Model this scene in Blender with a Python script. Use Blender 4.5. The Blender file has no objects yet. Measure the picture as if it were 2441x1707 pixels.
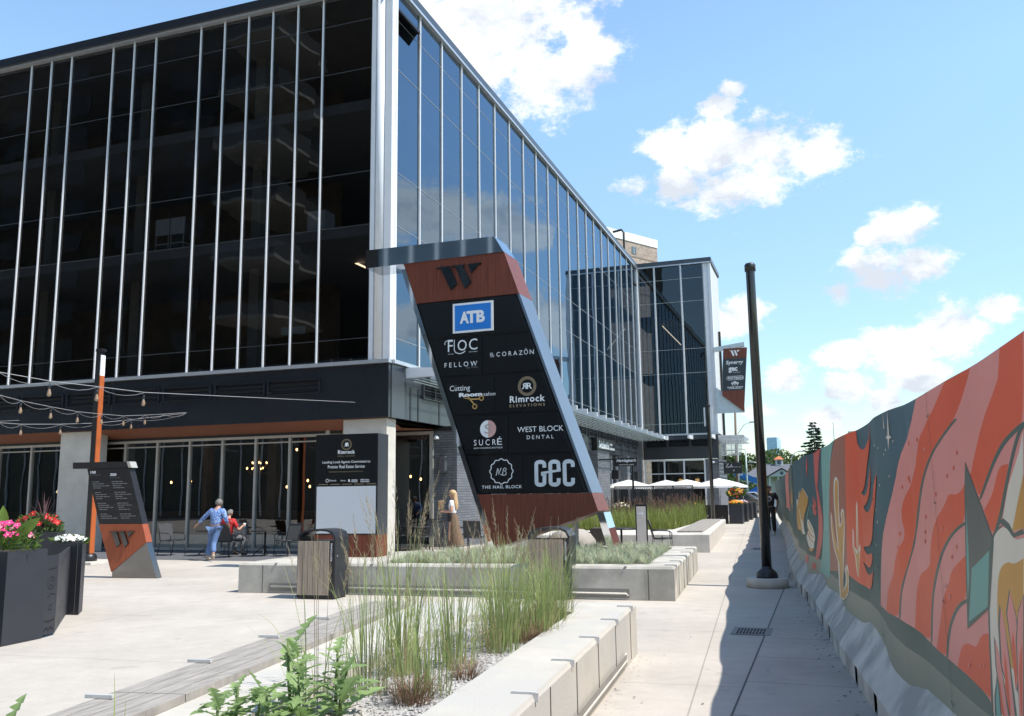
import bpy, bmesh, math, random, mathutils
from mathutils import Vector, Matrix, Euler
sc = bpy.context.scene
COL = sc.collection
R = math.radians
rnd = random.Random(7)

# ------------------------------------------------------------------ camera
cam = bpy.data.cameras.new('camera'); cam_ob = bpy.data.objects.new('camera', cam); COL.objects.link(cam_ob)
cam.sensor_width = 36; cam.lens = 36 * 2086.46 / 2441; cam.clip_end = 4000; cam.clip_start = .05
PITCH, ROLL, YAW = R(8.8448), R(-.7379), R(19.3520)
_f = Vector((-math.sin(YAW) * math.cos(PITCH), math.cos(YAW) * math.cos(PITCH), math.sin(PITCH)))
_r = Vector((math.cos(YAW), math.sin(YAW), 0)); _u = _r.cross(_f)
_r2 = _r * math.cos(ROLL) + _u * math.sin(ROLL); _u2 = -_r * math.sin(ROLL) + _u * math.cos(ROLL)
cam_ob.matrix_world = Matrix((_r2, _u2, -_f)).transposed().to_4x4()
cam_ob.location = (0, 0, 1.68)
sc.camera = cam_ob
# ------------------------------------------------------------------ light and exposure
SUN_EL, SUN_AZ = R(58.5), R(-4)          # azimuth measured from +X towards +Y
sun = bpy.data.lights.new('sun', 'SUN'); sun.energy = 2.75; sun.angle = R(.55); sun.color = (1, .95, .87)
sun_ob = bpy.data.objects.new('sun', sun); COL.objects.link(sun_ob)
sd = Vector((math.cos(SUN_AZ) * math.cos(SUN_EL), math.sin(SUN_AZ) * math.cos(SUN_EL), math.sin(SUN_EL)))
sun_ob.rotation_euler = sd.to_track_quat('Z', 'Y').to_euler(); sun_ob.location = (30, 0, 60)
vs = sc.view_settings
vs.view_transform = 'Standard'; vs.look = 'None'; vs.gamma = 1; vs.exposure = 1.22; vs.use_curve_mapping = False
sc.cycles.max_bounces = 8; sc.cycles.transparent_max_bounces = 16; sc.cycles.sample_clamp_indirect = 6
sc.cycles.caustics_reflective = False; sc.cycles.caustics_refractive = False
# clouds of the world: direction and angular radius of each puff
BLOBS = [(-0.35,0.797,0.493,0.084),(-0.283,0.822,0.494,0.105),(-0.235,0.85,0.45,0.06),(-0.216,0.846,0.487,0.037),(-0.27,0.856,0.441,0.056),(-0.2,0.859,0.471,0.036),(-0.322,0.829,0.458,0.071),(-0.137,0.918,0.373,0.038),(-0.09,0.925,0.369,0.061),(-0.035,0.931,0.363,0.059),(0.018,0.935,0.354,0.038),(-0.082,0.91,0.407,0.025),(-0.175,0.927,0.33,0.031),(-0.132,0.934,0.332,0.043),(-0.075,0.943,0.323,0.051),(-0.067,0.904,0.422,0.015),(0.063,0.974,0.217,0.048),(0.106,0.968,0.226,0.032),(0.027,0.978,0.209,0.030),(0.032,0.989,0.145,0.024),(0.08,0.985,0.151,0.040),(0.131,0.978,0.165,0.044),(0.171,0.969,0.178,0.026),(0.087,0.96,0.266,0.028),(0.108,0.956,0.273,0.020),(0.065,0.962,0.263,0.016),(-0.066,0.979,0.195,0.032),(-0.09,0.978,0.187,0.022),(-0.033,0.992,0.12,0.022),(0.03,0.994,0.107,0.025),(0.095,0.989,0.113,0.030),(-0.064,0.995,0.083,0.017),(0.005,0.997,0.075,0.025),(0.064,0.994,0.091,0.020),(0.414,0.855,0.312,0.051),(0.382,0.87,0.312,0.060),(0.346,0.888,0.303,0.060),(0.31,0.905,0.291,0.041),(0.429,0.882,0.193,0.029),(0.287,0.936,0.205,0.045),(0.271,0.945,0.184,0.039),(0.433,0.839,0.33,0.045)]
world = bpy.data.worlds.new('World'); sc.world = world; world.use_nodes = True
def build_world():
    nt = world.node_tree; N = nt.nodes; L = nt.links; N.clear()
    def n(t, **k):
        o = N.new(t)
        for a, b in k.items(): setattr(o, a, b)
        return o
    def m(op, a, b=None, c=None, clamp=False):
        o = n('ShaderNodeMath', operation=op); o.use_clamp = clamp
        for i, x in enumerate((a, b, c)):
            if x is None: continue
            if isinstance(x, (int, float)): o.inputs[i].default_value = x
            else: L.new(x, o.inputs[i])
        return o.outputs[0]
    tc = n('ShaderNodeTexCoord'); nrm = n('ShaderNodeVectorMath', operation='NORMALIZE'); L.new(tc.outputs['Generated'], nrm.inputs[0])
    KZ = 1.55
    w = n('ShaderNodeVectorMath', operation='MULTIPLY'); w.inputs[1].default_value = (1, 1, KZ); L.new(nrm.outputs[0], w.inputs[0])
    cur = None
    for x, y, z, r in BLOBS:
        d = n('ShaderNodeVectorMath', operation='DISTANCE'); L.new(w.outputs[0], d.inputs[0]); d.inputs[1].default_value = (x, y, z * KZ)
        v = m('MULTIPLY_ADD', d.outputs['Value'], -1 / r, 1.0)
        cur = v if cur is None else m('MAXIMUM', cur, v)
    cur = m('MAXIMUM', cur, -1.0)
    def noise(scale, det, off, rough=.6):
        mp = n('ShaderNodeVectorMath', operation='MULTIPLY_ADD'); L.new(nrm.outputs[0], mp.inputs[0]); mp.inputs[1].default_value = (scale, scale, scale * 1.5); mp.inputs[2].default_value = off
        t = n('ShaderNodeTexNoise'); t.inputs['Scale'].default_value = 1; t.inputs['Detail'].default_value = det; t.inputs['Roughness'].default_value = rough
        L.new(mp.outputs[0], t.inputs['Vector']); return t.outputs[0]
    n1 = noise(9, 10, (3.1, 1.7, .4), .62); n2 = noise(30, 12, (7, 2, 5), .70)
    e = m('ADD', cur, m('ADD', m('MULTIPLY_ADD', n1, 3.0, -1.38), m('MULTIPLY_ADD', n2, 2.3, -1.17)))
    # thin scattered wisps low in the sky
    n3 = noise(5.5, 10, (1, 9, 2.2), .66)
    sep = n('ShaderNodeSeparateXYZ'); L.new(nrm.outputs[0], sep.inputs[0])
    wisp = m('MULTIPLY', m('MULTIPLY_ADD', n3, 4.5, -2.8, True), .30)
    low = n('ShaderNodeMapRange'); L.new(sep.outputs[2], low.inputs[0]); low.inputs[1].default_value = .38; low.inputs[2].default_value = .02
    wisp = m('MULTIPLY', wisp, low.outputs[0])
    mr = n('ShaderNodeMapRange', interpolation_type='SMOOTHSTEP'); L.new(e, mr.inputs[0]); mr.inputs[1].default_value = -.05; mr.inputs[2].default_value = .62
    mask = m('MAXIMUM', m('MULTIPLY', mr.outputs[0], .97), wisp)
    # body shading of the clouds: thick cores a little greyer underneath
    n4 = noise(9, 10, (3.1, 1.7, .4 + .42), .62)
    core = n('ShaderNodeMapRange'); L.new(m('SUBTRACT', n4, n1), core.inputs[0]); core.inputs[1].default_value = -.04; core.inputs[2].default_value = .13
    cc = n('ShaderNodeMixRGB'); L.new(core.outputs[0], cc.inputs[0]); cc.inputs[1].default_value = (.80, .82, .84, 1); cc.inputs[2].default_value = (.53, .57, .63, 1)
    sky = n('ShaderNodeTexSky'); sky.sky_type = 'NISHITA'; sky.sun_disc = False
    sky.sun_elevation = SUN_EL; sky.sun_rotation = math.pi / 2 - SUN_AZ; sky.air_density = 1.0; sky.dust_density = .35; sky.ozone_density = 1.6; sky.altitude = 650
    SK = .148
    hz = n('ShaderNodeMapRange'); L.new(sep.outputs[2], hz.inputs[0]); hz.inputs[1].default_value = 0; hz.inputs[2].default_value = .42; hz.inputs[3].default_value = .50; hz.inputs[4].default_value = 1.0
    sk2 = n('ShaderNodeMixRGB', blend_type='MULTIPLY'); sk2.inputs[0].default_value = 1; L.new(sky.outputs[0], sk2.inputs[1]); L.new(hz.outputs[0], sk2.inputs[2])
    scl = n('ShaderNodeMixRGB', blend_type='MULTIPLY'); scl.inputs[0].default_value = 1; hs = n('ShaderNodeHueSaturation'); hs.inputs['Saturation'].default_value = 1.04; L.new(sk2.outputs[0], hs.inputs['Color']); L.new(hs.outputs[0], scl.inputs[1]); scl.inputs[2].default_value = (1.0, 1.0, .90, 1)
    cl = n('ShaderNodeMixRGB', blend_type='MULTIPLY'); cl.inputs[0].default_value = 1; L.new(cc.outputs[0], cl.inputs[1]); k = .62 / SK; cl.inputs[2].default_value = (k, k, k, 1)
    mix = n('ShaderNodeMixRGB'); L.new(mask, mix.inputs[0]); L.new(scl.outputs[0], mix.inputs[1]); L.new(cl.outputs[0], mix.inputs[2])
    bg = n('ShaderNodeBackground'); L.new(mix.outputs[0], bg.inputs[0]); bg.inputs[1].default_value = SK
    out = n('ShaderNodeOutputWorld'); L.new(bg.outputs[0], out.inputs[0])
build_world()

# ------------------------------------------------------------------ materials
def srgb(r, g, b):
    f = lambda c: (c / 255 / 12.92) if c / 255 <= .04045 else ((c / 255 + .055) / 1.055) ** 2.4
    return (f(r), f(g), f(b))
_M = {}
def mat(name, col=(.5, .5, .5), rough=.5, metal=0., var=.12, scale=4., bump=0., bscale=30., spec=.5, stretch=None, emit=0., coat=0., var2=None, trans=0.):
    if name in _M: return _M[name]
    m = bpy.data.materials.new(name); m.use_nodes = True; nt = m.node_tree; N = nt.nodes; L = nt.links
    b = N['Principled BSDF']
    b.inputs['Roughness'].default_value = rough; b.inputs['Metallic'].default_value = metal
    b.inputs['Specular IOR Level'].default_value = spec
    if coat: b.inputs['Coat Weight'].default_value = coat; b.inputs['Coat Roughness'].default_value = .05
    tc = N.new('ShaderNodeTexCoord'); vec = tc.outputs['Object']
    if stretch:
        mp = N.new('ShaderNodeMapping'); mp.inputs['Scale'].default_value = stretch; L.new(vec, mp.inputs[0]); vec = mp.outputs[0]
    nz = N.new('ShaderNodeTexNoise'); nz.inputs['Scale'].default_value = scale; nz.inputs['Detail'].default_value = 6; nz.inputs['Roughness'].default_value = .62; L.new(vec, nz.inputs['Vector'])
    rp = N.new('ShaderNodeMapRange'); rp.inputs[1].default_value = .28; rp.inputs[2].default_value = .72; rp.inputs[3].default_value = 1 - var; rp.inputs[4].default_value = 1 + var; L.new(nz.outputs[0], rp.inputs[0])
    mx = N.new('ShaderNodeMixRGB'); mx.blend_type = 'MULTIPLY'; mx.inputs[0].default_value = 1; mx.inputs[1].default_value = (*col, 1); L.new(rp.outputs[0], mx.inputs[2])
    src = mx.outputs[0]
    if var2:   # second tone in blotches
        n2 = N.new('ShaderNodeTexNoise'); n2.inputs['Scale'].default_value = var2[1]; n2.inputs['Detail'].default_value = 5; L.new(vec, n2.inputs['Vector'])
        r2 = N.new('ShaderNodeMapRange'); r2.inputs[1].default_value = .45; r2.inputs[2].default_value = .62; L.new(n2.outputs[0], r2.inputs[0])
        m2 = N.new('ShaderNodeMixRGB'); L.new(r2.outputs[0], m2.inputs[0]); L.new(src, m2.inputs[1]); m2.inputs[2].default_value = (*var2[0], 1); src = m2.outputs[0]
    L.new(src, b.inputs['Base Color'])
    if emit: L.new(src, b.inputs['Emission Color']); b.inputs['Emission Strength'].default_value = emit
    if bump:
        nb = N.new('ShaderNodeTexNoise'); nb.inputs['Scale'].default_value = bscale; nb.inputs['Detail'].default_value = 5; L.new(vec, nb.inputs['Vector'])
        bp = N.new('ShaderNodeBump'); bp.inputs['Strength'].default_value = bump; bp.inputs['Distance'].default_value = .01; L.new(nb.outputs[0], bp.inputs['Height']); L.new(bp.outputs[0], b.inputs['Normal'])
    if trans:
        t = N.new('ShaderNodeBsdfTranslucent'); L.new(src, t.inputs[0]); ms = N.new('ShaderNodeMixShader'); ms.inputs[0].default_value = trans
        o = N['Material Output']; L.new(b.outputs[0], ms.inputs[1]); L.new(t.outputs[0], ms.inputs[2]); L.new(ms.outputs[0], o.inputs[0])
    _M[name] = m; return m
def glass(name, tint, ior=1.75, wav=.0, wscale=.5, refl=(.95, .97, 1)):
    """window glass: tinted see-through sheet with a Fresnel mirror, slightly rippled"""
    if name in _M: return _M[name]
    m = bpy.data.materials.new(name); m.use_nodes = True; nt = m.node_tree; N = nt.nodes; L = nt.links; N.clear()
    t = N.new('ShaderNodeBsdfTransparent'); t.inputs[0].default_value = (*tint, 1)
    g = N.new('ShaderNodeBsdfGlossy'); g.inputs['Roughness'].default_value = 0.0; g.inputs['Color'].default_value = (*refl, 1)
    ge = N.new('ShaderNodeNewGeometry'); dt = N.new('ShaderNodeVectorMath'); dt.operation = 'DOT_PRODUCT'; L.new(ge.outputs['Incoming'], dt.inputs[0]); L.new(ge.outputs['Normal'], dt.inputs[1])
    def mm(op, a, b_, cl=False):
        o_ = N.new('ShaderNodeMath'); o_.operation = op; o_.use_clamp = cl
        for i, x in enumerate((a, b_)):
            if isinstance(x, (int, float)): o_.inputs[i].default_value = x
            else: L.new(x, o_.inputs[i])
        return o_.outputs[0]
    r0 = ((ior - 1) / (ior + 1)) ** 2          # Schlick's approximation, the same from both sides of the pane
    fac = mm('ADD', mm('MULTIPLY', mm('POWER', mm('SUBTRACT', 1.0, mm('ABSOLUTE', dt.outputs['Value'], 0), True), 5.0), 1 - r0), r0, True)
    if wav:
        tc = N.new('ShaderNodeTexCoord'); nz = N.new('ShaderNodeTexNoise'); nz.inputs['Scale'].default_value = wscale; nz.inputs['Detail'].default_value = 1.5
        L.new(tc.outputs['Object'], nz.inputs['Vector'])
        bp = N.new('ShaderNodeBump'); bp.inputs['Strength'].default_value = 1; bp.inputs['Distance'].default_value = wav; L.new(nz.outputs[0], bp.inputs['Height'])
        L.new(bp.outputs[0], g.inputs['Normal'])
    mx = N.new('ShaderNodeMixShader'); L.new(fac, mx.inputs[0]); L.new(t.outputs[0], mx.inputs[1]); L.new(g.outputs[0], mx.inputs[2])
    o = N.new('ShaderNodeOutputMaterial'); L.new(mx.outputs[0], o.inputs[0]); _M[name] = m; return m
def paving(name, col, jx, jy, ox=0., oy=0., rot=0., jw=.008, jdark=.55, stain=.16):
    """cast concrete with sawn joints every jx / jy metres"""
    if name in _M: return _M[name]
    m = bpy.data.materials.new(name); m.use_nodes = True; nt = m.node_tree; N = nt.nodes; L = nt.links
    b = N['Principled BSDF']; b.inputs['Roughness'].default_value = .85; b.inputs['Specular IOR Level'].default_value = .3
    tc = N.new('ShaderNodeTexCoord'); mp = N.new('ShaderNodeMapping'); mp.inputs['Rotation'].default_value = (0, 0, rot); mp.inputs['Location'].default_value = (ox, oy, 0)
    L.new(tc.outputs['Object'], mp.inputs[0]); sp = N.new('ShaderNodeSeparateXYZ'); L.new(mp.outputs[0], sp.inputs[0])
    def math_(op, a, bb=0.):
        o = N.new('ShaderNodeMath'); o.operation = op
        for i, x in enumerate((a, bb)):
            if isinstance(x, (int, float)): o.inputs[i].default_value = x
            else: L.new(x, o.inputs[i])
        return o.outputs[0]
    def joint(s, j):
        f = math_('FRACT', math_('DIVIDE', s, j)); d = math_('MINIMUM', f, math_('SUBTRACT', 1, f)); return math_('LESS_THAN', math_('MULTIPLY', d, j), jw / 2)
    js = []
    if jx: js.append(joint(sp.outputs[0], jx))
    if jy: js.append(joint(sp.outputs[1], jy))
    J = js[0] if len(js) == 1 else math_('MAXIMUM', js[0], js[1])
    def nz(s, d, lo, hi, a, c, st=None):
        n = N.new('ShaderNodeTexNoise'); n.inputs['Scale'].default_value = s; n.inputs['Detail'].default_value = d; n.inputs['Roughness'].default_value = .65
        v = mp.outputs[0]
        if st:
            q = N.new('ShaderNodeMapping'); q.inputs['Scale'].default_value = st; L.new(v, q.inputs[0]); v = q.outputs[0]
        L.new(v, n.inputs['Vector'])
        r = N.new('ShaderNodeMapRange'); r.inputs[1].default_value = lo; r.inputs[2].default_value = hi; r.inputs[3].default_value = a; r.inputs[4].default_value = c; L.new(n.outputs[0], r.inputs[0]); return r.outputs[0]
    big = nz(.45, 7, .3, .7, 1 - stain, 1 + stain); mid = nz(3.5, 8, .3, .7, .93, 1.06); fine = nz(90, 3, .3, .7, .93, 1.06); spots = nz(2.2, 4, .62, .70, 1, .85); spots = math_('MULTIPLY', spots, nz(13, 2, .70, .74, 1, .82))
    v = math_('MULTIPLY', math_('MULTIPLY', big, mid), math_('MULTIPLY', fine, spots))
    v = math_('MULTIPLY', v, math_('SUBTRACT', 1, math_('MULTIPLY', J, 1 - jdark)))
    mx = N.new('ShaderNodeMixRGB'); mx.blend_type = 'MULTIPLY'; mx.inputs[0].default_value = 1; mx.inputs[1].default_value = (*col, 1); L.new(v, mx.inputs[2]); L.new(mx.outputs[0], b.inputs['Base Color'])
    bp = N.new('ShaderNodeBump'); bp.inputs['Strength'].default_value = .25; bp.inputs['Distance'].default_value = .004; L.new(v, bp.inputs['Height']); L.new(bp.outputs[0], b.inputs['Normal'])
    _M[name] = m; return m
def brick(name, c1, c2, mortar, bw=.4, rh=.075, axis='XZ', ms=.008, rough=.7):
    if name in _M: return _M[name]
    m = bpy.data.materials.new(name); m.use_nodes = True; nt = m.node_tree; N = nt.nodes; L = nt.links
    b = N['Principled BSDF']; b.inputs['Roughness'].default_value = rough
    tc = N.new('ShaderNodeTexCoord'); sp = N.new('ShaderNodeSeparateXYZ'); L.new(tc.outputs['Object'], sp.inputs[0])
    ad = N.new('ShaderNodeMath'); ad.operation = 'ADD'; L.new(sp.outputs[0], ad.inputs[0]); L.new(sp.outputs[1], ad.inputs[1])
    cb = N.new('ShaderNodeCombineXYZ'); L.new(ad.outputs[0], cb.inputs[0]); L.new(sp.outputs[2], cb.inputs[1])
    t = N.new('ShaderNodeTexBrick'); L.new(cb.outputs[0], t.inputs['Vector'])
    t.inputs['Color1'].default_value = (*c1, 1); t.inputs['Color2'].default_value = (*c2, 1); t.inputs['Mortar'].default_value = (*mortar, 1)
    t.inputs['Scale'].default_value = 1; t.inputs['Mortar Size'].default_value = ms; t.inputs['Brick Width'].default_value = bw; t.inputs['Row Height'].default_value = rh; t.inputs['Bias'].default_value = 0
    L.new(t.outputs[0], b.inputs['Base Color'])
    bp = N.new('ShaderNodeBump'); bp.inputs['Strength'].default_value = .5; bp.inputs['Distance'].default_value = .006; bp.invert = True; L.new(t.outputs['Fac'], bp.inputs['Height']); L.new(bp.outputs[0], b.inputs['Normal'])
    _M[name] = m; return m

# ------------------------------------------------------------------ mesh builder
def wm(o):
    if o is None: return Matrix.Identity(4)
    return wm(o.parent) @ Matrix.LocRotScale(o.location, o.rotation_euler, o.scale)
class MB:
    def __init__(s): s.v = []; s.f = []; s.mi = []; s.sm = []; s.cur = 0; s.smooth = False; s.X = None
    def add(s, vs_, fs, smooth=None):
        b = len(s.v)
        s.v += [tuple(s.X @ Vector(p)) for p in vs_] if s.X is not None else [tuple(p) for p in vs_]
        s.f += [[i + b for i in f] for f in fs]; s.mi += [s.cur] * len(fs); s.sm += [s.smooth if smooth is None else smooth] * len(fs); return s
    def box(s, x0, y0, z0, x1, y1, z1):
        return s.add([(x, y, z) for z in (z0, z1) for y in (y0, y1) for x in (x0, x1)], [(0, 2, 3, 1), (4, 5, 7, 6), (0, 1, 5, 4), (2, 6, 7, 3), (0, 4, 6, 2), (1, 3, 7, 5)])
    def obox(s, c, dx, dy, dz, rot=0., tilt=None):
        M = Matrix.Translation(c) @ (Euler(tilt).to_matrix().to_4x4() if tilt else Matrix.Rotation(rot, 4, 'Z'))
        h = [(x * dx / 2, y * dy / 2, z * dz / 2) for z in (-1, 1) for y in (-1, 1) for x in (-1, 1)]
        return s.add([M @ Vector(p) for p in h], [(0, 2, 3, 1), (4, 5, 7, 6), (0, 1, 5, 4), (2, 6, 7, 3), (0, 4, 6, 2), (1, 3, 7, 5)])
    def prism(s, poly, a, b, axis='z'):
        n = len(poly); P = lambda p, t: (p[0], p[1], t) if axis == 'z' else ((p[0], t, p[1]) if axis == 'y' else (t, p[0], p[1]))
        vs_ = [P(p, a) for p in poly] + [P(p, b) for p in poly]
        return s.add(vs_, [list(range(n))[::-1], list(range(n, 2 * n))] + [(i, (i + 1) % n, n + (i + 1) % n, n + i) for i in range(n)])
    def quad(s, *p): return s.add(p, [tuple(range(len(p)))])
    def tube(s, pts, r, n=8, cap=True):
        pts = [Vector(p) for p in pts]; k = len(pts); rr = r if isinstance(r, (list, tuple)) else [r] * k; vs_ = []; prev = None
        for i, p in enumerate(pts):
            d = (pts[min(i + 1, k - 1)] - pts[max(i - 1, 0)])
            d = d.normalized() if d.length > 1e-9 else Vector((0, 0, 1))
            if prev is None: a = d.orthogonal().normalized()
            else:
                a = prev - d * prev.dot(d); a = a.normalized() if a.length > 1e-6 else d.orthogonal().normalized()
            prev = a; b = d.cross(a)
            vs_ += [p + (a * math.cos(2 * math.pi * j / n) + b * math.sin(2 * math.pi * j / n)) * rr[i] for j in range(n)]
        fs = [(i * n + j, i * n + (j + 1) % n, (i + 1) * n + (j + 1) % n, (i + 1) * n + j) for i in range(k - 1) for j in range(n)]
        if cap: fs += [list(range(n))[::-1], list(range((k - 1) * n, k * n))]
        return s.add(vs_, fs, n > 5)
    def lathe(s, prof, c=(0, 0, 0), n=24):
        vs_ = [(c[0] + r * math.cos(2 * math.pi * j / n), c[1] + r * math.sin(2 * math.pi * j / n), c[2] + z) for r, z in prof for j in range(n)]
        k = len(prof); fs = [(i * n + j, i * n + (j + 1) % n, (i + 1) * n + (j + 1) % n, (i + 1) * n + j) for i in range(k - 1) for j in range(n)]
        return s.add(vs_, fs + [list(range(n))[::-1], list(range((k - 1) * n, k * n))], True)
    def ball(s, c, rx, ry=None, rz=None, n=12, m=8, jit=0.):
        ry = ry or rx; rz = rz or rx; vs_ = []
        for i in range(m + 1):
            t = math.pi * i / m
            for j in range(n):
                a = 2 * math.pi * j / n; q = 1 + jit * (rnd.random() - .5)
                vs_.append((c[0] + rx * q * math.sin(t) * math.cos(a), c[1] + ry * q * math.sin(t) * math.sin(a), c[2] + rz * q * math.cos(t)))
        return s.add(vs_, [(i * n + j, (i + 1) * n + j, (i + 1) * n + (j + 1) % n, i * n + (j + 1) % n) for i in range(m) for j in range(n)], True)
    def flat(s, poly, frame):
        """2-D polygon placed by frame(x, y) -> point"""
        return s.add([frame(*p) for p in poly], [tuple(range(len(poly)))])
    def text(s, t, frame, x, y, w=None, h=None, al='l', bold=0., shear=0., sp=1., flipx=False):
        """lettering fitted into w x h with its lower left corner at x, y"""
        vs_, fs, (a, b, c, d) = glyphs(t, bold, shear, sp)
        if not vs_: return s
        sx = (w / (c - a)) if w else None; sy = (h / (d - b)) if h else None
        sx = sx or sy; sy = sy or sx; W = (c - a) * sx
        ox = x if al == 'l' else (x - W / 2 if al == 'c' else x - W)
        g = (lambda px: (c - px)) if flipx else (lambda px: (px - a))
        return s.add([frame(ox + g(p[0]) * sx, y + (p[1] - b) * sy) for p in vs_], fs)
    def stroke(s, pts, wd, frame, closed=False):
        n = len(pts); Lf = []; 
        for i in range(n):
            p0 = pts[(i - 1) % n] if closed or i else pts[0]; p1 = pts[(i + 1) % n] if closed or i < n - 1 else pts[-1]
            dx, dy = p1[0] - p0[0], p1[1] - p0[1]; l = math.hypot(dx, dy) or 1; w = wd[i] if isinstance(wd, (list, tuple)) else wd
            Lf.append(((pts[i][0] - dy / l * w / 2, pts[i][1] + dx / l * w / 2), (pts[i][0] + dy / l * w / 2, pts[i][1] - dx / l * w / 2)))
        for i in range(n if closed else n - 1):
            a, b = Lf[i], Lf[(i + 1) % n]; s.add([frame(*q) for q in (a[0], a[1], b[1], b[0])], [(0, 1, 2, 3)])
        return s
    def build(s, name, mats, parent=None, world=True, recalc=True):
        me = bpy.data.meshes.new(name)
        vs_ = s.v
        if parent is not None and world:
            I = wm(parent).inverted(); vs_ = [tuple(I @ Vector(p)) for p in vs_]
        me.from_pydata(vs_, [], s.f)
        for m in (mats if isinstance(mats, (list, tuple)) else [mats]): me.materials.append(m)
        me.polygons.foreach_set('material_index', s.mi); me.polygons.foreach_set('use_smooth', s.sm)
        if recalc:
            bm = bmesh.new(); bm.from_mesh(me); bmesh.ops.recalc_face_normals(bm, faces=bm.faces); bm.to_mesh(me); bm.free()
        me.update(); o = bpy.data.objects.new(name, me); COL.objects.link(o); o.parent = parent; return o
_G = {}
def glyphs(t, bold, shear, sp):
    k = (t, bold, shear, sp)
    if k in _G: return _G[k]
    cu = bpy.data.curves.new('lettering', 'FONT'); cu.body = t; cu.offset = bold; cu.shear = shear; cu.space_character = sp; cu.resolution_u = 3; cu.fill_mode = 'FRONT'
    o = bpy.data.objects.new('lettering', cu); COL.objects.link(o)
    dg = bpy.context.evaluated_depsgraph_get(); me = bpy.data.meshes.new_from_object(o.evaluated_get(dg))
    vs_ = [(v.co.x, v.co.y) for v in me.vertices]; fs = [tuple(p.vertices) for p in me.polygons]
    bpy.data.objects.remove(o); bpy.data.curves.remove(cu); bpy.data.meshes.remove(me)
    bb = (min(v[0] for v in vs_), min(v[1] for v in vs_), max(v[0] for v in vs_), max(v[1] for v in vs_)) if vs_ else (0, 0, 1, 1)
    _G[k] = (vs_, fs, bb); return _G[k]
def tag(o, label, cat, group=None, kind=None):
    if label: o['label'] = label
    if cat: o['category'] = cat
    if group: o['group'] = group
    if kind: o['kind'] = kind
    return o
def thing(name, label, cat, loc=(0, 0, 0), rz=0., group=None):
    o = bpy.data.objects.new(name, None); o.empty_display_size = .2; COL.objects.link(o); o.location = loc; o.rotation_euler = (0, 0, rz)
    return tag(o, label, cat, group)
def clone(o, loc, rz=None, label=None, parent=None):
    c = o.copy(); COL.objects.link(c); c.parent = parent
    if loc is not None: c.location = loc
    if rz is not None: c.rotation_euler = (0, 0, rz)
    if label: c['label'] = label
    for ch in list(o.children): clone(ch, None, None, None, c)
    return c
def struct(o, label=None): o['kind'] = 'structure'; o['label'] = label or o.name; return o
# ------------------------------------------------------------------ shared materials
CONC = mat('concrete_cast', (.46, .435, .38), .85, 0, .22, 2.2, .35, 45, .3, var2=((.34, .32, .275), 1.6))
CONC_L = mat('concrete_light', (.52, .49, .44), .85, 0, .16, 2.5, .3, 50, .3)
WHITE_M = mat('white_aluminium', (.72, .73, .75), .35, 0, .04, 3)
ALU = mat('silver_aluminium', (.55, .57, .60), .3, .55, .05, 3)
ALU_D = mat('anodised_frame', (.48, .46, .42), .4, .3, .06, 3)
PANEL = mat('black_glossy_cladding', (.018, .020, .026), .22, 0, .15, .6, 0, 30, .5)
PANEL_R = mat('sky_sheen_cladding', (.06, .068, .08), .30, .25, .12, .8, 0, 30, .7)  # lighter copy of the black cladding, sky sheen put into its colour
BLACK = mat('black_powder_coat', (.014, .014, .016), .4, 0, .1, 5)
BLACK_G = mat('black_acrylic_panel', (.010, .011, .012), .16, 0, .1, 2)
WOODRED = mat('red_wood_laminate', (.155, .042, .024), .42, 0, .42, 3, 0, 30, .4, stretch=(9, 9, .35))
SOFFIT = mat('cedar_soffit', (.28, .105, .055), .5, 0, .22, 3, stretch=(.6, 9, 9))
CHROME = mat('polished_steel', (.80, .82, .84), .03, 1., .02, 2)
GREYWOOD = mat('weathered_grey_planks', (.30, .275, .245), .8, 0, .3, 3, .4, 12, .3, stretch=(10, 1.2, 1.2))
WHITE_T = mat('white_lettering', (.80, .81, .82), .5, 0, .02, 3)
GOLD_T = mat('tan_lettering', (.36, .27, .17), .5, 0, .02, 3)
GREY_T = mat('grey_lettering', (.16, .16, .165), .5, 0, .02, 3)
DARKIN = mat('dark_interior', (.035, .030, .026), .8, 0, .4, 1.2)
GLASS_L = glass('tinted_office_glass', (.30, .30, .30), 1.62, .010, .5)
GLASS_R = glass('tinted_office_glass_side', (.13, .15, .17), 2.9, .005, .5, (.62, .80, .98))
GLASS_W = glass('tinted_wing_glass', (.13, .15, .17), 1.75, .005, .5, (.80, .92, 1.0))
GLASS_S = glass('shopfront_glass', (.60, .64, .63), 1.95, .004, .5)
GREYBRICK = brick('grey_long_brick', (.115, .12, .13), (.17, .175, .19), (.05, .05, .055), .42, .085)
WARM = mat('warm_lamp', (1, .50, .18), .5, 0, 0, 3, emit=4.5)
STRIP = mat('office_light_strip', (1, .74, .5), .5, 0, 0, 3, emit=2.2)

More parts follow.
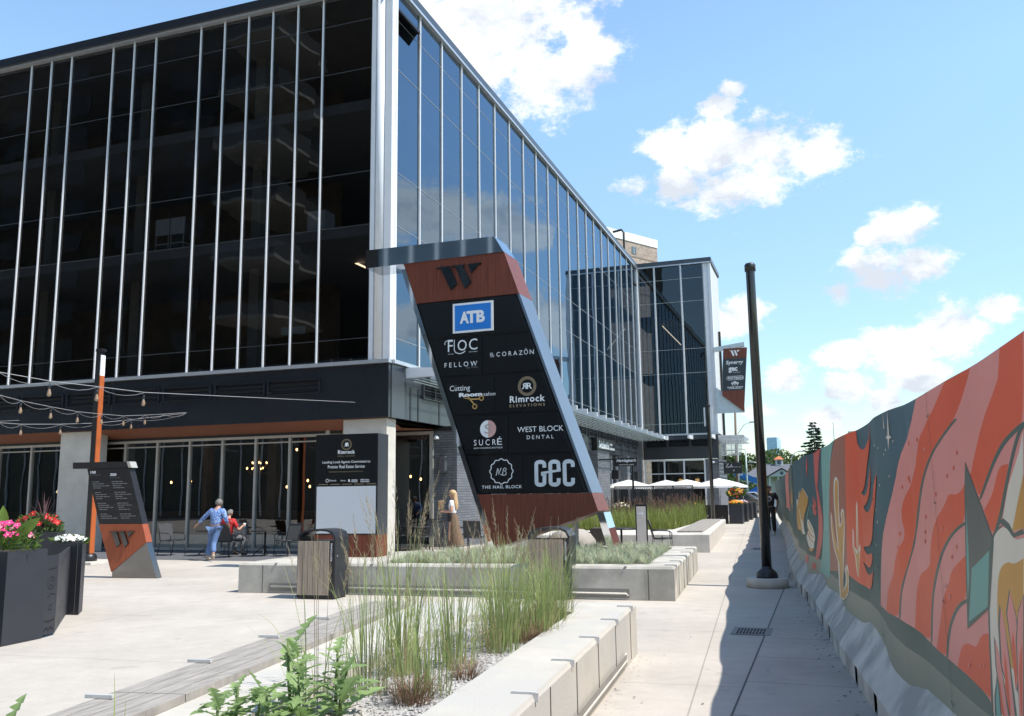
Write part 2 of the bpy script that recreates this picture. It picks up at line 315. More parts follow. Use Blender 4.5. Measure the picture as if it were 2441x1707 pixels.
# ------------------------------------------------------------------ ground
GND = paving('concrete_ground', (.40, .385, .36), 6, 6)
g = MB().quad((-1500, -1500, -.012), (1500, -1500, -.012), (1500, 2500, -.012), (-1500, 2500, -.012)).build('ground', mat('far_ground', (.17, .19, .12), .95, 0, .3, .05)); struct(g)
PLAZA = paving('plaza_concrete', (.44, .40, .35), 4.2, 3.1, .6, 1.1, R(-4), .014, .66, .13)
g = MB().quad((-60, -30, -.004), (-.775, -30, -.004), (-.775, 69, -.004), (-60, 69, -.004)).build('plaza_pavement', PLAZA); struct(g)
WALK = paving('sidewalk_concrete', (.425, .385, .335), 0, 1.25, 0, .35, 0, .014, .5, .14)
g = MB().quad((-.775, -30, 0), (5, -30, 0), (5, 69, 0), (-.775, 69, 0)).build('sidewalk', WALK); struct(g)
MB().quad((-.783, -30, .0006), (-.765, -30, .0006), (-.765, 69, .0006), (-.783, 69, .0006)).build('sidewalk_joint', mat('joint_tar', (.10, .095, .09), .9), g)
PATIO = paving('patio_shade_paving', (.115, .118, .128), 1.2, 1.2, 0, 0, 0, .01, .7, .12)  # shade in front of the restaurant, put into a darker paving colour
g = MB().quad((-40, 20.0, .0), (-13.1, 20.35, .0), (-12.6, 22.9, .0), (-12.6, 24, .0), (-40, 24, .0)).build('patio_painted_shade', PATIO); struct(g)
ROAD = mat('asphalt', (.06, .06, .062), .9, 0, .2, 3, .3, 80)
g = MB().quad((-200, 69.6, .0), (200, 69.6, .0), (200, 84, .0), (-200, 84, .0)).build('road', ROAD); struct(g)
g = MB().box(-60, 69.0, -.1, 60, 69.6, .012).build('kerb', CONC); struct(g)
g = MB().quad((-200, 84.3, .0), (200, 84.3, .0), (200, 140, .0), (-200, 140, .0)).build('lawn', mat('lawn_grass', (.06, .10, .025), .9, 0, .4, .6)); struct(g)

# ------------------------------------------------------------------ office building
XF, YF, YW, XW = -11.85, 22.8, 61.0, -6.65
BLD = thing('office_building', 'black glass office building with thin white vertical fins and a protruding far wing', 'building', (XF, YF, 0))
LM = [-36, -34.3, -33.35, -32.4, -30.5, -29.5, -28.57, -26.67, -25.71, -24.76, -22.86, -21.92, -20.98, -19.08, -18.11, -17.15, -16.2, -15.24, -14.29, -12.5]
RM = [23.12, 24.8, 26.58, 28.38, 30.12, 31.89, 33.67, 35.52, 37.4, 39.25, 41.0, 42.9, 44.77, 46.6, 48.38, 50.26, 52.08, 53.92, 55.69, 57.53, 59.3, 60.75]
WMX = [-11.72, -10.55, -8.67, -7.12]
TR = [6.35, 9.86, 11.56, 14.95, 16.6]
ZB, ZT = 5.65, 17.6
for a, b in zip(LM, LM[1:]):
    j_ = [rnd.uniform(-.007, .007) for _ in range(4)]
    w = MB().quad((a, YF + j_[0], ZB), (b, YF + j_[1], ZB), (b, YF + j_[2], ZT), (a, YF + j_[3], ZT)).build('window', GLASS_L, BLD)
    fr = MB()
    for z in TR: fr.box(a + .03, YF - .012, z - .011, b - .03, YF + .01, z + .011)
    for x in (a + .027, b - .045): fr.box(x, YF - .013, ZB, x + .018, YF + .011, ZT)
    fr.build('glazing_frame', mat('transom_dark', (.06, .065, .07), .4, .3, .05, 3), w)
for a in LM[:-1]:
    MB().box(a - .022, YF - .06, ZB, a + .022, YF + .03, ZT).build('mullion', WHITE_M, BLD)
for a, b in zip(RM, RM[1:]):
    j_ = [rnd.uniform(-.004, .004) for _ in range(4)]
    w = MB().quad((XF + j_[0], a, ZB), (XF + j_[1], b, ZB), (XF + j_[2], b, ZT), (XF + j_[3], a, ZT)).build('window', GLASS_R, BLD)
    fr = MB()
    for z in TR: fr.box(XF - .01, a + .03, z - .010, XF + .008, b - .03, z + .010)
    for y in (a + .027, b - .045): fr.box(XF - .011, y, ZB, XF + .009, y + .018, ZT)
    fr.build('glazing_frame', mat('glazing_frame_grey', (.30, .31, .32), .4, .4, .05, 3), w)
for a in RM[1:-1]:
    MB().box(XF - .03, a - .027, ZB, XF + .05, a + .027, ZT).build('mullion', WHITE_M, BLD)
for a, b in zip(WMX, WMX[1:]):
    w = MB().quad((a, YW, ZB), (b, YW, ZB), (b, YW, ZT), (a, YW, ZT)).build('window', GLASS_W, BLD)
    fr = MB()
    for z in TR: fr.box(a + .04, YW - .012, z - .014, b - .04, YW + .01, z + .014)
    for x in (a + .04, b - .06): fr.box(x, YW - .013, ZB, x + .02, YW + .011, ZT)
    fr.build('glazing_frame', ALU_D, w)
for a in WMX[1:3]: MB().box(a - .05, YW - .14, ZB, a + .05, YW + .03, ZT).build('mullion', WHITE_M, BLD)
# corner posts: white boxes with a half-round pilaster between them
c = MB(); c.box(-12.50, YF - .06, ZB, -12.36, YF + .1, ZT); c.box(-12.02, YF - .06, ZB, -11.79, YF + .17, ZT); c.box(-11.9, YF + .2, ZB, -11.79, YF + .33, ZT)
c.box(-12.36, YF + .0, ZB, -12.02, YF + .1, ZT); c.box(-11.9, YF + .16, ZB, -11.82, YF + .21, ZT); c.smooth = True
c.prism([(-12.19 + .16 * math.cos(t), YF + .02 - .13 * math.sin(t)) for t in [math.pi * i / 10 for i in range(11)]], ZB, ZT); c.build('corner_post', WHITE_M, BLD)
c = MB(); c.box(-11.86, YW - .1, ZB, -11.72, YW + .03, ZT); c.box(XF - .02, YW - .26, ZB, XF + .1, YW - .1, ZT); c.build('corner_post', WHITE_M, BLD)
c = MB(); c.box(-7.12, YW - .06, ZB, -6.98, YW + .05, ZT); c.box(-6.98, YW - .02, ZB, -6.78, YW + .05, ZT); c.box(-6.78, YW - .06, ZB, -6.60, YW + .1, ZT); c.box(-6.66, YW + .14, ZB, -6.60, YW + .4, ZT); c.build('corner_post', WHITE_M, BLD)
# wing side wall and the rest of the block
MB().box(-6.75, YW + .4, ZB, -6.62, YW + 5, ZT).build('side_cladding', mat('pale_cladding', (.55, .55, .54), .5), BLD)
MB().box(-6.60, YW + 3.2, 3.9, -6.45, YW + 3.4, 13.2).build('downpipe', BLACK, BLD)
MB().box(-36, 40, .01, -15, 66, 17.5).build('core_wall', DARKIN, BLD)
c = MB()
SLAB = mat('office_slab', (.22, .23, .25), .7, 0, .1, 2)
for z in (5.45, 9.65, 13.75):
    for b_ in ((-35.9, YF + .35, -12.15, 39.9), (-14.9, 39.9, -12.15, YW - .3), (-12.1, YW + .35, -6.95, YW + 4.9)): MB().box(b_[0], b_[1], z, b_[2], b_[3], z + .35).build('floor_slab', SLAB, BLD)
for b_ in ((-36, YF + .2, XF - .2, 66), (-11.9, YW + .2, -6.7, YW + 5)): MB().box(b_[0], b_[1], 17.5, b_[2], b_[3], 17.62).build('roof_slab', SLAB, BLD)
for b_ in ((-35.9, 28.5, -17, 28.7), (-15.5, 31, -15.3, 60), (-11.5, YW + 3.4, -7, YW + 3.5)): MB().box(b_[0], b_[1], 5.8, b_[2], b_[3], 17.5).build('office_partition', mat('brown_partition', (.22, .15, .10), .7, 0, .5, .7), BLD)
c = MB()
for x in (-33, -28, -23.6, -18.4, -13.6): MB().box(x - .2, 25.2, 5.8, x + .2, 25.6, 17.5).build('office_column', mat('office_column_paint', (.3, .29, .27), .7), BLD)
for y in (27, 33, 39, 45, 51, 57): MB().box(-13.9, y - .2, 5.8, -13.5, y + .2, 17.5).build('office_column', mat('office_column_paint', (.3, .29, .27), .7), BLD)
MB().box(-36.1, YF - .25, 17.66, XF + .12, YF + .3, 17.96).build('roof_fascia', PANEL, BLD)
c = MB(); c.box(XF - .3, YF + .3, 17.66, XF + .12, YW - .14, 17.96); c.box(XF - .3, YW - .14, 17.66, XW + .12, YW + .3, 17.96); c.box(XW - .3, YW + .3, 17.66, XW + .12, YW + 5.1, 17.96)
c.build('roof_fascia', PANEL_R, BLD)
c = MB(); c.box(-36.1, YF - .17, 17.57, XF + .06, YF + .02, 17.655); c.box(XF - .02, YF + .04, 17.57, XF + .15, YW - .18, 17.655); c.box(XF + .17, YW - .17, 17.57, XW + .06, YW + .02, 17.655); c.build('roof_trim', ALU, BLD)
c = MB(); c.box(-36.1, YF - .16, 5.54, XF + .08, YF + .05, 5.65); c.box(XF - .05, YF + .07, 5.54, XF + .16, YW - .18, 5.65); c.box(XF + .18, YW - .16, 5.54, XW + .08, YW + .05, 5.65); c.build('sill_trim', ALU, BLD)
# the cladding band under the glass
c = MB(); c.box(-36.05, YF - .06, 3.95, XF + .03, YF + .1, 5.53); c.build('cladding_band', PANEL, BLD)
c = MB(); c.box(XF - .1, YF + .11, 3.95, XF + .05, YW - .07, 5.53); c.build('cladding_band', PANEL_R, BLD)
c = MB(); c.box(XF + .06, YW - .06, 3.92, XW + .03, YW + .1, 5.53); c.box(XW - .1, YW + .11, 3.92, XW + .03, YW + 5, 5.53); c.build('cladding_band', mat('wing_cladding', (.035, .038, .045), .35, 0, .12, .6), BLD)
for x in (-33, -30, -28, -26.05, -24.05, -22.0, -20, -18, -16, -14.2, -12.6): MB().box(x - .012, YF - .066, 3.96, x + .012, YF - .05, 5.5).build('panel_seam', mat('seam_dark', (.012, .015, .02), .4), BLD)
for y in (24.15, 24.7, 26.3, 28.6, 30.9, 33.2, 35.5, 37.8, 40.1, 42.4, 44.7, 47, 49.3, 51.6, 53.9, 56.2, 58.5): MB().box(XF + .045, y - .05, 3.96, XF + .062, y + .05, 4.95).build('panel_seam', mat('seam_dark', (.012, .015, .02), .4), BLD)
def louvre(axis, a, b, z0, z1, p, out):
    c = MB(); n = int((z1 - z0) / .1)
    if axis == 'x': c.box(a, p - .025, z0, b, p - .005, z1)
    else: c.box(p + .005, a, z0, p + .025, b, z1)
    c.cur = 1
    for i in range(n):
        z = z0 + (z1 - z0) * (i + .5) / n
        if axis == 'x': c.add([(a, p - .03, z + .035), (b, p - .03, z + .035), (b, p - .085, z - .02), (a, p - .085, z - .02)], [(0, 1, 2, 3)])
        else: c.add([(p + .03, a, z + .035), (p + .03, b, z + .035), (p + .085, b, z - .02), (p + .085, a, z - .02)], [(0, 1, 2, 3)])
    fz = .025
    if axis == 'x':
        for x in (a, b): c.box(x - fz, p - .09, z0, x + fz, p - .003, z1)
        c.box(a, p - .09, z0 - .03, b, p - .003, z0); c.box(a, p - .09, z1, b, p - .003, z1 + .03)
    else:
        for y in (a, (a + b) / 2, b): c.box(p + .003, y - fz, z0, p + .09, y + fz, z1)
        c.box(p + .003, a, z0 - .03, p + .09, b, z0); c.box(p + .003, a, z1, p + .09, b, z1 + .03)
    return c.build('louvre', [mat('louvre_void', (.004, .004, .005), .6), out], BLD, recalc=False)
for a in (-32.0, -29.9, -27.9, -25.9, -23.9, -21.9, -19.9, -17.9, -15.95): louvre('x', a + .05, a + 1.85, 4.78, 5.18, YF - .06, PANEL)
for i in range(16):
    a = 24.95 + 2.3 * i
    if a + 1.9 < 60.6: louvre('y', a, a + 1.75, 4.72, 5.12, XF + .05, PANEL_R)
for a in (-11.5, -9.95, -8.4): louvre('x', a, a + 1.35, 4.8, 5.15, YW - .06, PANEL)
# soffit, head, shopfront
c = MB(); c.add([(-36, YF + .1, 3.955), (XF - .1, YF + .1, 3.955), (XF - .1, 23.86, 3.70), (-36, 23.86, 3.70), (-14.4, 23.86, 3.70), (XF - .1, 26.6, 3.84), (-14.4, 26.6, 3.84), (-36, YF + .1, 4.05), (XF - .1, YF + .1, 4.05)], [(0, 1, 2, 4, 3), (4, 2, 5, 6)]); c.build('soffit', SOFFIT, BLD, True, False)
MB().box(-36, 23.83, 3.62, -14.05, 23.95, 3.72).build('shopfront_head', BLACK, BLD)
LX = [-36, -34.6, -33.2, -31.8, -30.4, -29.4, -28.06, -26.53, -25.1, -23.7, -22.34, -21.0, -19.68, -18.38, -17.11, -15.84, -14.5]
for a, b in zip(LX, LX[1:]):
    w = MB().quad((a, 23.86, .06), (b, 23.86, .06), (b, 23.86, 3.6), (a, 23.86, 3.6)).build('shop_window', GLASS_S, BLD)
    f = MB(); f.box(a - .04, 23.80, 0, a + .04, 23.92, 3.62); f.box(a + .04, 23.81, .02, b - .04, 23.91, .10); f.box(a + .04, 23.81, 3.54, b - .04, 23.91, 3.62); f.box(a + .04, 23.83, 3.38, b - .04, 23.89, 3.42); f.build('window_frame', ALU_D, w)
MB().box(-14.54, 23.8, 0, -14.4, 26.6, 3.93).build('return_wall', ALU_D, BLD)
w = MB().quad((-14.3, 26.6, .06), (-12.25, 26.6, .06), (-12.25, 26.6, 3.7), (-14.3, 26.6, 3.7)).build('shop_window', GLASS_S, BLD)
f = MB(); f.box(-14.4, 26.52, 0, -14.3, 26.66, 3.78); f.box(-12.25, 26.52, 0, -12.13, 26.66, 3.78); f.box(-14.3, 26.53, 0, -12.25, 26.65, .1); f.box(-14.3, 26.53, 3.68, -12.25, 26.65, 3.78); f.build('window_frame', ALU_D, w)
MB().box(-14.4, 26.56, 3.78, -11.2, 26.7, 3.93).build('shopfront_head', BLACK, BLD)
# low counter and back wall of the restaurant behind the glass
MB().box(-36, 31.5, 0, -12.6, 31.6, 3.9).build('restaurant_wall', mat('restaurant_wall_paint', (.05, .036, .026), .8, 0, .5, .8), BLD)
c = MB(); c.box(-36, 24.1, .02, -14.6, 24.3, .5); c.build('pane_reflection_bar', mat('pale_reflection', (.45, .5, .47), .6, 0, .15, 2), BLD)  # pale bar standing in for reflections low in the panes
RT = mat('restaurant_timber', (.12, .052, .02), .5, 0, .35, 1.5)
MB().box(-34, 29.2, 0, -16.5, 29.9, 1.15).build('bar_counter', RT, BLD)
for x, y, w_ in ((-20.4, 25.4, .2), (-17.9, 25.6, .35)): MB().box(x, y, 0, x + w_, y + .3, 3.9).build('timber_post', RT, BLD)
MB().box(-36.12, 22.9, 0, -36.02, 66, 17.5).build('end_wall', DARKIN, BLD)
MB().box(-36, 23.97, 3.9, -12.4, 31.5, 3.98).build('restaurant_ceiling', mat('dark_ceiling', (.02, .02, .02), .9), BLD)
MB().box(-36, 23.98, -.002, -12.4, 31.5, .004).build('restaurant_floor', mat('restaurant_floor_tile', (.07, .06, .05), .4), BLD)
# concrete columns at the pavement edge
for x, nm in ((-12.68, 0), (-23.55, 1), (-33.9, 2)):
    MB().box(x - .72, 22.92, 0, x + .72, 23.5, 3.93).build('column', mat('column_concrete', (.54, .51, .45), .85, 0, .12, 2, .3, 45, .3), BLD)
# brick piers and shops along the long side
PIER = [(26.6, 31.2), (36.2, 37.6), (42.0, 43.0), (45.75, 48.5), (53.2, 54.0), (57.8, 58.3)]
for a, b in PIER: MB().box(XF - .5, a, 0, -11.3, b, 3.93).build('brick_pier', GREYBRICK, BLD)
MB().box(-12.13, 26.6, 0, XF - .52, 26.95, 3.78).build('brick_pier', GREYBRICK, BLD)
ys = [31.2, 32.8, 34.5, 36.2, 37.6, 39, 40.5, 42, 43, 44.4, 45.75, 48.5, 50, 51.6, 53.2, 54, 55.9, 57.8, 58.3, 59.6, 60.9]
for a, b in zip(ys, ys[1:]):
    if any(abs(a - p[0]) < .01 for p in PIER): continue
    w = MB().quad((-11.95, a, .3), (-11.95, b, .3), (-11.95, b, 3.85), (-11.95, a, 3.85)).build('shop_window', GLASS_S, BLD)
    f = MB(); f.box(-12.0, a, 0, -11.88, a + .08, 3.93); f.box(-12.0, b - .08, 0, -11.88, b, 3.93); f.box(-12, a + .08, 0, -11.89, b - .08, .3); f.box(-12, a + .08, 2.85, -11.9, b - .08, 2.93); f.build('window_frame', ALU, w)
MB().box(-14.6, 31, 0, -14.5, 60.9, 3.9).build('shop_back_wall', mat('shop_wall_paint', (.16, .15, .14), .8, 0, .3, 1), BLD)
MB().box(-11.94, 31.2, 3.9, -11.78, 60.9, 3.94).build('shopfront_head', BLACK, BLD)
# wing ground floor
for a, b in ((-11.69, -10.34), (-10.34, -9.0), (-9.0, -7.65)):
    w = MB().quad((a, YW, .3), (b, YW, .3), (b, YW, 3.85), (a, YW, 3.85)).build('shop_window', GLASS_S, BLD)
    f = MB(); f.box(a - .05, YW - .06, 0, a + .05, YW + .05, 3.9); f.box(a + .05, YW - .05, 2.9, b - .05, YW + .04, 2.96); f.box(a + .05, YW - .05, 3.8, b - .05, YW + .04, 3.9); f.box(a + .05, YW - .05, 0, b - .05, YW + .04, .3); f.build('window_frame', WHITE_M, w)
MB().box(-7.65, YW - .06, 0, -7.55, YW + .05, 3.9).build('door_post', WHITE_M, BLD)
MB().box(-7.54, YW - .03, 0, XW, YW + .3, 3.9).build('brick_pier', GREYBRICK, BLD)
MB().box(XW - .3, YW + .31, 0, XW, YW + 5, 3.9).build('brick_pier', GREYBRICK, BLD)
MB().box(-11.8, YW + 3, 0, -6.95, YW + 3.1, 3.9).build('shop_back_wall', mat('cafe_wall', (.07, .065, .06), .8, 0, .4, 1), BLD)
# light strips and furniture seen through the office glass
def strip(p, q):
    MB().tube([p, q], .035, 5).build('ceiling_light', STRIP, BLD)
for p, q in (((-16.07, 26, 15.0), (-14.22, 26, 15.0)), ((-16.08, 26, 14.0), (-14.22, 26, 14.0)), ((-31.8, 26, 15.14), (-30.48, 26, 15.14)), ((-31.7, 26, 14.4), (-30.48, 26, 13.95)), ((-19.42, 26, 14.12), (-19.15, 26, 13.96)), ((-19.15, 26, 13.96), (-18.63, 26, 14.0)), ((-16.05, 26, 9.9), (-15.9, 26, 9.86)), ((-15.02, 26, 9.77), (-14.4, 26, 9.45)), ((-10.45, 63, 13.7), (-9.15, 63, 12.2)), ((-9.6, 63, 14.3), (-9.4, 63, 14.3))): strip(p, q)
c = MB(); c.box(-16.4, 24.0, 6.9, -15.5, 24.02, 7.15); c.build('window_notice', mat('pale_notice', (.35, .45, .47), .6), BLD)
MB().box(XF - .08, 23.45, 6.45, XF - .06, 24.0, 6.75).build('window_notice', mat('pale_notice', (.35, .45, .47), .6), BLD)
c = MB()
for x in (-21.6, -20.95): c.box(x - .3, 24.2, 10.9, x + .3, 24.25, 11.5); c.box(x - .28, 24.2, 10.55, x + .28, 24.65, 10.6); c.tube([(x - .27, 24.22, 10), (x - .27, 24.22, 11)], .02, 5); c.tube([(x + .27, 24.22, 10), (x + .27, 24.22, 11)], .02, 5)
c.build('office_chair_pair', mat('white_chair_plastic', (.6, .62, .64), .5), BLD)
c = MB(); c.box(-15.9, 24.6, 10.2, -15.2, 25.2, 11.2); c.build('office_cabinet', mat('white_chair_plastic', (.6, .62, .64), .5), BLD)
# open top vent sash on the long side
c = MB(); c.add([(XF + .02, 23.2, 16.95), (XF + .02, 24.72, 16.95), (XF + .34, 24.72, 16.55), (XF + .34, 23.2, 16.55)], [(0, 1, 2, 3)]); c.box(XF - .02, 23.15, 16.93, XF + .05, 24.75, 17.02); c.build('vent_sash', BLACK, BLD)
c = MB().box(XF - .02, 59.4, 16.3, XF + .06, 60.7, 16.4).build('vent_sash', BLACK, BLD)
# glass and slat canopy along the long side, wrapping the wing
CG = glass('canopy_glass', (.72, .80, .78), 1.6)
beams = [23.75 + 1.78 * i for i in range(21)]
for y in beams:
    c = MB(); c.prism([(XF + .1, 5.52), (-9.8, 5.42), (-9.8, 5.22), (XF + .1, 5.2)], y, y + .10, 'y'); c.build('canopy_beam', WHITE_M, BLD)
for x in (-10.1, -8.4, -6.9):
    c = MB(); c.prism([(YW - .12, 5.52), (YW - 2.0, 5.42), (YW - 2.0, 5.22), (YW - .12, 5.2)], x, x + .12, 'x'); c.build('canopy_beam', WHITE_M, BLD)
for y in (61.6, 63.2, 64.8):
    c = MB(); c.prism([(XW + .05, 5.52), (-4.9, 5.42), (-4.9, 5.25), (XW + .05, 5.2)], y, y + .10, 'y'); c.build('canopy_beam', WHITE_M, BLD)
c = MB(); c.quad((XF + .1, 23.7, 5.15), (-9.85, 23.7, 5.15), (-9.85, 59.0, 5.15), (XF + .1, 59.0, 5.15)); c.quad((XF + .1, 59.0, 5.151), (-6.7, 59, 5.151), (-6.7, 60.86, 5.151), (XF + .1, 60.86, 5.151)); c.build('canopy_glass', CG, BLD, recalc=False)
c = MB()
for i in range(7): x = XF + .25 + i * .26; c.box(x, 23.9, 5.10, x + .05, 59, 5.115)
for i in range(10): x = XW + .12 + i * .17; c.box(x, 61.2, 5.06, x + .07, 65.8, 5.12)
c.build('canopy_slat', mat('canopy_slat_metal', (.34, .37, .37), .4), BLD)
c = MB(); c.add([(XW + .06, YW - .03, 5.3), (-4.92, YW - .03, 5.35), (-5.15, YW + .1, 4.05), (-6.45, YW + .1, 4.05)], [(0, 1, 2, 3)])
cs = MB()
for i in range(14):
    z = 4.08 + i * .09; k = (z - 4.05) / 1.28; cs.box(-6.45 - .15 * k, YW - .06, z, -5.15 + .23 * k, YW - .03, z + .05)
cs.box(-6.6, YW - .08, 5.3, -4.9, YW + .02, 5.45)
for x in (-6.2, -5.8, -5.4): cs.box(x, YW - .02, 4.05, x + .04, YW + .01, 5.3)
cs.build('canopy_screen', mat('canopy_screen_metal', (.6, .6, .58), .45), BLD)
# small fittings on the walls
c = MB(); c.lathe([(.0, 0), (.09, 0), (.09, .05), (.05, .12), (0, .14)], (-12.0, 26.5, 3.5), 12); c.build('security_camera', WHITE_T, BLD)
c = MB(); c.lathe([(.0, 0), (.09, 0), (.09, .05), (.05, .12), (0, .14)], (-7.0, YW - .1, 3.6), 12); c.build('security_camera', WHITE_T, BLD)
MB().box(-11.86, 26.42, 2.4, -11.66, 26.6, 2.95).build('wall_light', mat('sconce_grey', (.10, .10, .105), .5), BLD)
for y in (48.9, 54.3): MB().box(-11.3, y, 2.45, -10.9, y + .5, 2.95).build('wall_speaker', BLACK, BLD)
c = MB(); c.tube([(-13.08, 63, 17.9), (-13.08, 63, 21.1), (-13.25, 63, 21.3), (-13.9, 63, 21.2)], .09, 6); c.build('roof_davit', BLACK, BLD)
# ------------------------------------------------------------------ the leaning tenant pylon
def wlogo(mb, frame, x, y, w, h, depth=None):
    P = [[(0, 1), (0, .95), (.1, .95), (.33, 0), (.47, .22), (.30, 1)], [(.35, 1), (.35, .95), (.43, .95), (.645, 0), (.78, .22), (.60, .95), (.64, 1)], [(.71, 1), (1, 1), (1, .95), (.93, .9), (.79, .62)]]
    for p in P:
        q = [(x + a * w, y + b * h) for a, b in p]
        if depth is None: mb.flat(q, frame)
        else: mb.prism(q, -depth, 0, 'y')
DCHR = mat('dark_polished_steel', (.10, .105, .11), .08, 1., .02, 2)
K = .945                                    # pylon drawn at unit scale, then brought to its real size
PY = thing('sign_pylon', 'tall leaning tenant sign pylon with red wood ends and polished steel top bar', 'sign', (-4.465 * K, 19.086 * K, .47), R(-2))
def pz(z): return 1.68 + (z - 1.68) * K - .47
def pp(L): return [(x * K, pz(z)) for x, z in L]
lx = lambda z: -5.16 + .345 * (7.44 - z)
rx = lambda z: -2.44 + .3535 * (7.43 - z)
D = .86
redL = lambda z0, z1: pp([(lx(z0), z0), (rx(z0), z0), (rx(z1), z1), (lx(z1), z1)])
MB().prism(redL(6.38, 7.43), 0, D, 'y').build('upper_panel', WOODRED, PY, False)
MB().prism(pp([(lx(1.685), 1.685), (rx(1.685), 1.685), (-.273, 1.292), (-2.62, .50), (-2.74, .46)]), 0, D, 'y').build('lower_panel', WOODRED, PY, False)
SIDE = mat('blue_grey_metal', (.15, .195, .25), .34, .45, .05, 1)
c = MB(); c.prism(pp([(rx(1.69) - .06, 1.69), (rx(1.69), 1.69), (rx(6.375), 6.375), (rx(6.375) - .06, 6.375)]), .02, D, 'y'); c.build('side_panel', SIDE, PY, False)
c = MB(); c.prism(pp([(lx(1.69) + .0, 1.69), (rx(1.69) - .07, 1.69), (rx(6.375) - .07, 6.375), (lx(6.375) + .0, 6.375)]), .035, D - .02, 'y'); c.build('sign_case', BLACK_G, PY, False)
c = MB(); c.prism(pp([(lx(.46) - .13, .46), (lx(.46) - .012, .46), (lx(7.30) - .012, 7.30), (lx(7.30) - .13, 7.30)]), .02, D, 'y'); c.build('edge_strip', CHROME, PY, False)
BARCH = mat('rippled_polished_steel', (.52, .55, .58), .04, 1., .02, 2, bump=.0)
c = MB(); c.prism(pp([(-6.24, 7.42), (-2.44, 7.435), (-2.68, 7.84), (-6.24, 7.9)]), -.03, .72, 'y'); c.build('top_bar', BARCH, PY, False)
c = MB(); c.prism(pp([(-.335, 1.26), (-.175, 1.26), (.11, .30), (-.06, .30)]), .08, .62, 'y'); c.build('leg', CHROME, PY, False)
c = MB(); c.prism(pp([(-1.0, .3), (-.9, .3), (-.9, 1.05), (-1.0, 1.02)]), .35, .5, 'y'); c.build('inner_post', ALU_D, PY, False)
# tenant panels
rows = [(6.38, 5.44, None), (5.44, 4.50, -3.03), (4.50, 3.55, -2.73), (3.55, 2.60, -2.39), (2.60, 1.69, -2.04)]
pan = mat('tenant_panel', (.011, .012, .0135), .14, 0, .1, 2)
for z1, z0, split in rows:
    g_ = .03; dx = .345
    segs = [(None, None)] if split is None else [(None, split), (split, None)]
    for a, b in segs:
        def edge(z, side):
            if side == 'l': return lx(z) + .06 if a is None else a + .03
            return rx(z) - .13 if b is None else b - .03
        za, zb = z0 + g_, z1 - g_
        MB().prism(pp([(edge(za, 'l'), za), (edge(za, 'r'), za), (edge(zb, 'r'), zb), (edge(zb, 'l'), zb)]), .0, .033, 'y').build('tenant_panel', pan, PY, False)
fr = lambda x, z: (x * K, -.004, pz(z))
def T(mb, t, x, y, w=None, h=None, **k): mb.text(t, fr, x, y, w, h, **k)
def letter(name, fn, m): 
    mb = MB(); fn(mb); return mb.build(name, m, PY, False, recalc=False)
def shade(p, d): return lambda x, z: (x * K, -.004 - d, pz(z))
# chrome emblem, proud of the wood
c = MB(); 
for p in ([[(0, 1), (0, .95), (.1, .95), (.33, 0), (.47, .22), (.30, 1)], [(.35, 1), (.35, .95), (.43, .95), (.645, 0), (.78, .22), (.60, .95), (.64, 1)], [(.71, 1), (1, 1), (1, .95), (.93, .9), (.79, .62)]]):
    c.prism(pp([(-4.226 + 1.198 * a, 6.62 + .60 * b) for a, b in p]), -.05, 0, 'y')
c.build('emblem', DCHR, PY, False)
BLUE = mat('bright_blue_sign', (.022, .20, .62), .35, 0, .02, 2)
c = MB(); c.cur = 0; c.prism(pp([(-3.79, 5.54), (-2.73, 5.54), (-2.73, 6.27), (-3.79, 6.27)]), -.02, 0, 'y'); c.build('blue_tenant_logo', WHITE_T, PY, False)
c = MB(); c.flat([(-3.735, 5.59), (-2.785, 5.59), (-2.785, 6.22), (-3.735, 6.22)], lambda x, z: (x * K, -.022, pz(z)))
c.build('blue_field', BLUE, PY, False)
c = MB(); f2 = lambda x, z: (x * K, -.025, pz(z)); c.text('A', f2, -3.60, 5.76, .24, .30, bold=.045); c.text('T', f2, -3.42, 5.76, .26, .30, bold=.045); c.text('B', f2, -3.16, 5.76, .22, .30, bold=.045); c.build('lettering', WHITE_T, PY, False, False)
def f_floc(c):
    c.stroke([(-4.0, 5.28), (-4.02, 5.31), (-3.99, 5.36), (-3.93, 5.385), (-3.80, 5.39)], .016, fr); T(c, 'F', -3.93, 5.10, .13, .28); 
    c.stroke([(-3.76, 5.385), (-3.76, 5.13), (-3.72, 5.07), (-3.62, 5.035), (-3.52, 5.06), (-3.47, 5.10)], .02, fr); T(c, 'O', -3.67, 5.11, .24, .26); T(c, 'C', -3.37, 5.11, .22, .27)
    T(c, 'EST 2008', -3.92, 5.035, .14, .02); T(c, 'BOUTIQUE', -3.37, 5.05, .22, .026)
    T(c, 'F E L L O W', -4.02, 4.72, .86, .115)
letter('lettering', f_floc, WHITE_T); letter('lettering', lambda c: T(c, 'by Floc', -3.435, 4.65, .29, .07), GREY_T)
letter('lettering', lambda c: (T(c, 'EL', -2.82, 4.93, .10, .07), T(c, '_', -2.82, 4.90, .10, .008), T(c, 'C O R A Z', -2.66, 4.90, .66, .105), T(c, 'Ó', -1.965, 4.90, .10, .15), T(c, 'N', -1.82, 4.90, .10, .105)), WHITE_T)
letter('lettering', lambda c: (T(c, 'Cutting', -3.88, 4.10, .53, .17), T(c, 'Room', -3.64, 3.985, .61, .10, bold=.055), T(c, 'salon', -3.0, 3.985, .30, .085)), WHITE_T)
letter('lettering', lambda c: T(c, 'the', -3.76, 4.25, .07, .04), GREY_T)
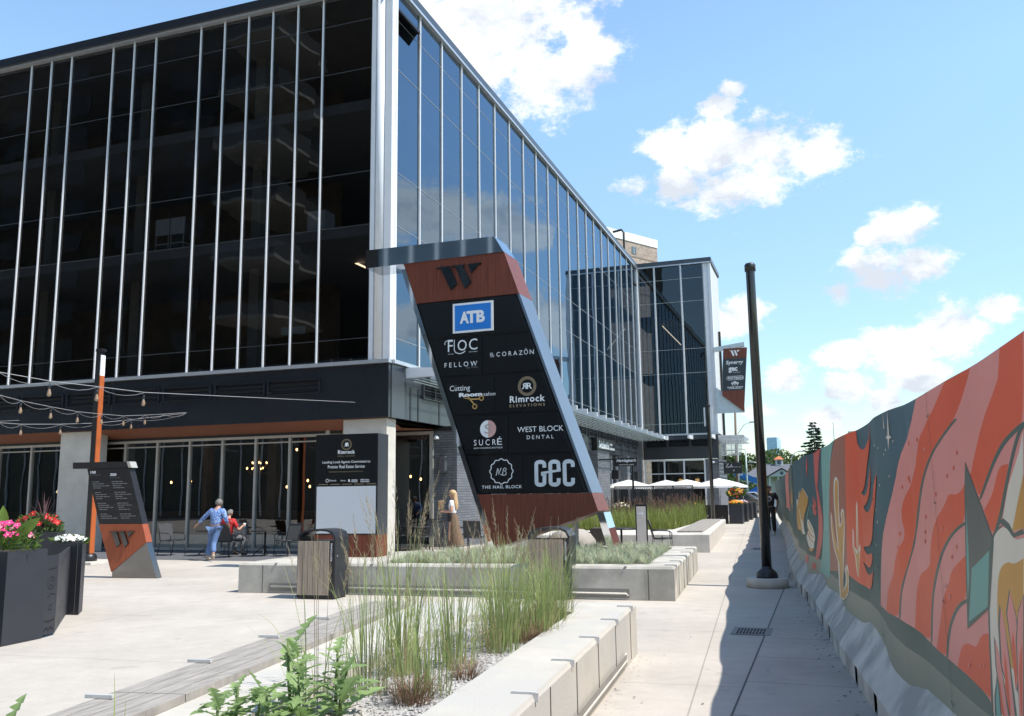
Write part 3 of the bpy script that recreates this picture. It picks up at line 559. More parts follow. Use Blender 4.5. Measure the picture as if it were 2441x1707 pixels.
def f_sci(c):
    c.stroke([(-3.46, 4.08), (-3.36, 3.93), (-3.245, 3.80)], [.012, .035, .03], fr); c.stroke([(-3.52, 3.965), (-3.30, 3.92), (-3.12, 3.92)], [.012, .035, .03], fr)
    for cx_, cy_ in ((-3.23, 3.745), (-3.055, 3.935)): c.stroke([(cx_ + .052 * math.cos(t), cy_ + .052 * math.sin(t)) for t in [i * math.pi / 8 for i in range(16)]], .025, fr, True)
letter('scissors_emblem', f_sci, mat('ochre_sign_paint', (.50, .30, .09), .5, 0, .02, 2))
def f_ring(c, x, z, r, w, n=30): c.stroke([(x + r * math.cos(2 * math.pi * i / n), z + r * math.sin(2 * math.pi * i / n)) for i in range(n)], w, fr, True)
def f_rr(c):
    for i in range(40):
        t = 2 * math.pi * i / 40; c.stroke([(-1.90 + .175 * math.cos(t + .1), 4.155 + .175 * math.sin(t + .1)), (-1.90 + .215 * math.cos(t), 4.155 + .215 * math.sin(t))], .016, fr)
    f_ring(c, -1.90, 4.155, .165, .009); f_ring(c, -1.90, 4.155, .222, .009); T(c, 'E L E V A T I O N S', -2.34, 3.68, .87, .065, bold=.02)
letter('ring_emblem', f_rr, GOLD_T)
letter('lettering', lambda c: (T(c, 'R', -2.035, 4.09, .125, .14, bold=.02, flipx=True), T(c, 'R', -1.905, 4.09, .13, .14, bold=.02), T(c, 'Rimrock', -2.335, 3.785, .87, .155, bold=.025, sp=1.15)), WHITE_T)
def f_suc(c):
    c.add([fr(-2.892 + .205 * math.cos(t), 3.20 + .205 * math.sin(t)) for t in [math.pi / 2 + math.pi * i / 16 for i in range(17)]], [tuple(range(17))])
    T(c, 'S U C R', -3.255, 2.82, .56, .135); T(c, 'É', -2.665, 2.82, .12, .19); T(c, 'BODY SUGARING BOUTIQUE', -3.255, 2.735, .725, .04)
letter('lettering', f_suc, WHITE_T)
letter('round_emblem', lambda c: c.add([fr(-2.892 + .205 * math.cos(t), 3.20 + .205 * math.sin(t)) for t in [-math.pi / 2 + math.pi * i / 16 for i in range(17)]], [tuple(range(17))]), mat('blush_pink', (.62, .36, .32), .5, 0, .02, 2))
f3 = lambda x, z: (x * K, -.007, pz(z))
c = MB(); c.text('S', f3, -2.98, 3.09, .18, .22); c.build('lettering', mat('rose_grey', (.42, .33, .33), .5), PY, False, False)
letter('lettering', lambda c: (T(c, 'WEST BLOCK', -2.155, 3.09, 1.12, .125), T(c, 'D E N T A L', -1.925, 2.925, .65, .085)), WHITE_T)
def f_nb(c):
    n = 12; pts = []
    for i in range(n):
        for s in range(5):
            t = 2 * math.pi * (i + (s - 2) / 5.5) / n + math.pi / 2; r = .262 + .03 * math.cos((s - 2) * math.pi / 4.4); pts.append((-2.567 + r * math.cos(t), 2.205 + r * math.sin(t)))
    c.stroke(pts, .02, fr, True)
    c.stroke([(-2.71, 2.12), (-2.695, 2.12), (-2.665, 2.26), (-2.65, 2.28), (-2.645, 2.2), (-2.635, 2.13), (-2.60, 2.22), (-2.575, 2.28), (-2.555, 2.275)], .014, fr)
    c.stroke([(-2.545, 2.12), (-2.51, 2.27), (-2.46, 2.285), (-2.44, 2.25), (-2.49, 2.21), (-2.45, 2.19), (-2.45, 2.13), (-2.52, 2.115), (-2.59, 2.14)], .014, fr)
    T(c, 'THE NAIL BLOCK', -3.06, 1.815, 1.0, .07, bold=.012, sp=1.15)
letter('lettering', f_nb, WHITE_T)
def geC(c, frame, x0, z0, w, h):
    """three condensed heavy letters G e C joined by the bar of the e"""
    def S_(pts, wd): c.stroke([(x0 + a * w, z0 + b * h) for a, b in pts], wd * w, frame)
    lw = .092
    def arc(cx_, top, pts_open, bot):
        return
    def cshape(cx_, gap_hi, gap_lo):
        r = .10; T_ = [(cx_ + r, gap_hi)] + [(cx_ + r * math.cos(t), .86 + .085 * math.sin(t)) for t in [math.pi * i / 8 for i in range(9)]] + [(cx_ - r, .14)] + [(cx_ - r * math.cos(t), .14 - .085 * math.sin(t)) for t in [math.pi * i / 8 for i in range(1, 8)]] + [(cx_ + r, gap_lo)]
        S_(T_, lw)
    cshape(.155, .72, .50); cshape(.5, .60, .30); cshape(.845, .72, .30)
    c.flat([(x0 + .17 * w, z0 + .40 * h), (x0 + .26 * w, z0 + .40 * h), (x0 + .26 * w, z0 + .53 * h), (x0 + .17 * w, z0 + .49 * h)], frame)
    c.flat([(x0 + .17 * w, z0 + .47 * h), (x0 + .653 * w, z0 + .56 * h), (x0 + .653 * w, z0 + .68 * h), (x0 + .60 * w, z0 + .645 * h), (x0 + .17 * w, z0 + .555 * h)], lambda a, b: tuple(Vector(frame(a, b)) + Vector((0, -.001, 0))))
letter('lettering', lambda c: geC(c, fr, -1.76, 1.85, .98, .58), mat('pale_grey_lettering', (.62, .66, .70), .5))

# ------------------------------------------------------------------ small directory pylon
DP = thing('directory_sign', 'small leaning black directory board on a red wood and steel base', 'sign', (-13.59, 15.57, 0), R(6))
B_ = lambda n, poly, m, y0=0, y1=.2: MB().prism(poly, y0, y1, 'y').build(n, m, DP, False)
B_('directory_board', [(-1.50, 1.15), (-.41, 1.15), (-.82, 2.36), (-1.89, 2.36)], mat('board_black', (.013, .013, .015), .45, 0, .1, 3), .01, .2)
B_('lower_panel', [(-1.50, 1.145), (-.41, 1.145), (-.285, .755), (-1.11, .125), (-1.13, .14)], mat('sunlit_wood_laminate', (.30, .075, .032), .38, 0, .25, 3, 0, 30, .4, stretch=(9, 9, .35)))  # lighter copy of the red wood, sunlight put into its colour
B_('steel_base', [(-.29, .745), (0, 0), (-1.10, 0), (-1.105, .12)], mat('brushed_dark_steel', (.20, .20, .20), .10, 1., .1, 3), .01, .19)
B_('top_bar', [(-2.24, 2.365), (-.82, 2.365), (-.88, 2.50), (-2.25, 2.505)], BLACK, -.02, .2)
B_('bar_cap', [(-.815, 2.365), (-.74, 2.365), (-.80, 2.50), (-.875, 2.50)], ALU_D, -.02, .2)
c = MB()
for p in [[(0, 1), (0, .95), (.1, .95), (.33, 0), (.47, .22), (.30, 1)], [(.35, 1), (.35, .95), (.43, .95), (.645, 0), (.78, .22), (.60, .95), (.64, 1)], [(.71, 1), (1, 1), (1, .95), (.93, .9), (.79, .62)]]:
    c.prism([(-1.20 + .62 * a, .65 + .34 * b) for a, b in p], -.04, 0, 'y')
c.build('emblem', DCHR, DP, False)
fd = lambda x, z: (x, .005, z)
c = MB(); c.text('100', fd, -1.80, 2.25, .14, .06, bold=.03); c.text('300', fd, -1.29, 2.19, .16, .06, bold=.03); c.build('lettering', WHITE_T, DP, False, False)
c = MB(); c.text('WEST BLOCK', fd, -1.80, 2.205, .27, .025); c.text('WEST BLOCK', fd, -1.29, 2.14, .27, .025)
for k in range(4):
    z0 = 2.06 - .235 * k; xo = .085 * k
    for j in range(4 if k < 3 else 3):
        for q, x in ((0, -1.74), (1, -1.24)):
            n = 2 + (j * 7 + k * 3 + q) % 3; xx = x + xo + .016 * j
            for w_ in range(n): l = .055 + .03 * ((j + w_ * 5 + k) % 3); c.flat([(xx, z0 - .045 * j), (xx + l, z0 - .045 * j), (xx + l, z0 - .045 * j + .016), (xx, z0 - .045 * j + .016)], fd); xx += l + .014
c.build('lettering', GREY_T, DP, False, False)
c = MB()
for z in (2.115, 1.88, 1.645, 1.41): x = -1.89 + (2.36 - z) * .322; c.prism([(x, z - .008), (x + 1.08, z - .008), (x + 1.08, z + .008), (x, z + .008)], .004, .01, 'y')
c.build('divider', BLACK, DP, False)

# ------------------------------------------------------------------ estate agent's board on the planter
KB = thing('advert_kiosk', 'black advertising board with a blank grey poster and red wood foot', 'sign', (-8.2, 15.34, .515), R(3))
MB().box(-1.345, .03, .425, 0, .5, 2.385).build('case', PANEL_R, KB, False)
MB().box(-1.345, 0, 1.375, 0, .03, 2.385).build('upper_face', BLACK_G, KB, False)
MB().box(-1.345, 0, 0, 0, .5, .425).build('lower_panel', WOODRED, KB, False)
MB().box(-1.345, 0, .426, 0, .029, 1.374).build('poster_frame', BLACK, KB, False)
MB().quad((-1.305, -.004, .45), (-.025, -.004, .45), (-.025, -.004, 1.36), (-1.305, -.004, 1.36)).build('blank_poster', mat('poster_grey_white', (.56, .58, .61), .45, 0, .02, 1), KB, False)
fk = lambda x, z: (x, -.004, z)
c = MB(); c.text('R', fk, -.715, 2.14, .05, .075, bold=.03, flipx=True); c.text('R', fk, -.665, 2.14, .05, .075, bold=.03); c.text('Rimrock', fk, -.855, 1.995, .37, .075, bold=.02, sp=1.1)
c.text('Leading Local Agents Committed to', fk, -.67, 1.80, 1.04, .065, al='c'); c.text('Premier Real Estate Service', fk, -.67, 1.715, .80, .065, al='c')
c.text('Rimrock', fk, -1.03, 1.46, .15, .035); c.text('WE’RE LOCAL.', fk, -.36, 1.47, .20, .025, bold=.02); c.text('WE’RE GLOBAL.', fk, -.36, 1.435, .20, .025, bold=.02); c.text('R', fk, -.62, 1.445, .05, .05, bold=.06)
for z in (1.44, 1.46, 1.48): c.flat([(-.55, z), (-.42, z), (-.42, z + .008), (-.55, z + .008)], fk)
c.text('Equity', fk, -.79, 1.455, .12, .03, shear=.3)
c.stroke([(-1.08 + .03 * math.cos(t), 1.475 + .03 * math.sin(t)) for t in [i * math.pi / 8 for i in range(16)]], .008, fk, True)
c.build('lettering', WHITE_T, KB, False, False)
c = MB()
for r_, w_ in ((.105, .012), (.083, .006)): c.stroke([(-.67 + r_ * math.cos(t), 2.178 + r_ * math.sin(t)) for t in [i * math.pi / 14 for i in range(28)]], w_, fk, True)
c.text('REAL  ESTATE', fk, -.855, 1.94, .37, .025); c.text('RIMROCKREALESTATE.CA', fk, -.67, 1.635, .74, .022, al='c')
for i in range(5): c.flat([(-1.27 + i * .26, 1.395), (-1.06 + i * .26, 1.395), (-1.06 + i * .26, 1.408), (-1.27 + i * .26, 1.408)], fk)
c.build('lettering', mat('dim_gold_lettering', (.22, .18, .11), .5), KB, False, False)

# ------------------------------------------------------------------ projecting banner on the wing
BN = thing('banner_sign', 'projecting tenant banner with red top and pointed red foot on the far wing', 'sign', (XW, YW - .2, 6))
Y_ = YW - .2; o6 = lambda L: [(x, z) for x, z in L]
MB().prism([(-6.62, 11.2), (-4.55, 11.45), (-4.55, 11.75), (-6.62, 11.5)], Y_ - .02, Y_ + .3, 'y').build('upper_arm', mat('pale_blue_steel', (.52, .60, .63), .35), BN)
MB().prism([(-6.62, 6.95), (-4.75, 6.95), (-4.75, 7.3), (-6.1, 8.35), (-6.62, 8.75)], Y_ + .02, Y_ + .25, 'y').build('lower_bracket', mat('pale_blue_steel', (.52, .60, .63), .35), BN)
MB().prism([(-6.2, 8.4), (-6.05, 8.4), (-5.85, 11.2), (-6.0, 11.2)], Y_ + .03, Y_ + .2, 'y').build('edge_plate', mat('pale_blue_steel', (.52, .60, .63), .35), BN)
bx = lambda z: -5.94 + (11.35 - z) * -.075
bx2 = lambda z: -4.38 - (11.35 - z) * .095
MB().prism([(bx(10.65), 10.65), (bx2(10.65), 10.65), (bx2(11.35), 11.35), (bx(11.35), 11.35)], Y_ - .1, Y_ + .015, 'y').build('upper_panel', WOODRED, BN)
MB().prism([(bx(8.45), 8.45), (bx2(8.45), 8.45), (bx2(10.64), 10.64), (bx(10.64), 10.64)], Y_ - .1, Y_ + .015, 'y').build('tenant_panel', mat('slate_panel', (.028, .036, .042), .35), BN)
MB().prism([(bx(8.15), 8.15), (bx2(7.0), 7.0), (bx2(8.44), 8.44), (bx(8.44), 8.44)], Y_ - .1, Y_ + .015, 'y').build('lower_panel', WOODRED, BN)
fb = lambda x, z: (x, Y_ - .104, z)
c = MB(); wlogo(c, fb, -5.55, 10.78, .68, .42); c.text('Synergy', fb, -5.82, 10.18, 1.15, .33, bold=.02, shear=.15); c.text('gec', fb, -5.68, 9.66, .6, .38, bold=.04); c.text('architecture', fb, -5.36, 9.66, .45, .06)
c.text('PATTISON', fb, -5.72, 9.22, .95, .15, bold=.03); c.stroke([(-5.72, 9.17), (-4.8, 9.17), (-4.72, 9.22), (-4.70, 9.30), (-4.74, 9.38), (-4.8, 9.42), (-5.72, 9.42), (-5.80, 9.37), (-5.83, 9.30), (-5.79, 9.21)], .025, fb, True)
for a, b, r_ in ((-5.45, 8.93, .1), (-5.3, 8.98, .11), (-5.14, 8.93, .1)): c.add([fb(a + r_ * math.cos(t), b + r_ * .8 * math.sin(t)) for t in [i * math.pi / 5 for i in range(10)]], [tuple(range(10))])
for a in (-5.45, -5.3, -5.14): c.flat([(a - .02, 8.78), (a + .02, 8.78), (a + .02, 8.95), (a - .02, 8.95)], fb)
c.text('ALDER GROUP', fb, -5.82, 8.62, 1.05, .1, bold=.02); c.flat([(-5.72, 8.56), (-4.88, 8.56), (-4.88, 8.585), (-5.72, 8.585)], fb)
c.build('lettering', WHITE_T, BN, True, False)
# shop signs
def board(name, label, x0, x1, z0, z1, y, txt):
    t = thing(name, label, 'sign', ((x0 + x1) / 2, y, z0))
    MB().box(x0, y, z0, x1, y + .1, z1).build('board', BLACK, t); c = MB(); txt(c, lambda x, z: (x, y - .006, z)); c.build('lettering', WHITE_T, t, True, False); return t
def script(c, f, pts, w): c.stroke(pts, w, f)
def her(c, f): c.text('Herrington’s', f, -10.36, 3.25, 1.07, .20, shear=.4, bold=.03); c.text('LUXURY FLORAL DESIGN', f, -10.22, 3.12, .80, .055)
t = board('shop_sign', 'black florist sign in white script hung over the patio screen', -10.5, -9.24, 3.06, 3.5, 46, her)
c = MB(); c.box(-11.4, 46.03, 3.42, -10.5, 46.07, 3.48); c.box(-9.55, 46.02, .0, -9.45, 46.09, 3.06); c.build('bracket', BLACK, t)
def zul(c, f):
    c.stroke([(-6.15, 3.5), (-5.98, 3.53), (-6.16, 3.27), (-6.0, 3.27), (-5.95, 3.36), (-5.94, 3.28), (-5.88, 3.3), (-5.85, 3.38), (-5.8, 3.5), (-5.8, 3.3), (-5.74, 3.28), (-5.7, 3.34), (-5.7, 3.28)], .03, f)
    c.text('EATERY + BAR', f, -5.62, 3.27, .42, .05); c.text('v', f, -5.72, 3.0, .12, .1)
t = board('shop_sign', 'black eatery sign with thin white script to the right of the wing wall', -6.32, -5.12, 2.85, 3.58, 61 - .35, zul)
c = MB(); c.box(-6.66, 60.72, 3.6, -5.2, 60.78, 3.66); c.build('bracket', BLACK, t)
SG = thing('shop_sign', 'black fascia sign with bold white script and two small lines above the brick pier', 'sign', (XF + .06, 48.7, 4))
MB().box(XF + .1, 46.5, 3.98, XF + .35, 50.95, 4.68).build('board', BLACK, SG)
fs_ = lambda x, z: (XF + .356, 46.5 + x, z)
c = MB(); c.text('Swizzlesticks', fs_, .35, 4.12, 2.5, .42, shear=.3, bold=.03); c.text('HAIR', fs_, 3.0, 4.36, .7, .13, bold=.04); c.text('SALON SPA', fs_, 2.95, 4.12, 1.3, .13, bold=.04); c.build('lettering', WHITE_T, SG, True, False)
# ------------------------------------------------------------------ concrete seat planters
def seat_planter(t, outer, inner, ztop, bed, parts=True):
    """ring wall with a chamfered outer edge, plus a soil bed"""
    n = len(outer); c = MB(); ch = .035
    cx_ = sum(p[0] for p in outer) / n; cy_ = sum(p[1] for p in outer) / n
    def ins(p, d):
        dx, dy = cx_ - p[0], cy_ - p[1]; l = math.hypot(dx, dy); return (p[0] + dx / l * d, p[1] + dy / l * d)
    o0 = [(*p, 0) for p in outer]; o1 = [(*p, ztop - ch) for p in outer]; o2 = [(*ins(p, ch * 1.3), ztop) for p in outer]; i0 = [(*p, ztop) for p in inner]; i1 = [(*p, bed - .05) for p in inner]
    vs_ = o0 + o1 + o2 + i0 + i1; fs = []
    for k in range(4):
        for i in range(n): j = (i + 1) % n; fs.append((k * n + i, k * n + j, (k + 1) * n + j, (k + 1) * n + i))
    c.add(vs_, fs); return c
PL1 = thing('seat_planter', 'triangular concrete seat planter with tall green reed grass and metal edge clips, nearest the camera', 'planter', (-2.9, 6, 0))
o1 = [(-1.46, 2.0), (-1.98, 9.53), (-3.82, 9.25), (-4.74, 8.84), (-3.66, 2.0)]
i1 = [(-1.95, 2.0 + .3), (-2.43, 8.66), (-2.75, 8.66), (-3.35, 8.2), (-2.85, 2.3)]
P1C = mat('planter_concrete_pale', (.47, .44, .385), .85, 0, .12, 2.2, .25, 50, .3, var2=((.43, .415, .38), 1.2))
seat_planter(PL1, o1, i1, .52, .44).build('wall', P1C, PL1)
c = MB(); c.quad(*[(x, y, .45) for x, y in i1]); c.build('soil', mat('pale_gravel', (.40, .385, .365), .95, 0, .45, 38, .9, 60), PL1)
# joints, clips, recessed rail
def along(p, q, t): return (p[0] + (q[0] - p[0]) * t, p[1] + (q[1] - p[1]) * t)
JT = mat('joint_dark', (.12, .11, .10), .9)  # dark colour of the joints and seams
SS = mat('stainless_clip', (.56, .55, .53), .5, .2, .1, 6)
c = MB()
for y in (3.6, 4.5, 5.48, 6.31, 7.2, 8.1, 9.05): x = -1.46 - (y - 2) * .0691; MB().obox((x + .002, y, .255), .006, .012, .46).build('joint', JT, PL1)
for y in (4.0, 5.1, 6.15, 7.16, 8.19, 9.16):
    x = -1.46 - (y - 2) * .0691; c = MB(); c.obox((x - .07, y, .527), .15, .022, .012, R(4)); c.obox((x - .0, y, .505), .04, .022, .05, R(4)); c.build('edge_clip', SS, PL1)
c = MB(); c.tube([(-1.585, 4.0, .085), (-1.90, 8.6, .085), (-1.915, 8.66, .14)], .016, 6); c.build('rail', mat('pale_rail', (.55, .52, .46), .5), PL1)
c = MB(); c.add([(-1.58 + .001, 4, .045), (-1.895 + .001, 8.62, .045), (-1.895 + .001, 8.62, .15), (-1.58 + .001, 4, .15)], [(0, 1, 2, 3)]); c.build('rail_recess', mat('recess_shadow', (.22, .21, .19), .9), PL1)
# timber seat along the plaza side
cL = [(-3.66, 2.0), (-4.74, 8.84)]
for k in range(4):
    c = MB(); w0 = .02 + k * .118; d = Vector((cL[1][0] - cL[0][0], cL[1][1] - cL[0][1], 0)).normalized(); nn = Vector((d.y, -d.x, 0))
    if nn.x < 0: nn = -nn
    L_ = 6.7; a = Vector((cL[0][0], cL[0][1], .522)) + nn * w0; 
    for s0 in (0.1, 2.3, 4.5):
        e = min(s0 + 2.19, L_); p, q = a + d * s0, a + d * e; w_ = nn * .108
        c.add([p, q, q + w_, p + w_, p + Vector((0, 0, .045)), q + Vector((0, 0, .045)), q + w_ + Vector((0, 0, .045)), p + w_ + Vector((0, 0, .045))], [(0, 1, 2, 3), (4, 5, 6, 7), (0, 1, 5, 4), (2, 3, 7, 6), (1, 2, 6, 5), (0, 3, 7, 4)])
    c.build('seat_plank', GREYWOOD, PL1)
for s in (2.13, 3.2, 4.25, 5.3):
    p = Vector((cL[0][0], cL[0][1], .58)) + d * s + nn * .05; c = MB(); c.obox(p, .17, .03, .02, math.atan2(d.y, d.x) - math.pi / 2); c.build('edge_clip', SS, PL1)

PL2 = thing('seat_planter', 'grey concrete seat planter holding the leaning pylon and blue fescue', 'planter', (-6, 16, 0), 0)
o2 = [(-10.06, 13.62), (-2.31, 14.13), (-2.69, 19.6), (-5.5, 19.6), (-8.0, 17.3), (-10.13, 15.9)]
i2 = [(-7.55, 14.08), (-2.83, 14.62), (-3.13, 19.0), (-5.2, 19.0), (-7.4, 17.0), (-7.55, 15.0)]
seat_planter(PL2, o2, i2, .515, .46).build('wall', CONC, PL2)
c = MB(); c.quad(*[(x, y, .46) for x, y in i2]); c.build('soil', mat('dark_soil', (.09, .075, .055), .95, 0, .4, 20, .6, 40), PL2)
P2 = lambda s, z, o=-.004: (-10.06 + s * .9979 + o * .066, 13.62 + s * .0657 - abs(o) * .998, z)
fr2 = lambda s, z: (-10.06 + s * .9979, 13.62 + s * .0657 - .004, z)
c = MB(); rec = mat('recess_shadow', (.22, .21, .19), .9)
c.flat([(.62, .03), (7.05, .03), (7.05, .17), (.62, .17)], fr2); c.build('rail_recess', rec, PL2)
c = MB(); c.tube([fr2(.66, .115), fr2(7.0, .095), tuple(Vector(fr2(7.03, .06)))], .018, 6); c.build('rail', mat('pale_rail', (.55, .52, .46), .5), PL2)
c = MB()
for s in (.48, 1.9, 3.3, 4.75, 6.1, 7.35): MB().flat([(s, .0), (s + .016, .0), (s + .016, .475), (s, .475)], lambda a, z: tuple(Vector(fr2(a, z)) + Vector((0, -.002, 0)))).build('joint', JT, PL2, True, False)
for y in (14.9, 15.9, 17, 18.2): x = -2.31 - (y - 14.13) * .0695; MB().obox((x + .003, y, .24), .006, .014, .46).build('joint', JT, PL2)
for y in (14.5, 15.35, 16.6, 17.6, 18.7):
    x = -2.31 - (y - 14.13) * .0695; c = MB(); c.obox((x - .09, y, .523), .19, .03, .012, R(4)); c.obox((x + .0, y, .495), .035, .03, .06, R(4)); c.build('edge_clip', SS, PL2)
for s in (.75, 2.6, 7.0): c = MB(); p = Vector(fr2(s, .52)); c.obox(p + Vector((0, .05, .002)), .04, .12, .012, R(4)); c.build('edge_clip', SS, PL2)

PL3 = thing('seat_planter', 'long concrete seat planter with timber seat and tall feathery grass by the far wing', 'planter', (-5, 30, 0))
o3 = [(-9.6, 24.7), (-3.14, 25.45), (-4.06, 38.7), (-5.2, 39.2), (-9.6, 27.6)]
i3 = [(-8.9, 26.9), (-4.6, 28.2), (-4.75, 38.1), (-5.0, 38.4), (-8.9, 27.4)]
seat_planter(PL3, o3, i3, .515, .47).build('wall', CONC_L, PL3)
c = MB(); c.quad(*[(x, y, .47) for x, y in i3]); c.build('soil', mat('dark_soil', (.09, .075, .055)), PL3)
c = MB()
for k in range(5):
    x0 = -3.42 - k * .15; c.add([(x0, 26.2, .52), (x0 - .13, 26.2, .52), (x0 - .13 - .72, 37.6, .52), (x0 - .72, 37.6, .52), (x0, 26.2, .56), (x0 - .13, 26.2, .56), (x0 - .13 - .72, 37.6, .56), (x0 - .72, 37.6, .56)], [(0, 1, 2, 3), (4, 5, 6, 7), (0, 1, 5, 4), (1, 2, 6, 5), (2, 3, 7, 6), (3, 0, 4, 7)])
c.build('timber_seat', GREYWOOD, PL3)
c = MB()
for s in (.3, .55, .8): MB().obox((-9.6 + 6.46 * s, 24.7 + .75 * s - .003, .25), .02, .008, .46, R(6.6)).build('joint', JT, PL3)

# ------------------------------------------------------------------ timber clad recycling bins
BINWOOD = mat('bin_oak_boards', (.31, .25, .195), .75, 0, .5, 3.5, .2, 20, .3, stretch=(14, 14, .5))
def make_bin(label, loc, rz):
    t = thing('recycling_bin', label, 'bin', loc, rz, 'timber clad recycling bins')
    # frame: two side cheeks and a bent hood, front left corner at origin
    W_, D_ = .70, .50; c = MB(); prof = [(0, 1.02), (.02, 1.07), (.08, 1.11), (.22, 1.135), (.42, 1.145), (.56, 1.13), (.65, 1.09), (W_, 1.0)]
    inner = [(x * .93 + .025, z - .032) for x, z in prof]
    c.prism(prof + inner[::-1], 0, D_, 'y'); c.box(W_ - .035, 0, .03, W_, D_, 1.0); c.box(0, .0, .93, .03, D_, 1.02); c.box(0, .0, .03, .02, D_, .93); c.build('hood_frame', mat('bin_steel', (.042, .044, .05), .35, .4, .1, 4), t, False)
    MB().box(.02, .03, .93, W_ - .036, D_ - .03, .95).build('inner_lid', BLACK, t, False)
    MB().box(.02, .02, .0, W_ - .04, D_ - .02, .07).build('plinth', BLACK, t, False)
    c = MB(); n = 6; w = (W_ - .115) / n
    for i in range(n): c.box(.012 + i * w, -.012, .065, .012 + (i + 1) * w - .006, .02, .945)
    c.build('timber_front', BINWOOD, t, False)
    MB().box(.02, .021, .07, W_ - .036, D_ - .03, .93).build('body', BLACK, t, False)
    MB().box(W_ - .10, -.008, .06, W_ - .036, .02, .945).build('black_stile', BLACK, t, False)
    c = MB(); ff = lambda a, b: (W_ - .052 - b, -.010, a); c.text('RECYCLING', ff, .62, 0, .29, .028, bold=.02); c.build('lettering', WHITE_T, t, False, False)
    c = MB(); c.ball((W_ + .004, .07, .70), .011); c.build('lock', CHROME, t, False); return t
b1 = make_bin('timber clad recycling bin standing alone left of the tall grass', (-8.44, 13.0, 0), R(3.7))
b2 = clone(b1, (-4.63, 13.83, 0), R(3.7), 'timber clad recycling bin half hidden behind tall green grass under the pylon')
c = MB(); t = thing('timber_box', 'shaded timber clad box behind the steel leg of the leaning pylon', 'box', (-5.1, 20.6, 0))
c.prism([(-5.35, 0), (-4.62, 0), (-4.95, .86), (-5.30, .86)], 20.5, 20.95, 'y'); c.build('boards', mat('shaded_bin_boards', (.075, .062, .052), .75, 0, .3, 3, stretch=(14, 14, .5)), t)  # bin boards with the shade put into their colour
t = thing('concrete_dome', 'rounded pale concrete seat under the leaning pylon', 'seat', (-5.75, 20.4, 0))
c = MB(); c.lathe([(.62, 0), (.62, .42), (.58, .6), (.47, .74), (.28, .83), (0, .86)], (-5.75, 20.55, 0), 28); c.build('concrete_body', mat('dome_concrete', (.33, .30, .26), .85, 0, .15, 3), t)

# ------------------------------------------------------------------ lamp posts, drains
def lamp_post(label, x, y, h, r, pad=True, heads=False):
    t = thing('lamp_post', label, 'lamp post', (x, y, 0), 0, 'black round lamp posts along the sidewalk')
    z0 = .16 if pad else 0
    if pad: c = MB(); c.lathe([(.36, 0), (.36, .155), (.35, .16), (0, .16)], (x, y, 0), 40); c.build('concrete_pad', CONC_L, t)
    c = MB(); c.lathe([(.19, 0), (.19, .03), (.17, .09), (.12, .14), (r * 1.05, .16), (r * 1.02, .2)], (x, y, z0), 28); c.build('base_cover', BLACK, t)
    c = MB(); c.lathe([(r, 0), (r * .93, h - z0 - .1), (r * .93, h - z0)], (x, y, z0), 24); c.build('pole', mat('post_black', (.012, .012, .013), .25, 0, .1, 4, coat=.4), t)
    c = MB(); c.lathe([(r * 1.15, 0), (r * 1.15, .12), (r * .9, .15)], (x, y, h - .1), 24); c.build('cap', BLACK, t)
    if heads:
        for s in (-1, 1): MB().box(x + s * .17 - .03, y - .03, h - .95, x + s * .17 + .03, y + .03, h - .1).build('light_bar', WHITE_M, t)
    return t
lamp_post('tall black lamp post on a round concrete pad in the middle of the sidewalk', -1.06, 16.55, 5.85, .088)
lamp_post('slim black lamp post with two white light bars in front of the far wing', -4.75, 40.2, 5.55, .085, False, True)
OP = thing('lamp_post', 'black pole with an orange and white strip holding the string lights', 'lamp post', (-18.66, 18.8, 0))
c = MB(); c.box(-19.1, 18.3, 0, -18.1, 19.3, .06); c.build('concrete_pad', CONC_L, OP)
c = MB(); c.lathe([(.2, 0), (.2, .1), (.17, .17), (.13, .2)], (-18.66, 18.8, .06), 20); c.build('base_cover', BLACK, OP)
MB().box(-18.76, 18.72, .2, -18.60, 18.88, 5.72).build('pole', BLACK, OP)
MB().box(-18.60, 18.722, .2, -18.575, 18.878, 5.05).build('orange_strip', mat('orange_strip_paint', (.42, .105, .03), .4), OP)
MB().box(-18.60, 18.722, 5.05, -18.575, 18.878, 5.62).build('white_strip', WHITE_T, OP)
MB().box(-18.77, 18.71, 5.72, -18.565, 18.89, 5.80).build('cap', BLACK, OP)
def drain(label, x0, y0, x1, y1, rot):
    t = thing('drain_grate', label, 'drain', ((x0 + x1) / 2, (y0 + y1) / 2, 0.004))
    MB().box(x0, y0, .0005, x1, y1, .004).build('frame', mat('cast_iron', (.12, .12, .125), .5, .5, .2, 10), t)
    c = MB(); n = 9
    for i in range(n):
        for j in range(2):
            a = x0 + .06 + (x1 - x0 - .12) * i / n; b = y0 + .06 + (y1 - y0 - .12) * j / 2; c.box(a, b, .004, a + (x1 - x0 - .12) / n * .55, b + (y1 - y0 - .12) / 2 * .8, .0065)
    c.build('slots', mat('grate_hole', (.006, .006, .006), .9), t)
drain('rectangular iron drain grate in the shaded sidewalk near the lamp post', -1.17, 11.05, -.71, 11.62, 0)
drain('rectangular iron drain grate in the sidewalk further along by the walking man', -2.15, 26.9, -1.74, 27.7, 0)

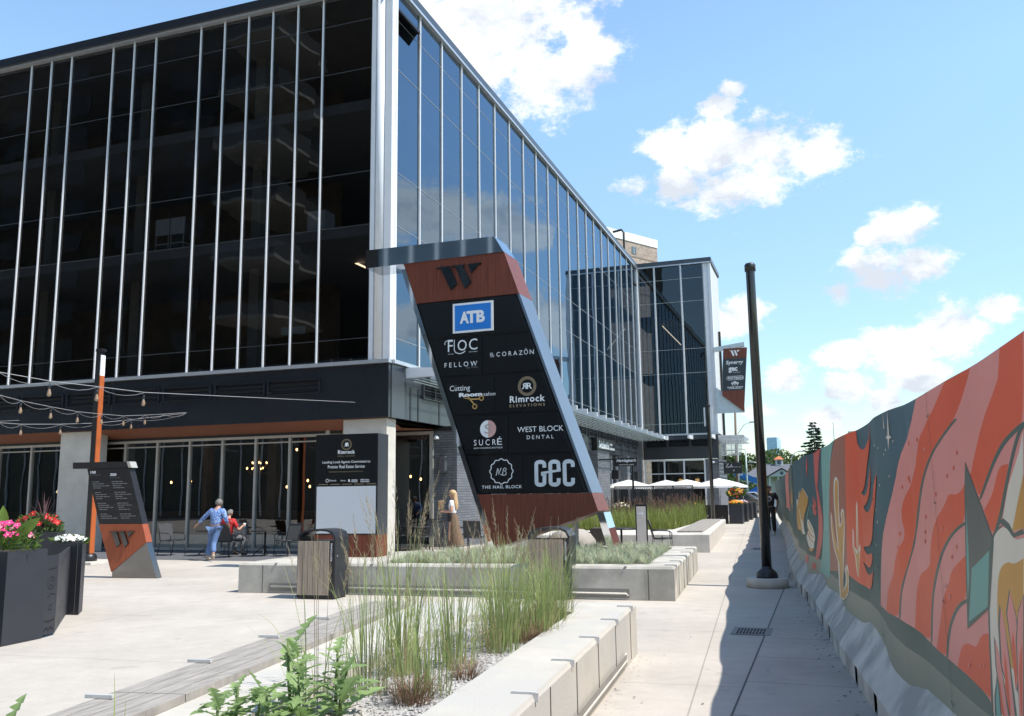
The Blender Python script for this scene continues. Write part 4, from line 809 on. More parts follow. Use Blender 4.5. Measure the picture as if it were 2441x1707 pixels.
# ------------------------------------------------------------------ mural hoarding and its barriers
HP = [(-6, 0.74), (0, 0.73), (2.21, 0.722), (3.49, 0.715), (3.79, 0.707), (4.47, 0.682), (4.97, 0.641), (5.97, 0.575), (6.45, 0.531), (6.73, 0.472), (7.12, 0.427), (7.47, 0.398), (8.09, 0.383), (8.99, 0.317), (9.31, 0.258), (10.68, 0.133), (13.26, -0.052), (15.55, -0.317), (18.94, -0.575), (22.06, -0.745), (29.3, -1.08), (33, -1.32), (46.5, -2.14), (56, -2.75)]
def xw(y, wav=True):
    P_ = HP
    if y <= P_[0][0]: return P_[0][1]
    if y >= P_[-1][0]: return P_[-1][1] + (y - 56) * -.064
    i = max(k for k in range(len(P_) - 1) if P_[k][0] <= y)
    def sl(k):
        a = max(k - 1, 0); b = min(k + 1, len(P_) - 1); return (P_[b][1] - P_[a][1]) / (P_[b][0] - P_[a][0])
    h = P_[i + 1][0] - P_[i][0]; t = (y - P_[i][0]) / h; m0, m1 = sl(i) * h, sl(i + 1) * h; p0, p1 = P_[i][1], P_[i + 1][1]
    v = (2 * t**3 - 3 * t**2 + 1) * p0 + (t**3 - 2 * t * t + t) * m0 + (-2 * t**3 + 3 * t * t) * p1 + (t**3 - t * t) * m1
    return v + (.022 * min(max((y - 9) / 4, 0), 1) * math.sin(2 * math.pi * y / 2.7) if wav else 0)
HO = thing('mural_hoarding', 'wavy plywood site hoarding painted with an orange and pink mural', 'hoarding', (xw(8), 8, 0))
MC = dict(D=srgb(84, 100, 92), E=srgb(138, 142, 126), P=srgb(228, 146, 136), O=srgb(226, 94, 60), C=srgb(226, 214, 196), M=srgb(208, 152, 72), T=srgb(116, 168, 156), G=srgb(104, 104, 98), B=srgb(168, 104, 84), R=srgb(206, 92, 84), L=srgb(160, 200, 186))
def vinyl(k): return mat('mural_' + {'D': 'slate', 'E': 'sage', 'P': 'pink', 'O': 'orange', 'C': 'cream', 'M': 'mustard', 'T': 'teal', 'G': 'grey', 'B': 'brown', 'R': 'coral', 'L': 'pale_teal'}[k], tuple(min(c * 1.08, .85) for c in MC[k]), .45, 0, .06, 1.3, 0, 30, .38)
HZ = 2.24
yy = [-4 + i * .2 for i in range(65 * 5 + 1)]
def xl(y):
    u = (y + 4) / .2; i = max(0, min(int(u + 1e-7), len(yy) - 2)); a = xw(yy[i]); return a + (xw(yy[i + 1]) - a) * (u - i)
def soften(P, it=2):
    """round the gentle corners of an outline, keep the sharp ones"""
    for _ in range(it):
        Q = []; n = len(P)
        for i, p in enumerate(P):
            a, b = P[i - 1], P[(i + 1) % n]; d0 = (p[0] - a[0], p[1] - a[1]); d1 = (b[0] - p[0], b[1] - p[1]); l0, l1 = math.hypot(*d0), math.hypot(*d1)
            if l0 < 1e-5: continue
            cs = (d0[0] * d1[0] + d0[1] * d1[1]) / (l0 * l1 + 1e-9)
            if cs > .3 and p[1] < 2.15 and n > 8: k0, k1 = min(.25, .10 / l0), min(.25, .10 / l1); Q += [(p[0] - d0[0] * k0, p[1] - d0[1] * k0), (p[0] + d1[0] * k1, p[1] + d1[1] * k1)]
            else: Q.append(p)
        P = Q
    return P
c = MB(); c.smooth = True
vs_ = []; fs = []
for i, y in enumerate(yy):
    x = xw(y); vs_ += [(x, y, .2), (x, y, HZ), (x + .02, y, HZ), (x + .02, y, .2)]
    if i: b = (i - 1) * 4; fs += [(b, b + 4, b + 5, b + 1), (b + 1, b + 5, b + 6, b + 2), (b + 2, b + 6, b + 7, b + 3)]
c.add(vs_, fs); c.build('plywood_skin', vinyl('D'), HO)
MURAL=[('P',[5.98,2.208,5.14,2.206,4.53,2.222,3.97,2.223,3.56,2.219,2.6,2.24,2.6,0.2,4.7,0.649,4.72,0.722,5.13,0.74,5.7,0.731,6.13,0.731,6.56,0.768,6.99,0.774,8.14,0.718,7.95,0.975,7.56,1.25,7.21,1.46,6.79,1.69,6.61,1.903]),
('O',[5.67,2.083,5.81,2.039,5.98,1.999,6.09,1.918,6.2,1.817,6.42,1.689,6.61,1.602,6.68,1.488,6.62,1.403,6.64,1.341,6.79,1.282,6.96,1.181,7.08,1.054,7.32,0.965,7.62,0.746,6.99,0.774,6.83,0.939,6.68,1.091,6.52,1.238,6.33,1.415,6.17,1.595,5.98,1.743,5.68,1.868,5.3,1.954,4.93,2.026,4.53,2.217,4.85,2.213,5.08,2.211]),
('O',[3.96,2.147,3.9,2.22,3.56,2.219,3.69,1.916,3.8,1.903,4.07,1.86,4.27,1.791,4.45,1.706,4.58,1.631,4.69,1.717,4.78,1.798,4.83,1.701,5.01,1.646,5.24,1.655,5.36,1.595,5.67,1.506,5.83,1.415,5.94,1.3,5.98,1.21,6.3,1.149,6.44,1.054,6.56,0.768,6.14,0.735,6.02,0.988,5.91,1.108,5.74,1.229,5.53,1.347,5.23,1.452,4.91,1.507,4.83,1.701,4.71,1.743,4.66,1.795,4.56,1.868,4.39,1.983]),
('D',[4.92,2.034,5.33,1.959,5.71,1.872,6.01,1.745,6.2,1.595,6.36,1.415,6.53,1.238,6.72,1.089,6.89,0.933,6.99,0.768,6.92,0.776,6.83,0.938,6.68,1.089,6.5,1.238,6.3,1.416,6.13,1.594,5.94,1.741,5.65,1.864,5.28,1.949,4.88,2.023]),
('P',[4.89,1.498,5.19,1.444,5.47,1.351,5.69,1.234,5.86,1.112,5.99,0.991,6.12,0.733,5.7,0.731,5.63,0.833,5.5,0.951,5.26,1.07,5.01,1.135]),
('O',[4.95,1.352,5.11,1.308,5.34,1.247,5.46,1.153,5.65,1.072,5.76,0.957,5.99,0.733,5.7,0.731,5.63,0.833,5.5,0.951,5.26,1.07,5.01,1.135]),
('D',[4.9,1.522,5.23,1.457,5.55,1.349,5.77,1.229,5.93,1.106,6.04,0.985,6.17,0.731,6.11,0.74,5.98,0.993,5.86,1.111,5.69,1.231,5.48,1.347,5.18,1.449,4.86,1.511]),
('O',[4.61,1.026,4.78,1.001,4.91,0.912,5.02,0.915,5.2,0.887,5.32,0.816,5.4,0.736,5.13,0.74,4.72,0.722]),
('D',[5.01,1.138,5.28,1.072,5.52,0.95,5.65,0.831,5.71,0.729,5.66,0.737,5.58,0.839,5.45,0.956,5.21,1.07,4.97,1.127]),
('P',[3.81,1.879,4.02,1.843,4.27,1.759,4.57,1.619,4.48,1.542,4.41,1.468,4.25,1.545,4.03,1.71]),
('O',[3.99,1.775,4.14,1.772,4.22,1.735,4.33,1.657,4.41,1.625,4.52,1.582,4.41,1.468,4.25,1.545,4.06,1.71]),
('D',[3.67,1.925,3.85,1.905,4.08,1.865,4.28,1.794,4.46,1.708,4.6,1.628,4.56,1.626,4.41,1.704,4.23,1.787,4.02,1.853,3.81,1.89,3.63,1.908]),
('D',[3.71,1.914,3.82,1.881,4.05,1.726,4.27,1.546,4.44,1.457,4.39,1.455,4.21,1.545,4,1.723,3.77,1.874,3.67,1.904]),
('C',[3.7,1.889,3.8,1.812,4.03,1.687,4.19,1.551,4.06,1.504,3.85,1.527]),
('M',[3.76,1.734,3.9,1.623,4.04,1.508,3.84,1.528]),
('D',[4.26,1.536,4.17,1.522,4.05,1.479,3.84,1.507,3.86,1.525,4.01,1.501,4.08,1.538,4.18,1.556]),
('C',[4.21,1.519,4.37,1.482,4.46,1.413,4.54,1.286,4.61,1.074,4.65,0.865,4.69,0.651,2.4,0.3,2.4,1.6,3.86,1.491,4.01,1.473,4.12,1.516]),
('D',[4.22,1.528,4.39,1.482,4.49,1.412,4.57,1.283,4.64,1.07,4.68,0.859,4.73,0.642,4.7,0.649,4.65,0.865,4.61,1.074,4.54,1.286,4.46,1.413,4.37,1.48,4.2,1.524]),
('M',[4.17,1.38,4.32,1.344,4.41,1.259,4.47,1.094,4.47,0.977,4.37,0.918,4.08,0.972,3.89,1.413,4.05,1.377]),
('D',[4.19,1.269,4.29,1.162,4.26,1.009,4.23,0.844,4.09,1,4.11,1.178]),
('P',[4.18,1.259,4.27,1.16,4.25,1.014,4.24,0.855,4.12,1,4.12,1.171]),
('O',[4.2,1.096,4.25,1.036,4.25,0.947,4.25,0.85,4.19,0.936,4.18,1.042]),
('D',[4.4,1.182,4.46,1.09,4.49,0.911,4.4,0.831,4.34,0.733,4.27,0.75,4.3,0.968,4.34,1.114]),
('P',[4.38,1.17,4.43,1.084,4.46,0.916,4.4,0.836,4.37,0.727,4.31,0.74,4.32,0.965,4.34,1.105]),
('O',[4.39,0.985,4.41,0.933,4.44,0.832,4.42,0.782,4.41,0.717,4.38,0.723,4.37,0.859,4.37,0.945]),
('D',[4.56,1.025,4.58,0.898,4.56,0.761,4.49,0.699,4.4,0.719,4.45,0.85,4.5,0.972]),
('P',[4.54,1.017,4.56,0.897,4.55,0.766,4.5,0.695,4.43,0.711,4.46,0.847,4.49,0.965]),
('O',[4.53,0.851,4.55,0.778,4.55,0.698,4.52,0.69,4.49,0.697,4.51,0.746,4.52,0.819]),
('D',[3.94,1.277,4.07,1.195,4.16,1.069,4.23,0.757,4.14,0.778]),
('P',[3.96,1.262,4.07,1.185,4.14,1.067,4.23,0.758,4.16,0.775]),
('O',[4.05,1.075,4.1,1.028,4.15,0.957,4.2,0.77,4.17,0.778]),
('D',[4.56,0.867,4.65,0.745,4.67,0.657,4.55,0.684,4.54,0.816]),
('T',[4.57,0.833,4.62,0.752,4.64,0.663,4.57,0.678,4.56,0.796]),
('D',[4.79,1.809,4.61,1.639,4.39,1.457,4.58,1.144,5.06,0.979,5,1.2,4.86,1.656]),
('G',[4.79,1.794,4.62,1.631,4.42,1.464,4.49,1.411,4.84,1.302,4.96,1.15,4.89,1.386,4.85,1.611]),
('T',[4.49,1.405,4.85,1.296,5.01,1.023,4.62,1.143]),
('T',[4.85,1.593,4.88,1.387,4.92,1.242,4.99,1.132,4.94,1.33]),
('C',[6.81,2.155,6.81,2.063,6.75,2.042,6.82,2.036,6.88,1.961,6.88,2.039,6.95,2.054,6.87,2.067]),
('C',[7.58,2.029,7.53,2.04,7.51,2.026,7.56,2.015]),
('C',[7.34,1.996,7.31,2.007,7.3,1.994,7.32,1.982]),
('C',[7,1.967,6.98,1.978,6.97,1.965,6.99,1.954]),
('C',[7.09,1.936,7.07,1.948,7.06,1.935,7.08,1.924]),
('C',[6.94,1.773,6.92,1.785,6.91,1.773,6.93,1.761]),
('C',[7.4,1.714,7.37,1.727,7.36,1.714,7.39,1.701]),
('C',[7.9,1.518,7.84,1.533,7.82,1.52,7.87,1.505]),
('C',[7.86,1.418,7.8,1.433,7.77,1.421,7.83,1.405]),
('C',[8.13,1.217,8.09,1.233,8.07,1.221,8.11,1.205]),
('C',[6.73,2.016,6.72,2.027,6.71,2.015,6.73,2.004]),
('C',[7,2.129,6.98,2.14,6.97,2.127,6.99,2.116]),
('O',[6.36,1.979,6.34,1.994,6.32,1.977,6.35,1.961]),
('O',[6.08,1.987,6.05,2.002,6.03,1.984,6.06,1.97]),
('O',[6.45,1.756,6.42,1.772,6.4,1.755,6.43,1.738]),
('O',[6.6,1.696,6.58,1.713,6.57,1.696,6.59,1.678]),
('O',[6.75,1.372,6.73,1.391,6.71,1.374,6.74,1.355]),
('O',[6.84,1.279,6.81,1.298,6.8,1.282,6.83,1.262]),
('O',[6.43,1.731,6.4,1.748,6.39,1.731,6.41,1.714]),
('O',[4.96,1.86,4.94,1.873,4.93,1.858,4.95,1.845]),
('O',[5.07,1.786,5.04,1.799,5.03,1.785,5.06,1.771]),
('O',[5.25,1.748,5.23,1.762,5.22,1.748,5.24,1.733]),
('O',[5.62,1.649,5.59,1.665,5.57,1.649,5.6,1.633]),
('O',[6,1.513,5.97,1.53,5.95,1.514,5.99,1.496]),
('O',[6.09,1.358,6.05,1.377,6.04,1.361,6.07,1.342]),
('O',[6.06,1.415,6.03,1.434,6.01,1.418,6.04,1.399]),
('O',[5.31,1.317,5.28,1.334,5.27,1.32,5.29,1.304]),
('O',[5.16,1.379,5.14,1.395,5.13,1.381,5.15,1.366]),
('P',[5.86,1.919,5.83,1.934,5.81,1.917,5.84,1.902]),
('P',[5.52,1.459,5.5,1.476,5.48,1.461,5.51,1.445]),
('P',[5.46,1.094,5.43,1.112,5.41,1.099,5.44,1.081]),
('P',[5.11,0.799,5.08,0.816,5.07,0.805,5.09,0.787]),
('P',[4.86,0.838,4.85,0.855,4.84,0.844,4.86,0.827]),
('P',[4.79,0.856,4.77,0.872,4.77,0.861,4.78,0.845]),
('P',[5.54,1.144,5.52,1.162,5.5,1.149,5.53,1.131]),
('O',[9.56,2.208,9.08,2.208,8.99,2.141,8.84,2.077,8.66,2.038,8.41,2.041,8.15,2.095,7.9,2.144,8.08,2.026,8.39,1.876,8.58,1.753,8.71,1.685,8.92,1.65,8.71,1.618,8.49,1.665,8.28,1.779,8.13,1.87,8.13,1.814,8.33,1.646,8.59,1.558,8.84,1.525,8.65,1.462,8.29,1.524,7.88,1.746,7.51,1.804,7.79,1.648,8.21,1.424,8.35,1.27,8.58,1.181,9.01,1.151,8.92,1.102,8.73,1.093,8.48,1.135,8.45,1.086,8.61,1.002,8.81,0.971,9.07,1.01,8.94,0.921,8.74,0.908,8.49,0.974,8.7,0.779,9.19,0.787,9.83,0.799,10.11,0.808]),
('B',[10.47,2.218,9.56,2.208,10.11,0.808,10.67,0.788,12.46,0.636,12.11,1.442,11.67,1.989]),
('T',[12.53,2.22,12.02,2.24,10.65,2.219,11.67,1.989,12.09,1.443,12.45,0.531,13.4,0.488,14.31,0.47,12.74,1.284,12.72,1.872]),
('L',[12.35,2.226,12.29,2.226,12.54,1.796,12.88,1.133,12.94,1.13,12.59,1.797]),
('L',[12.15,2.234,12.1,2.234,12.34,1.794,12.75,1.138,12.79,1.137,12.38,1.794]),
('L',[11.95,2.24,11.88,2.24,12.15,1.792,12.64,1.143,12.68,1.141,12.19,1.792]),
('L',[11.73,2.24,11.65,2.24,11.98,1.79,12.55,1.147,12.59,1.145,12.02,1.79]),
('L',[11.44,2.24,11.3,2.24,11.79,1.788,12.47,1.15,12.5,1.149,11.84,1.788]),
('R',[14.08,2.231,12.6,2.196,13.81,1.729,12.97,1.322,13.11,1.123,14.34,0.646,14.62,0.626,13.99,1.166,13.98,1.568,14.19,1.846]),
('R',[14.85,2.152,14.79,2.097,14.9,1.874,14.98,2.033]),
('C',[10.58,1.834,11.07,1.806,11.36,1.587,11.32,1.328,11.18,1.003,11.57,1.083,11.75,1.315,11.87,1.417,11.99,1.321,11.96,1.104,11.73,0.916,11.35,0.839,11.44,0.423,10.75,0.452,10.07,0.604,9.97,0.819,10.07,0.926,10.32,0.835,10.27,0.748,10.41,0.653,10.71,0.576,10.31,1.009,10.05,1.288,10.04,1.459,10.18,1.497,10.38,1.422,10.3,1.36,10.51,1.293,10.54,1.473,10.36,1.773]),
('M',[10.55,1.806,10.93,1.754,11.16,1.588,11.12,1.334,11.02,0.987,11.5,1.035,11.7,1.236,11.85,1.352,11.89,1.229,11.83,1.083,11.59,0.925,11.1,0.833,11.24,0.445,10.73,0.472,10.12,0.609,10.03,0.803,10.12,0.863,10.18,0.835,10.15,0.747,10.26,0.657,10.79,0.543,10.44,1.001,10.11,1.285,10.1,1.435,10.18,1.456,10.26,1.425,10.22,1.362,10.47,1.269,10.71,1.274,10.65,1.47,10.45,1.762]),
('C',[9.14,1.574,9.19,1.54,9.3,1.181,9.29,1.097,9.44,1.13,9.42,1.291,9.48,1.297,9.55,1.113,9.41,1.037,9.42,0.921,9.33,0.835,9.19,1.032,9.13,1.128,9.14,1.171,9.22,1.102,9.13,1.499]),
('M',[9.16,1.519,9.17,1.498,9.26,1.183,9.29,1.056,9.42,1.089,9.47,1.172,9.5,1.106,9.36,1.041,9.37,0.925,9.32,0.856,9.21,1.031,9.16,1.117,9.18,1.105,9.24,1.075,9.2,1.289]),
('C',[17.89,1.516,17.5,1.519,17.61,1.358,17.98,1.352]),
('M',[15.6,1.703,17.35,1.625,17.49,1.462,17.98,1.352,18.13,1.16,18.04,0.934,17.46,0.958,17.1,0.894,15.31,1.347,15.03,1.465,14.96,1.553,15.25,1.657]),
('C',[17.4,1.543,17.23,1.653,15.57,1.714,15.31,1.663,14.99,1.558,14.93,1.565,15.23,1.67,15.59,1.728,17.34,1.657,17.51,1.544]),
('C',[17.56,1.337,17.35,1.161,17.13,0.891,15.6,0.964,17.23,1.167,17.45,1.343]),
('C',[15.11,1.238,15.22,1.155,15.16,1.035,15.46,0.925,15.18,0.765,14.66,0.781,14.63,0.874,14.49,0.948,14.56,1.061,14.86,1.185]),
('M',[15.1,1.181,14.85,1.079,14.65,1.028,14.6,1.038,14.78,1.09,15,1.193]),
('M',[15.22,1.081,14.96,0.979,14.59,0.946,14.55,0.959,14.89,0.992,15.11,1.094]),
('M',[15.32,0.998,15.02,0.907,14.67,0.867,14.63,0.879,14.95,0.921,15.19,1.013]),
('M',[15.18,0.765,14.66,0.781,14.92,0.722,15.15,0.724]),
('R',[14.53,1.589,14.42,1.498,14.58,1.429,14.53,1.329,14.31,1.277,14.15,1.371,14.31,1.4,14.1,1.453,14.2,1.517]),
('T',[14.58,1.467,14.89,1.427,15.11,1.317,15.26,1.208,15.19,1.208,15.05,1.316,14.85,1.422,14.56,1.459]),
('T',[14.54,1.348,14.74,1.294,14.78,1.392,14.82,1.39,14.76,1.287,14.51,1.344]),
('R',[14.99,0.513,14.73,0.567,14.58,0.538,14.68,0.472,14.93,0.451]),
('R',[15.7,0.635,15.33,0.625,15.46,0.51,17.24,0.395]),
('P',[31.39,2.138,28.21,2.222,28.25,1.465,28.48,1.064,31.03,1.118,33.75,1.069]),
('R',[28.21,2.222,23.24,2.198,23.46,1.996,25.85,2.029,26.23,1.174,28.48,1.064]),
('D',[23.24,2.198,20.19,2.198,20.28,1.523,20.7,1.135,25.58,1.126,25.77,1.604]),
('M',[25.39,1.515,23.17,1.57,23.23,1.448]),
('M',[22.75,1.824,20.91,1.617,22.85,1.264,23.04,1.395]),
('M',[20.57,1.762,20.45,1.689,20.71,1.279,21.09,1.296]),
('R',[23.4,1.61,23.09,1.611,23.26,1.393,23.55,1.39])]

c = MB(); keys = 'DEPOCMTGBRL'
MURAL.insert(0, ('E', [q for p in ([(-3.8, .2)] + [(44, .2)] + [(44 - i * .8, .63 + .03 * math.sin(i * .9)) for i in range(60)]) for q in p]))
for k, (col, fl) in enumerate(MURAL):
    poly = [(a, 2.238 if b > 2.13 else b) for a, b in soften(list(zip(fl[::2], fl[1::2])))]
    pv = []
    for p in poly:
        q = Vector((p[0], p[1]))
        if not pv or (q - pv[-1]).length > 1e-3: pv.append(q)
    if (pv[0] - pv[-1]).length < 1e-3: pv.pop()
    n_ = len(pv); ov, oe, of = mathutils.geometry.delaunay_2d_cdt(pv, [(i, (i + 1) % n_) for i in range(n_)], [], 1, 1e-5)[:3]
    bm = bmesh.new(); bv = [bm.verts.new((q.x, q.y, 0)) for q in ov]
    for f in of: bm.faces.new([bv[i] for i in (f if (ov[f[1]] - ov[f[0]]).cross(ov[f[2]] - ov[f[0]]) > 0 else f[::-1])])
    y0, y1 = min(p[0] for p in poly), max(p[0] for p in poly); y = math.floor(y0 / .2 + 1e-6) * .2 + .2
    while y < y1:
        bmesh.ops.bisect_plane(bm, geom=bm.verts[:] + bm.edges[:] + bm.faces[:], plane_co=(y, 0, 0), plane_no=(1, 0, 0)); y += .2
    off = .0008 + k * .00005; bm.verts.index_update(); c.cur = keys.index(col)
    c.add([(xl(v.co.x) - off, v.co.x, v.co.y) for v in bm.verts], [[v.index for v in f.verts] for f in bm.faces], False); bm.free()
c.build('mural', [vinyl(k) for k in keys], HO, True, False)
for y in (3.2, 5.62, 8.05, 10.5, 12.9, 15.3, 17.8, 20.2, 22.7, 25.1, 27.5, 30): c = MB().box(xl(y) - .0072, y - .002, .3, xl(y) - .0066, y + .002, HZ); [c.box(xl(y) - .0085, y + s_ * .035 - .006, z_ - .006, xl(y) - .0066, y + s_ * .035 + .006, z_ + .006) for s_ in (-1, 1) for z_ in (.5, 1.05, 1.6, 2.1)]; c.build('panel_joint', mat('hoarding_joint', (.13, .12, .11), .7), HO)
c = MB()
for y in [i * 2.43 for i in range(0, 24)]: c.box(xw(y) + .025, y, .1, xw(y) + .11, y + .09, HZ - .05); c.box(xw(y) + .11, y, .0, xw(y) + 1.0, y + .09, .1)
c.build('back_brace', mat('raw_timber', (.36, .25, .14), .8), HO)
BAR = mat('barrier_concrete', (.60, .58, .53), .85, 0, .16, 2.5, .4, 30, .3, var2=((.38, .37, .345), 2.2))
def xb(y, i, a, b):
    """foot line of a rigid, straight barrier segment"""
    if i == 0: a, b = (2.2, 6.25) if y < 6.25 else (6.25, 9.75)
    p, q = xw(a, False), xw(b, False); return p + (q - p) * (y - a) / (b - a)
segs = [(2.2, 9.75)] + [(9.77 + 3.5 * k, 13.25 + 3.5 * k) for k in range(9)]
BL_ = ['streaky concrete road barrier below the dark spear and the wide pink bands', 'concrete road barrier under the orange panel and the cactus, with two dark slots', 'concrete road barrier under the teal curtain, ending level with the round lamp post pad', 'concrete road barrier just beyond the round lamp post pad', 'concrete road barrier below the painted cream hand', 'concrete road barrier level with the far drain grate', 'concrete road barrier a little past the far drain grate', 'concrete road barrier just in front of the walking person', 'concrete road barrier right beside the walking person', 'last concrete road barrier, where hoarding and sidewalk meet the street']
for i, (a, b) in enumerate(segs):
    tp = BL_[i]
    t = thing('road_barrier', tp, 'barrier', (xw((a + b) / 2, False) - .17, (a + b) / 2, 0), 0, 'concrete barriers at the foot of the hoarding')
    prof = [(0, 0), (0, .15), (.03, .20), (.10, .30), (.19, .44), (.26, .60), (.28, .80), (.44, .80), (.48, .5), (.68, .2), (.70, 0)]
    n = 16 if i else 34; c = MB(); vs_ = []; fs = []; k = len(prof); jog = .003 * math.sin(i * 2.7)
    # two forklift slots near the middle of each segment
    ys_ = [a + (b - a) * j / n for j in range(n + 1)]
    mid = 8.0 if i == 0 else (a + b) / 2; sl = [(mid - .62, mid - .46), (mid + .44, mid + .6)]
    ys_ = sorted(ys_ + [q for s in sl for q in s] )
    for j, y in enumerate(ys_):
        x0 = xb(y, i, a, b) - .175 + jog
        vs_ += [(x0 + p[0], y, p[1]) for p in prof]
        if j:
            B = (j - 1) * k
            inslot = any(abs(ys_[j - 1] - s[0]) < 1e-6 for s in sl)
            for q in range(k - 1):
                if inslot and q == 0: continue
                fs.append((B + q, B + q + 1, B + k + q + 1, B + k + q))
    fs += [tuple(range(k)), tuple(range((len(ys_) - 1) * k, len(ys_) * k))]; c.smooth = False; c.add(vs_, fs); c.build('body', BAR, t, True, False)
    c = MB()
    for s in sl:
        x0 = xb(s[0], i, a, b) - .175; c.box(x0 + .012, s[0] - .01, 0, x0 + .4, s[1] + .01, .152) ; 
    c.build('slot', mat('slot_dark', (.022, .02, .018), .9), t)
# ------------------------------------------------------------------ string lights
def string(label, pts, hook, bulbs, extra):
    t = thing('string_light', label, 'string light', hook, 0, 'string lights over the plaza')
    P = [Vector(p) for p in pts] + [Vector(hook)]
    c = MB(); c.tube(P, .0065, 5); c.build('support_wire', mat('galvanised_wire', (.34, .34, .35), .5), t)
    c = MB()
    for a, b in zip(P[:-1], P[1:]):
        if (b - a).length > 4: continue
        c.tube([a + (b - a) * s - Vector((0, 0, .10 * 4 * s * (1 - s) + .012)) for s in (0, .2, .4, .6, .8, 1)], .005, 5)
    c.build('lamp_cable', mat('grey_cable', (.20, .20, .21), .5), t)
    for p in bulbs:
        p = Vector(p); c = MB()
        c.tube([p, p - Vector((0, 0, .07))], .006, 5); c.lathe([(.012, 0), (.022, -.02), (.022, -.075), (.016, -.085)][::-1], p - Vector((0, 0, .06)), 8)
        s = c.build('bulb_socket', BLACK, t)
        c = MB(); c.lathe([(.014, 0), (.023, -.03), (.034, -.075), (.037, -.105), (.029, -.13), (0, -.142)][::-1], p - Vector((0, 0, .14)), 10); c.build('bulb', mat('amber_bulb', (.28, .17, .085), .05, 0, .3, 30, spec=1.0, coat=1), s)
    return t
def lerp(a, b, s): return tuple(a[i] + (b[i] - a[i]) * s for i in range(3))
C1 = [(-12.92, 8.9, 3.86), (-12.91, 10.85, 3.81), (-12.9, 11.86, 3.78), (-12.9, 12.95, 3.8), (-12.91, 14.18, 3.82)]
string('topmost string light wire running to the building beside the corner', C1, (-12.9, 22.73, 4.42), C1[2:], 0)
C2 = [(-14.9, 11.2, 3.9), (-15.97, 13.47, 3.84), (-16.4, 14.36, 3.83), (-16.96, 15.68, 3.84), (-17.51, 17.0, 3.86), (-17.96, 18.24, 3.92), (-18.4, 19.48, 3.99), (-18.73, 20.67, 4.12), (-19.0, 21.76, 4.25)]
string('middle string light wire with a close row of bulbs in front of the orange pole', C2, (-18.93, 22.73, 4.38), C2[2:8], 0)
C3 = [(-18.2, 13.2, 3.62), (-19.03, 16.1, 3.58), (-19.18, 16.85, 3.6), (-19.3, 18.19, 3.7), (-19.37, 19.54, 3.83), (-19.35, 20.8, 4.02)]
string('lowest string light wire sagging behind the orange pole', C3, (-18.96, 22.73, 4.36), C3[2:], 0)
C4 = [(-24, 15.5, 3.7), (-25.0, 18.5, 3.9)]
string('short string light wire ending high on the wall at far left', C4, (-25.93, 22.73, 4.41), [(-24.45, 17.2, 3.78), (-24.75, 18.2, 3.84)], 0)

# ------------------------------------------------------------------ leaves, flowers, grasses
def leaf_mat(name, c, v=.25, tr=.35, rough=.5): return mat(name, c, rough, 0, v, 6, 0, 30, .35, trans=tr)
GREEN = leaf_mat('leaf_green', (.060, .115, .022)); GREEN2 = leaf_mat('leaf_light_green', (.115, .18, .035)); GRASS_G = leaf_mat('reed_green', (.33, .40, .15), .25, .45); STRAW = leaf_mat('straw_plume', (.34, .28, .18), .2, .3, .7)
def rv(a, b): return rnd.uniform(a, b)
def leaf(c, p, d, l, w, up=None):
    d = Vector(d).normalized(); s = d.cross(up or Vector((rv(-1, 1), rv(-1, 1), rv(-.2, 1)))); s = s.normalized() if s.length > 1e-4 else d.orthogonal().normalized()
    p = Vector(p); n = d.cross(s) * (.12 * l)
    c.add([p, p + d * l * .5 + s * w / 2 + n, p + d * l, p + d * l * .5 - s * w / 2 + n], [(0, 1, 2, 3)])
def blade(c, p, ang, h, lean, w, seg=4, curl=1.8):
    """one grass blade: rises and arches over"""
    dx, dy = math.cos(ang), math.sin(ang); sx, sy = -dy, dx; vs_ = []
    for i in range(seg + 1):
        t = i / seg; r_ = lean * t ** curl; z = h * (t - .32 * (lean / max(h, .01)) * t ** 3 * .6); q = w / 2 * (1 - t) ** .6 + .0006
        vs_ += [(p[0] + dx * r_ + sx * q, p[1] + dy * r_ + sy * q, p[2] + z), (p[0] + dx * r_ - sx * q, p[1] + dy * r_ - sy * q, p[2] + z)]
    c.add(vs_, [(2 * i, 2 * i + 1, 2 * i + 3, 2 * i + 2) for i in range(seg)])
    return (p[0] + dx * lean, p[1] + dy * lean, p[2] + h * (1 - .19 * lean / max(h, .01)))
def plume(c, p, d, l, w, n=26):
    d = Vector(d).normalized(); p = Vector(p); a = d.orthogonal().normalized(); b = d.cross(a)
    for i in range(n):
        t = i / n; an = rv(0, 6.28); q = p + d * l * t; o = (a * math.cos(an) + b * math.sin(an)); r_ = w * (math.sin(math.pi * min(t * 1.15 + .12, 1)) + .12)
        leaf(c, q, d * 1.6 + o * .7, l * .13 + r_, r_ * .45)
    c.tube([p, p + d * l], .0013, 3, False)
def flower(c, p, r, mi_, ci, n=5, up=(0, 0, 1)):
    u = Vector(up).normalized(); a = u.orthogonal().normalized(); b = u.cross(a); p = Vector(p); c.cur = mi_; o = rv(0, 6)
    for i in range(n):
        t = o + 2 * math.pi * i / n; d = a * math.cos(t) + b * math.sin(t); s = a * -math.sin(t) + b * math.cos(t)
        c.add([p, p + d * r * .6 + s * r * .42 + u * r * .12, p + d * r + u * r * .05, p + d * r * .6 - s * r * .42 + u * r * .12], [(0, 1, 2, 3)])
    c.cur = ci; c.add([p + u * r * .14 + a * r * .14, p + u * r * .14 + b * r * .14, p + u * r * .14 - a * r * .14, p + u * r * .14 - b * r * .14], [(0, 1, 2, 3)])

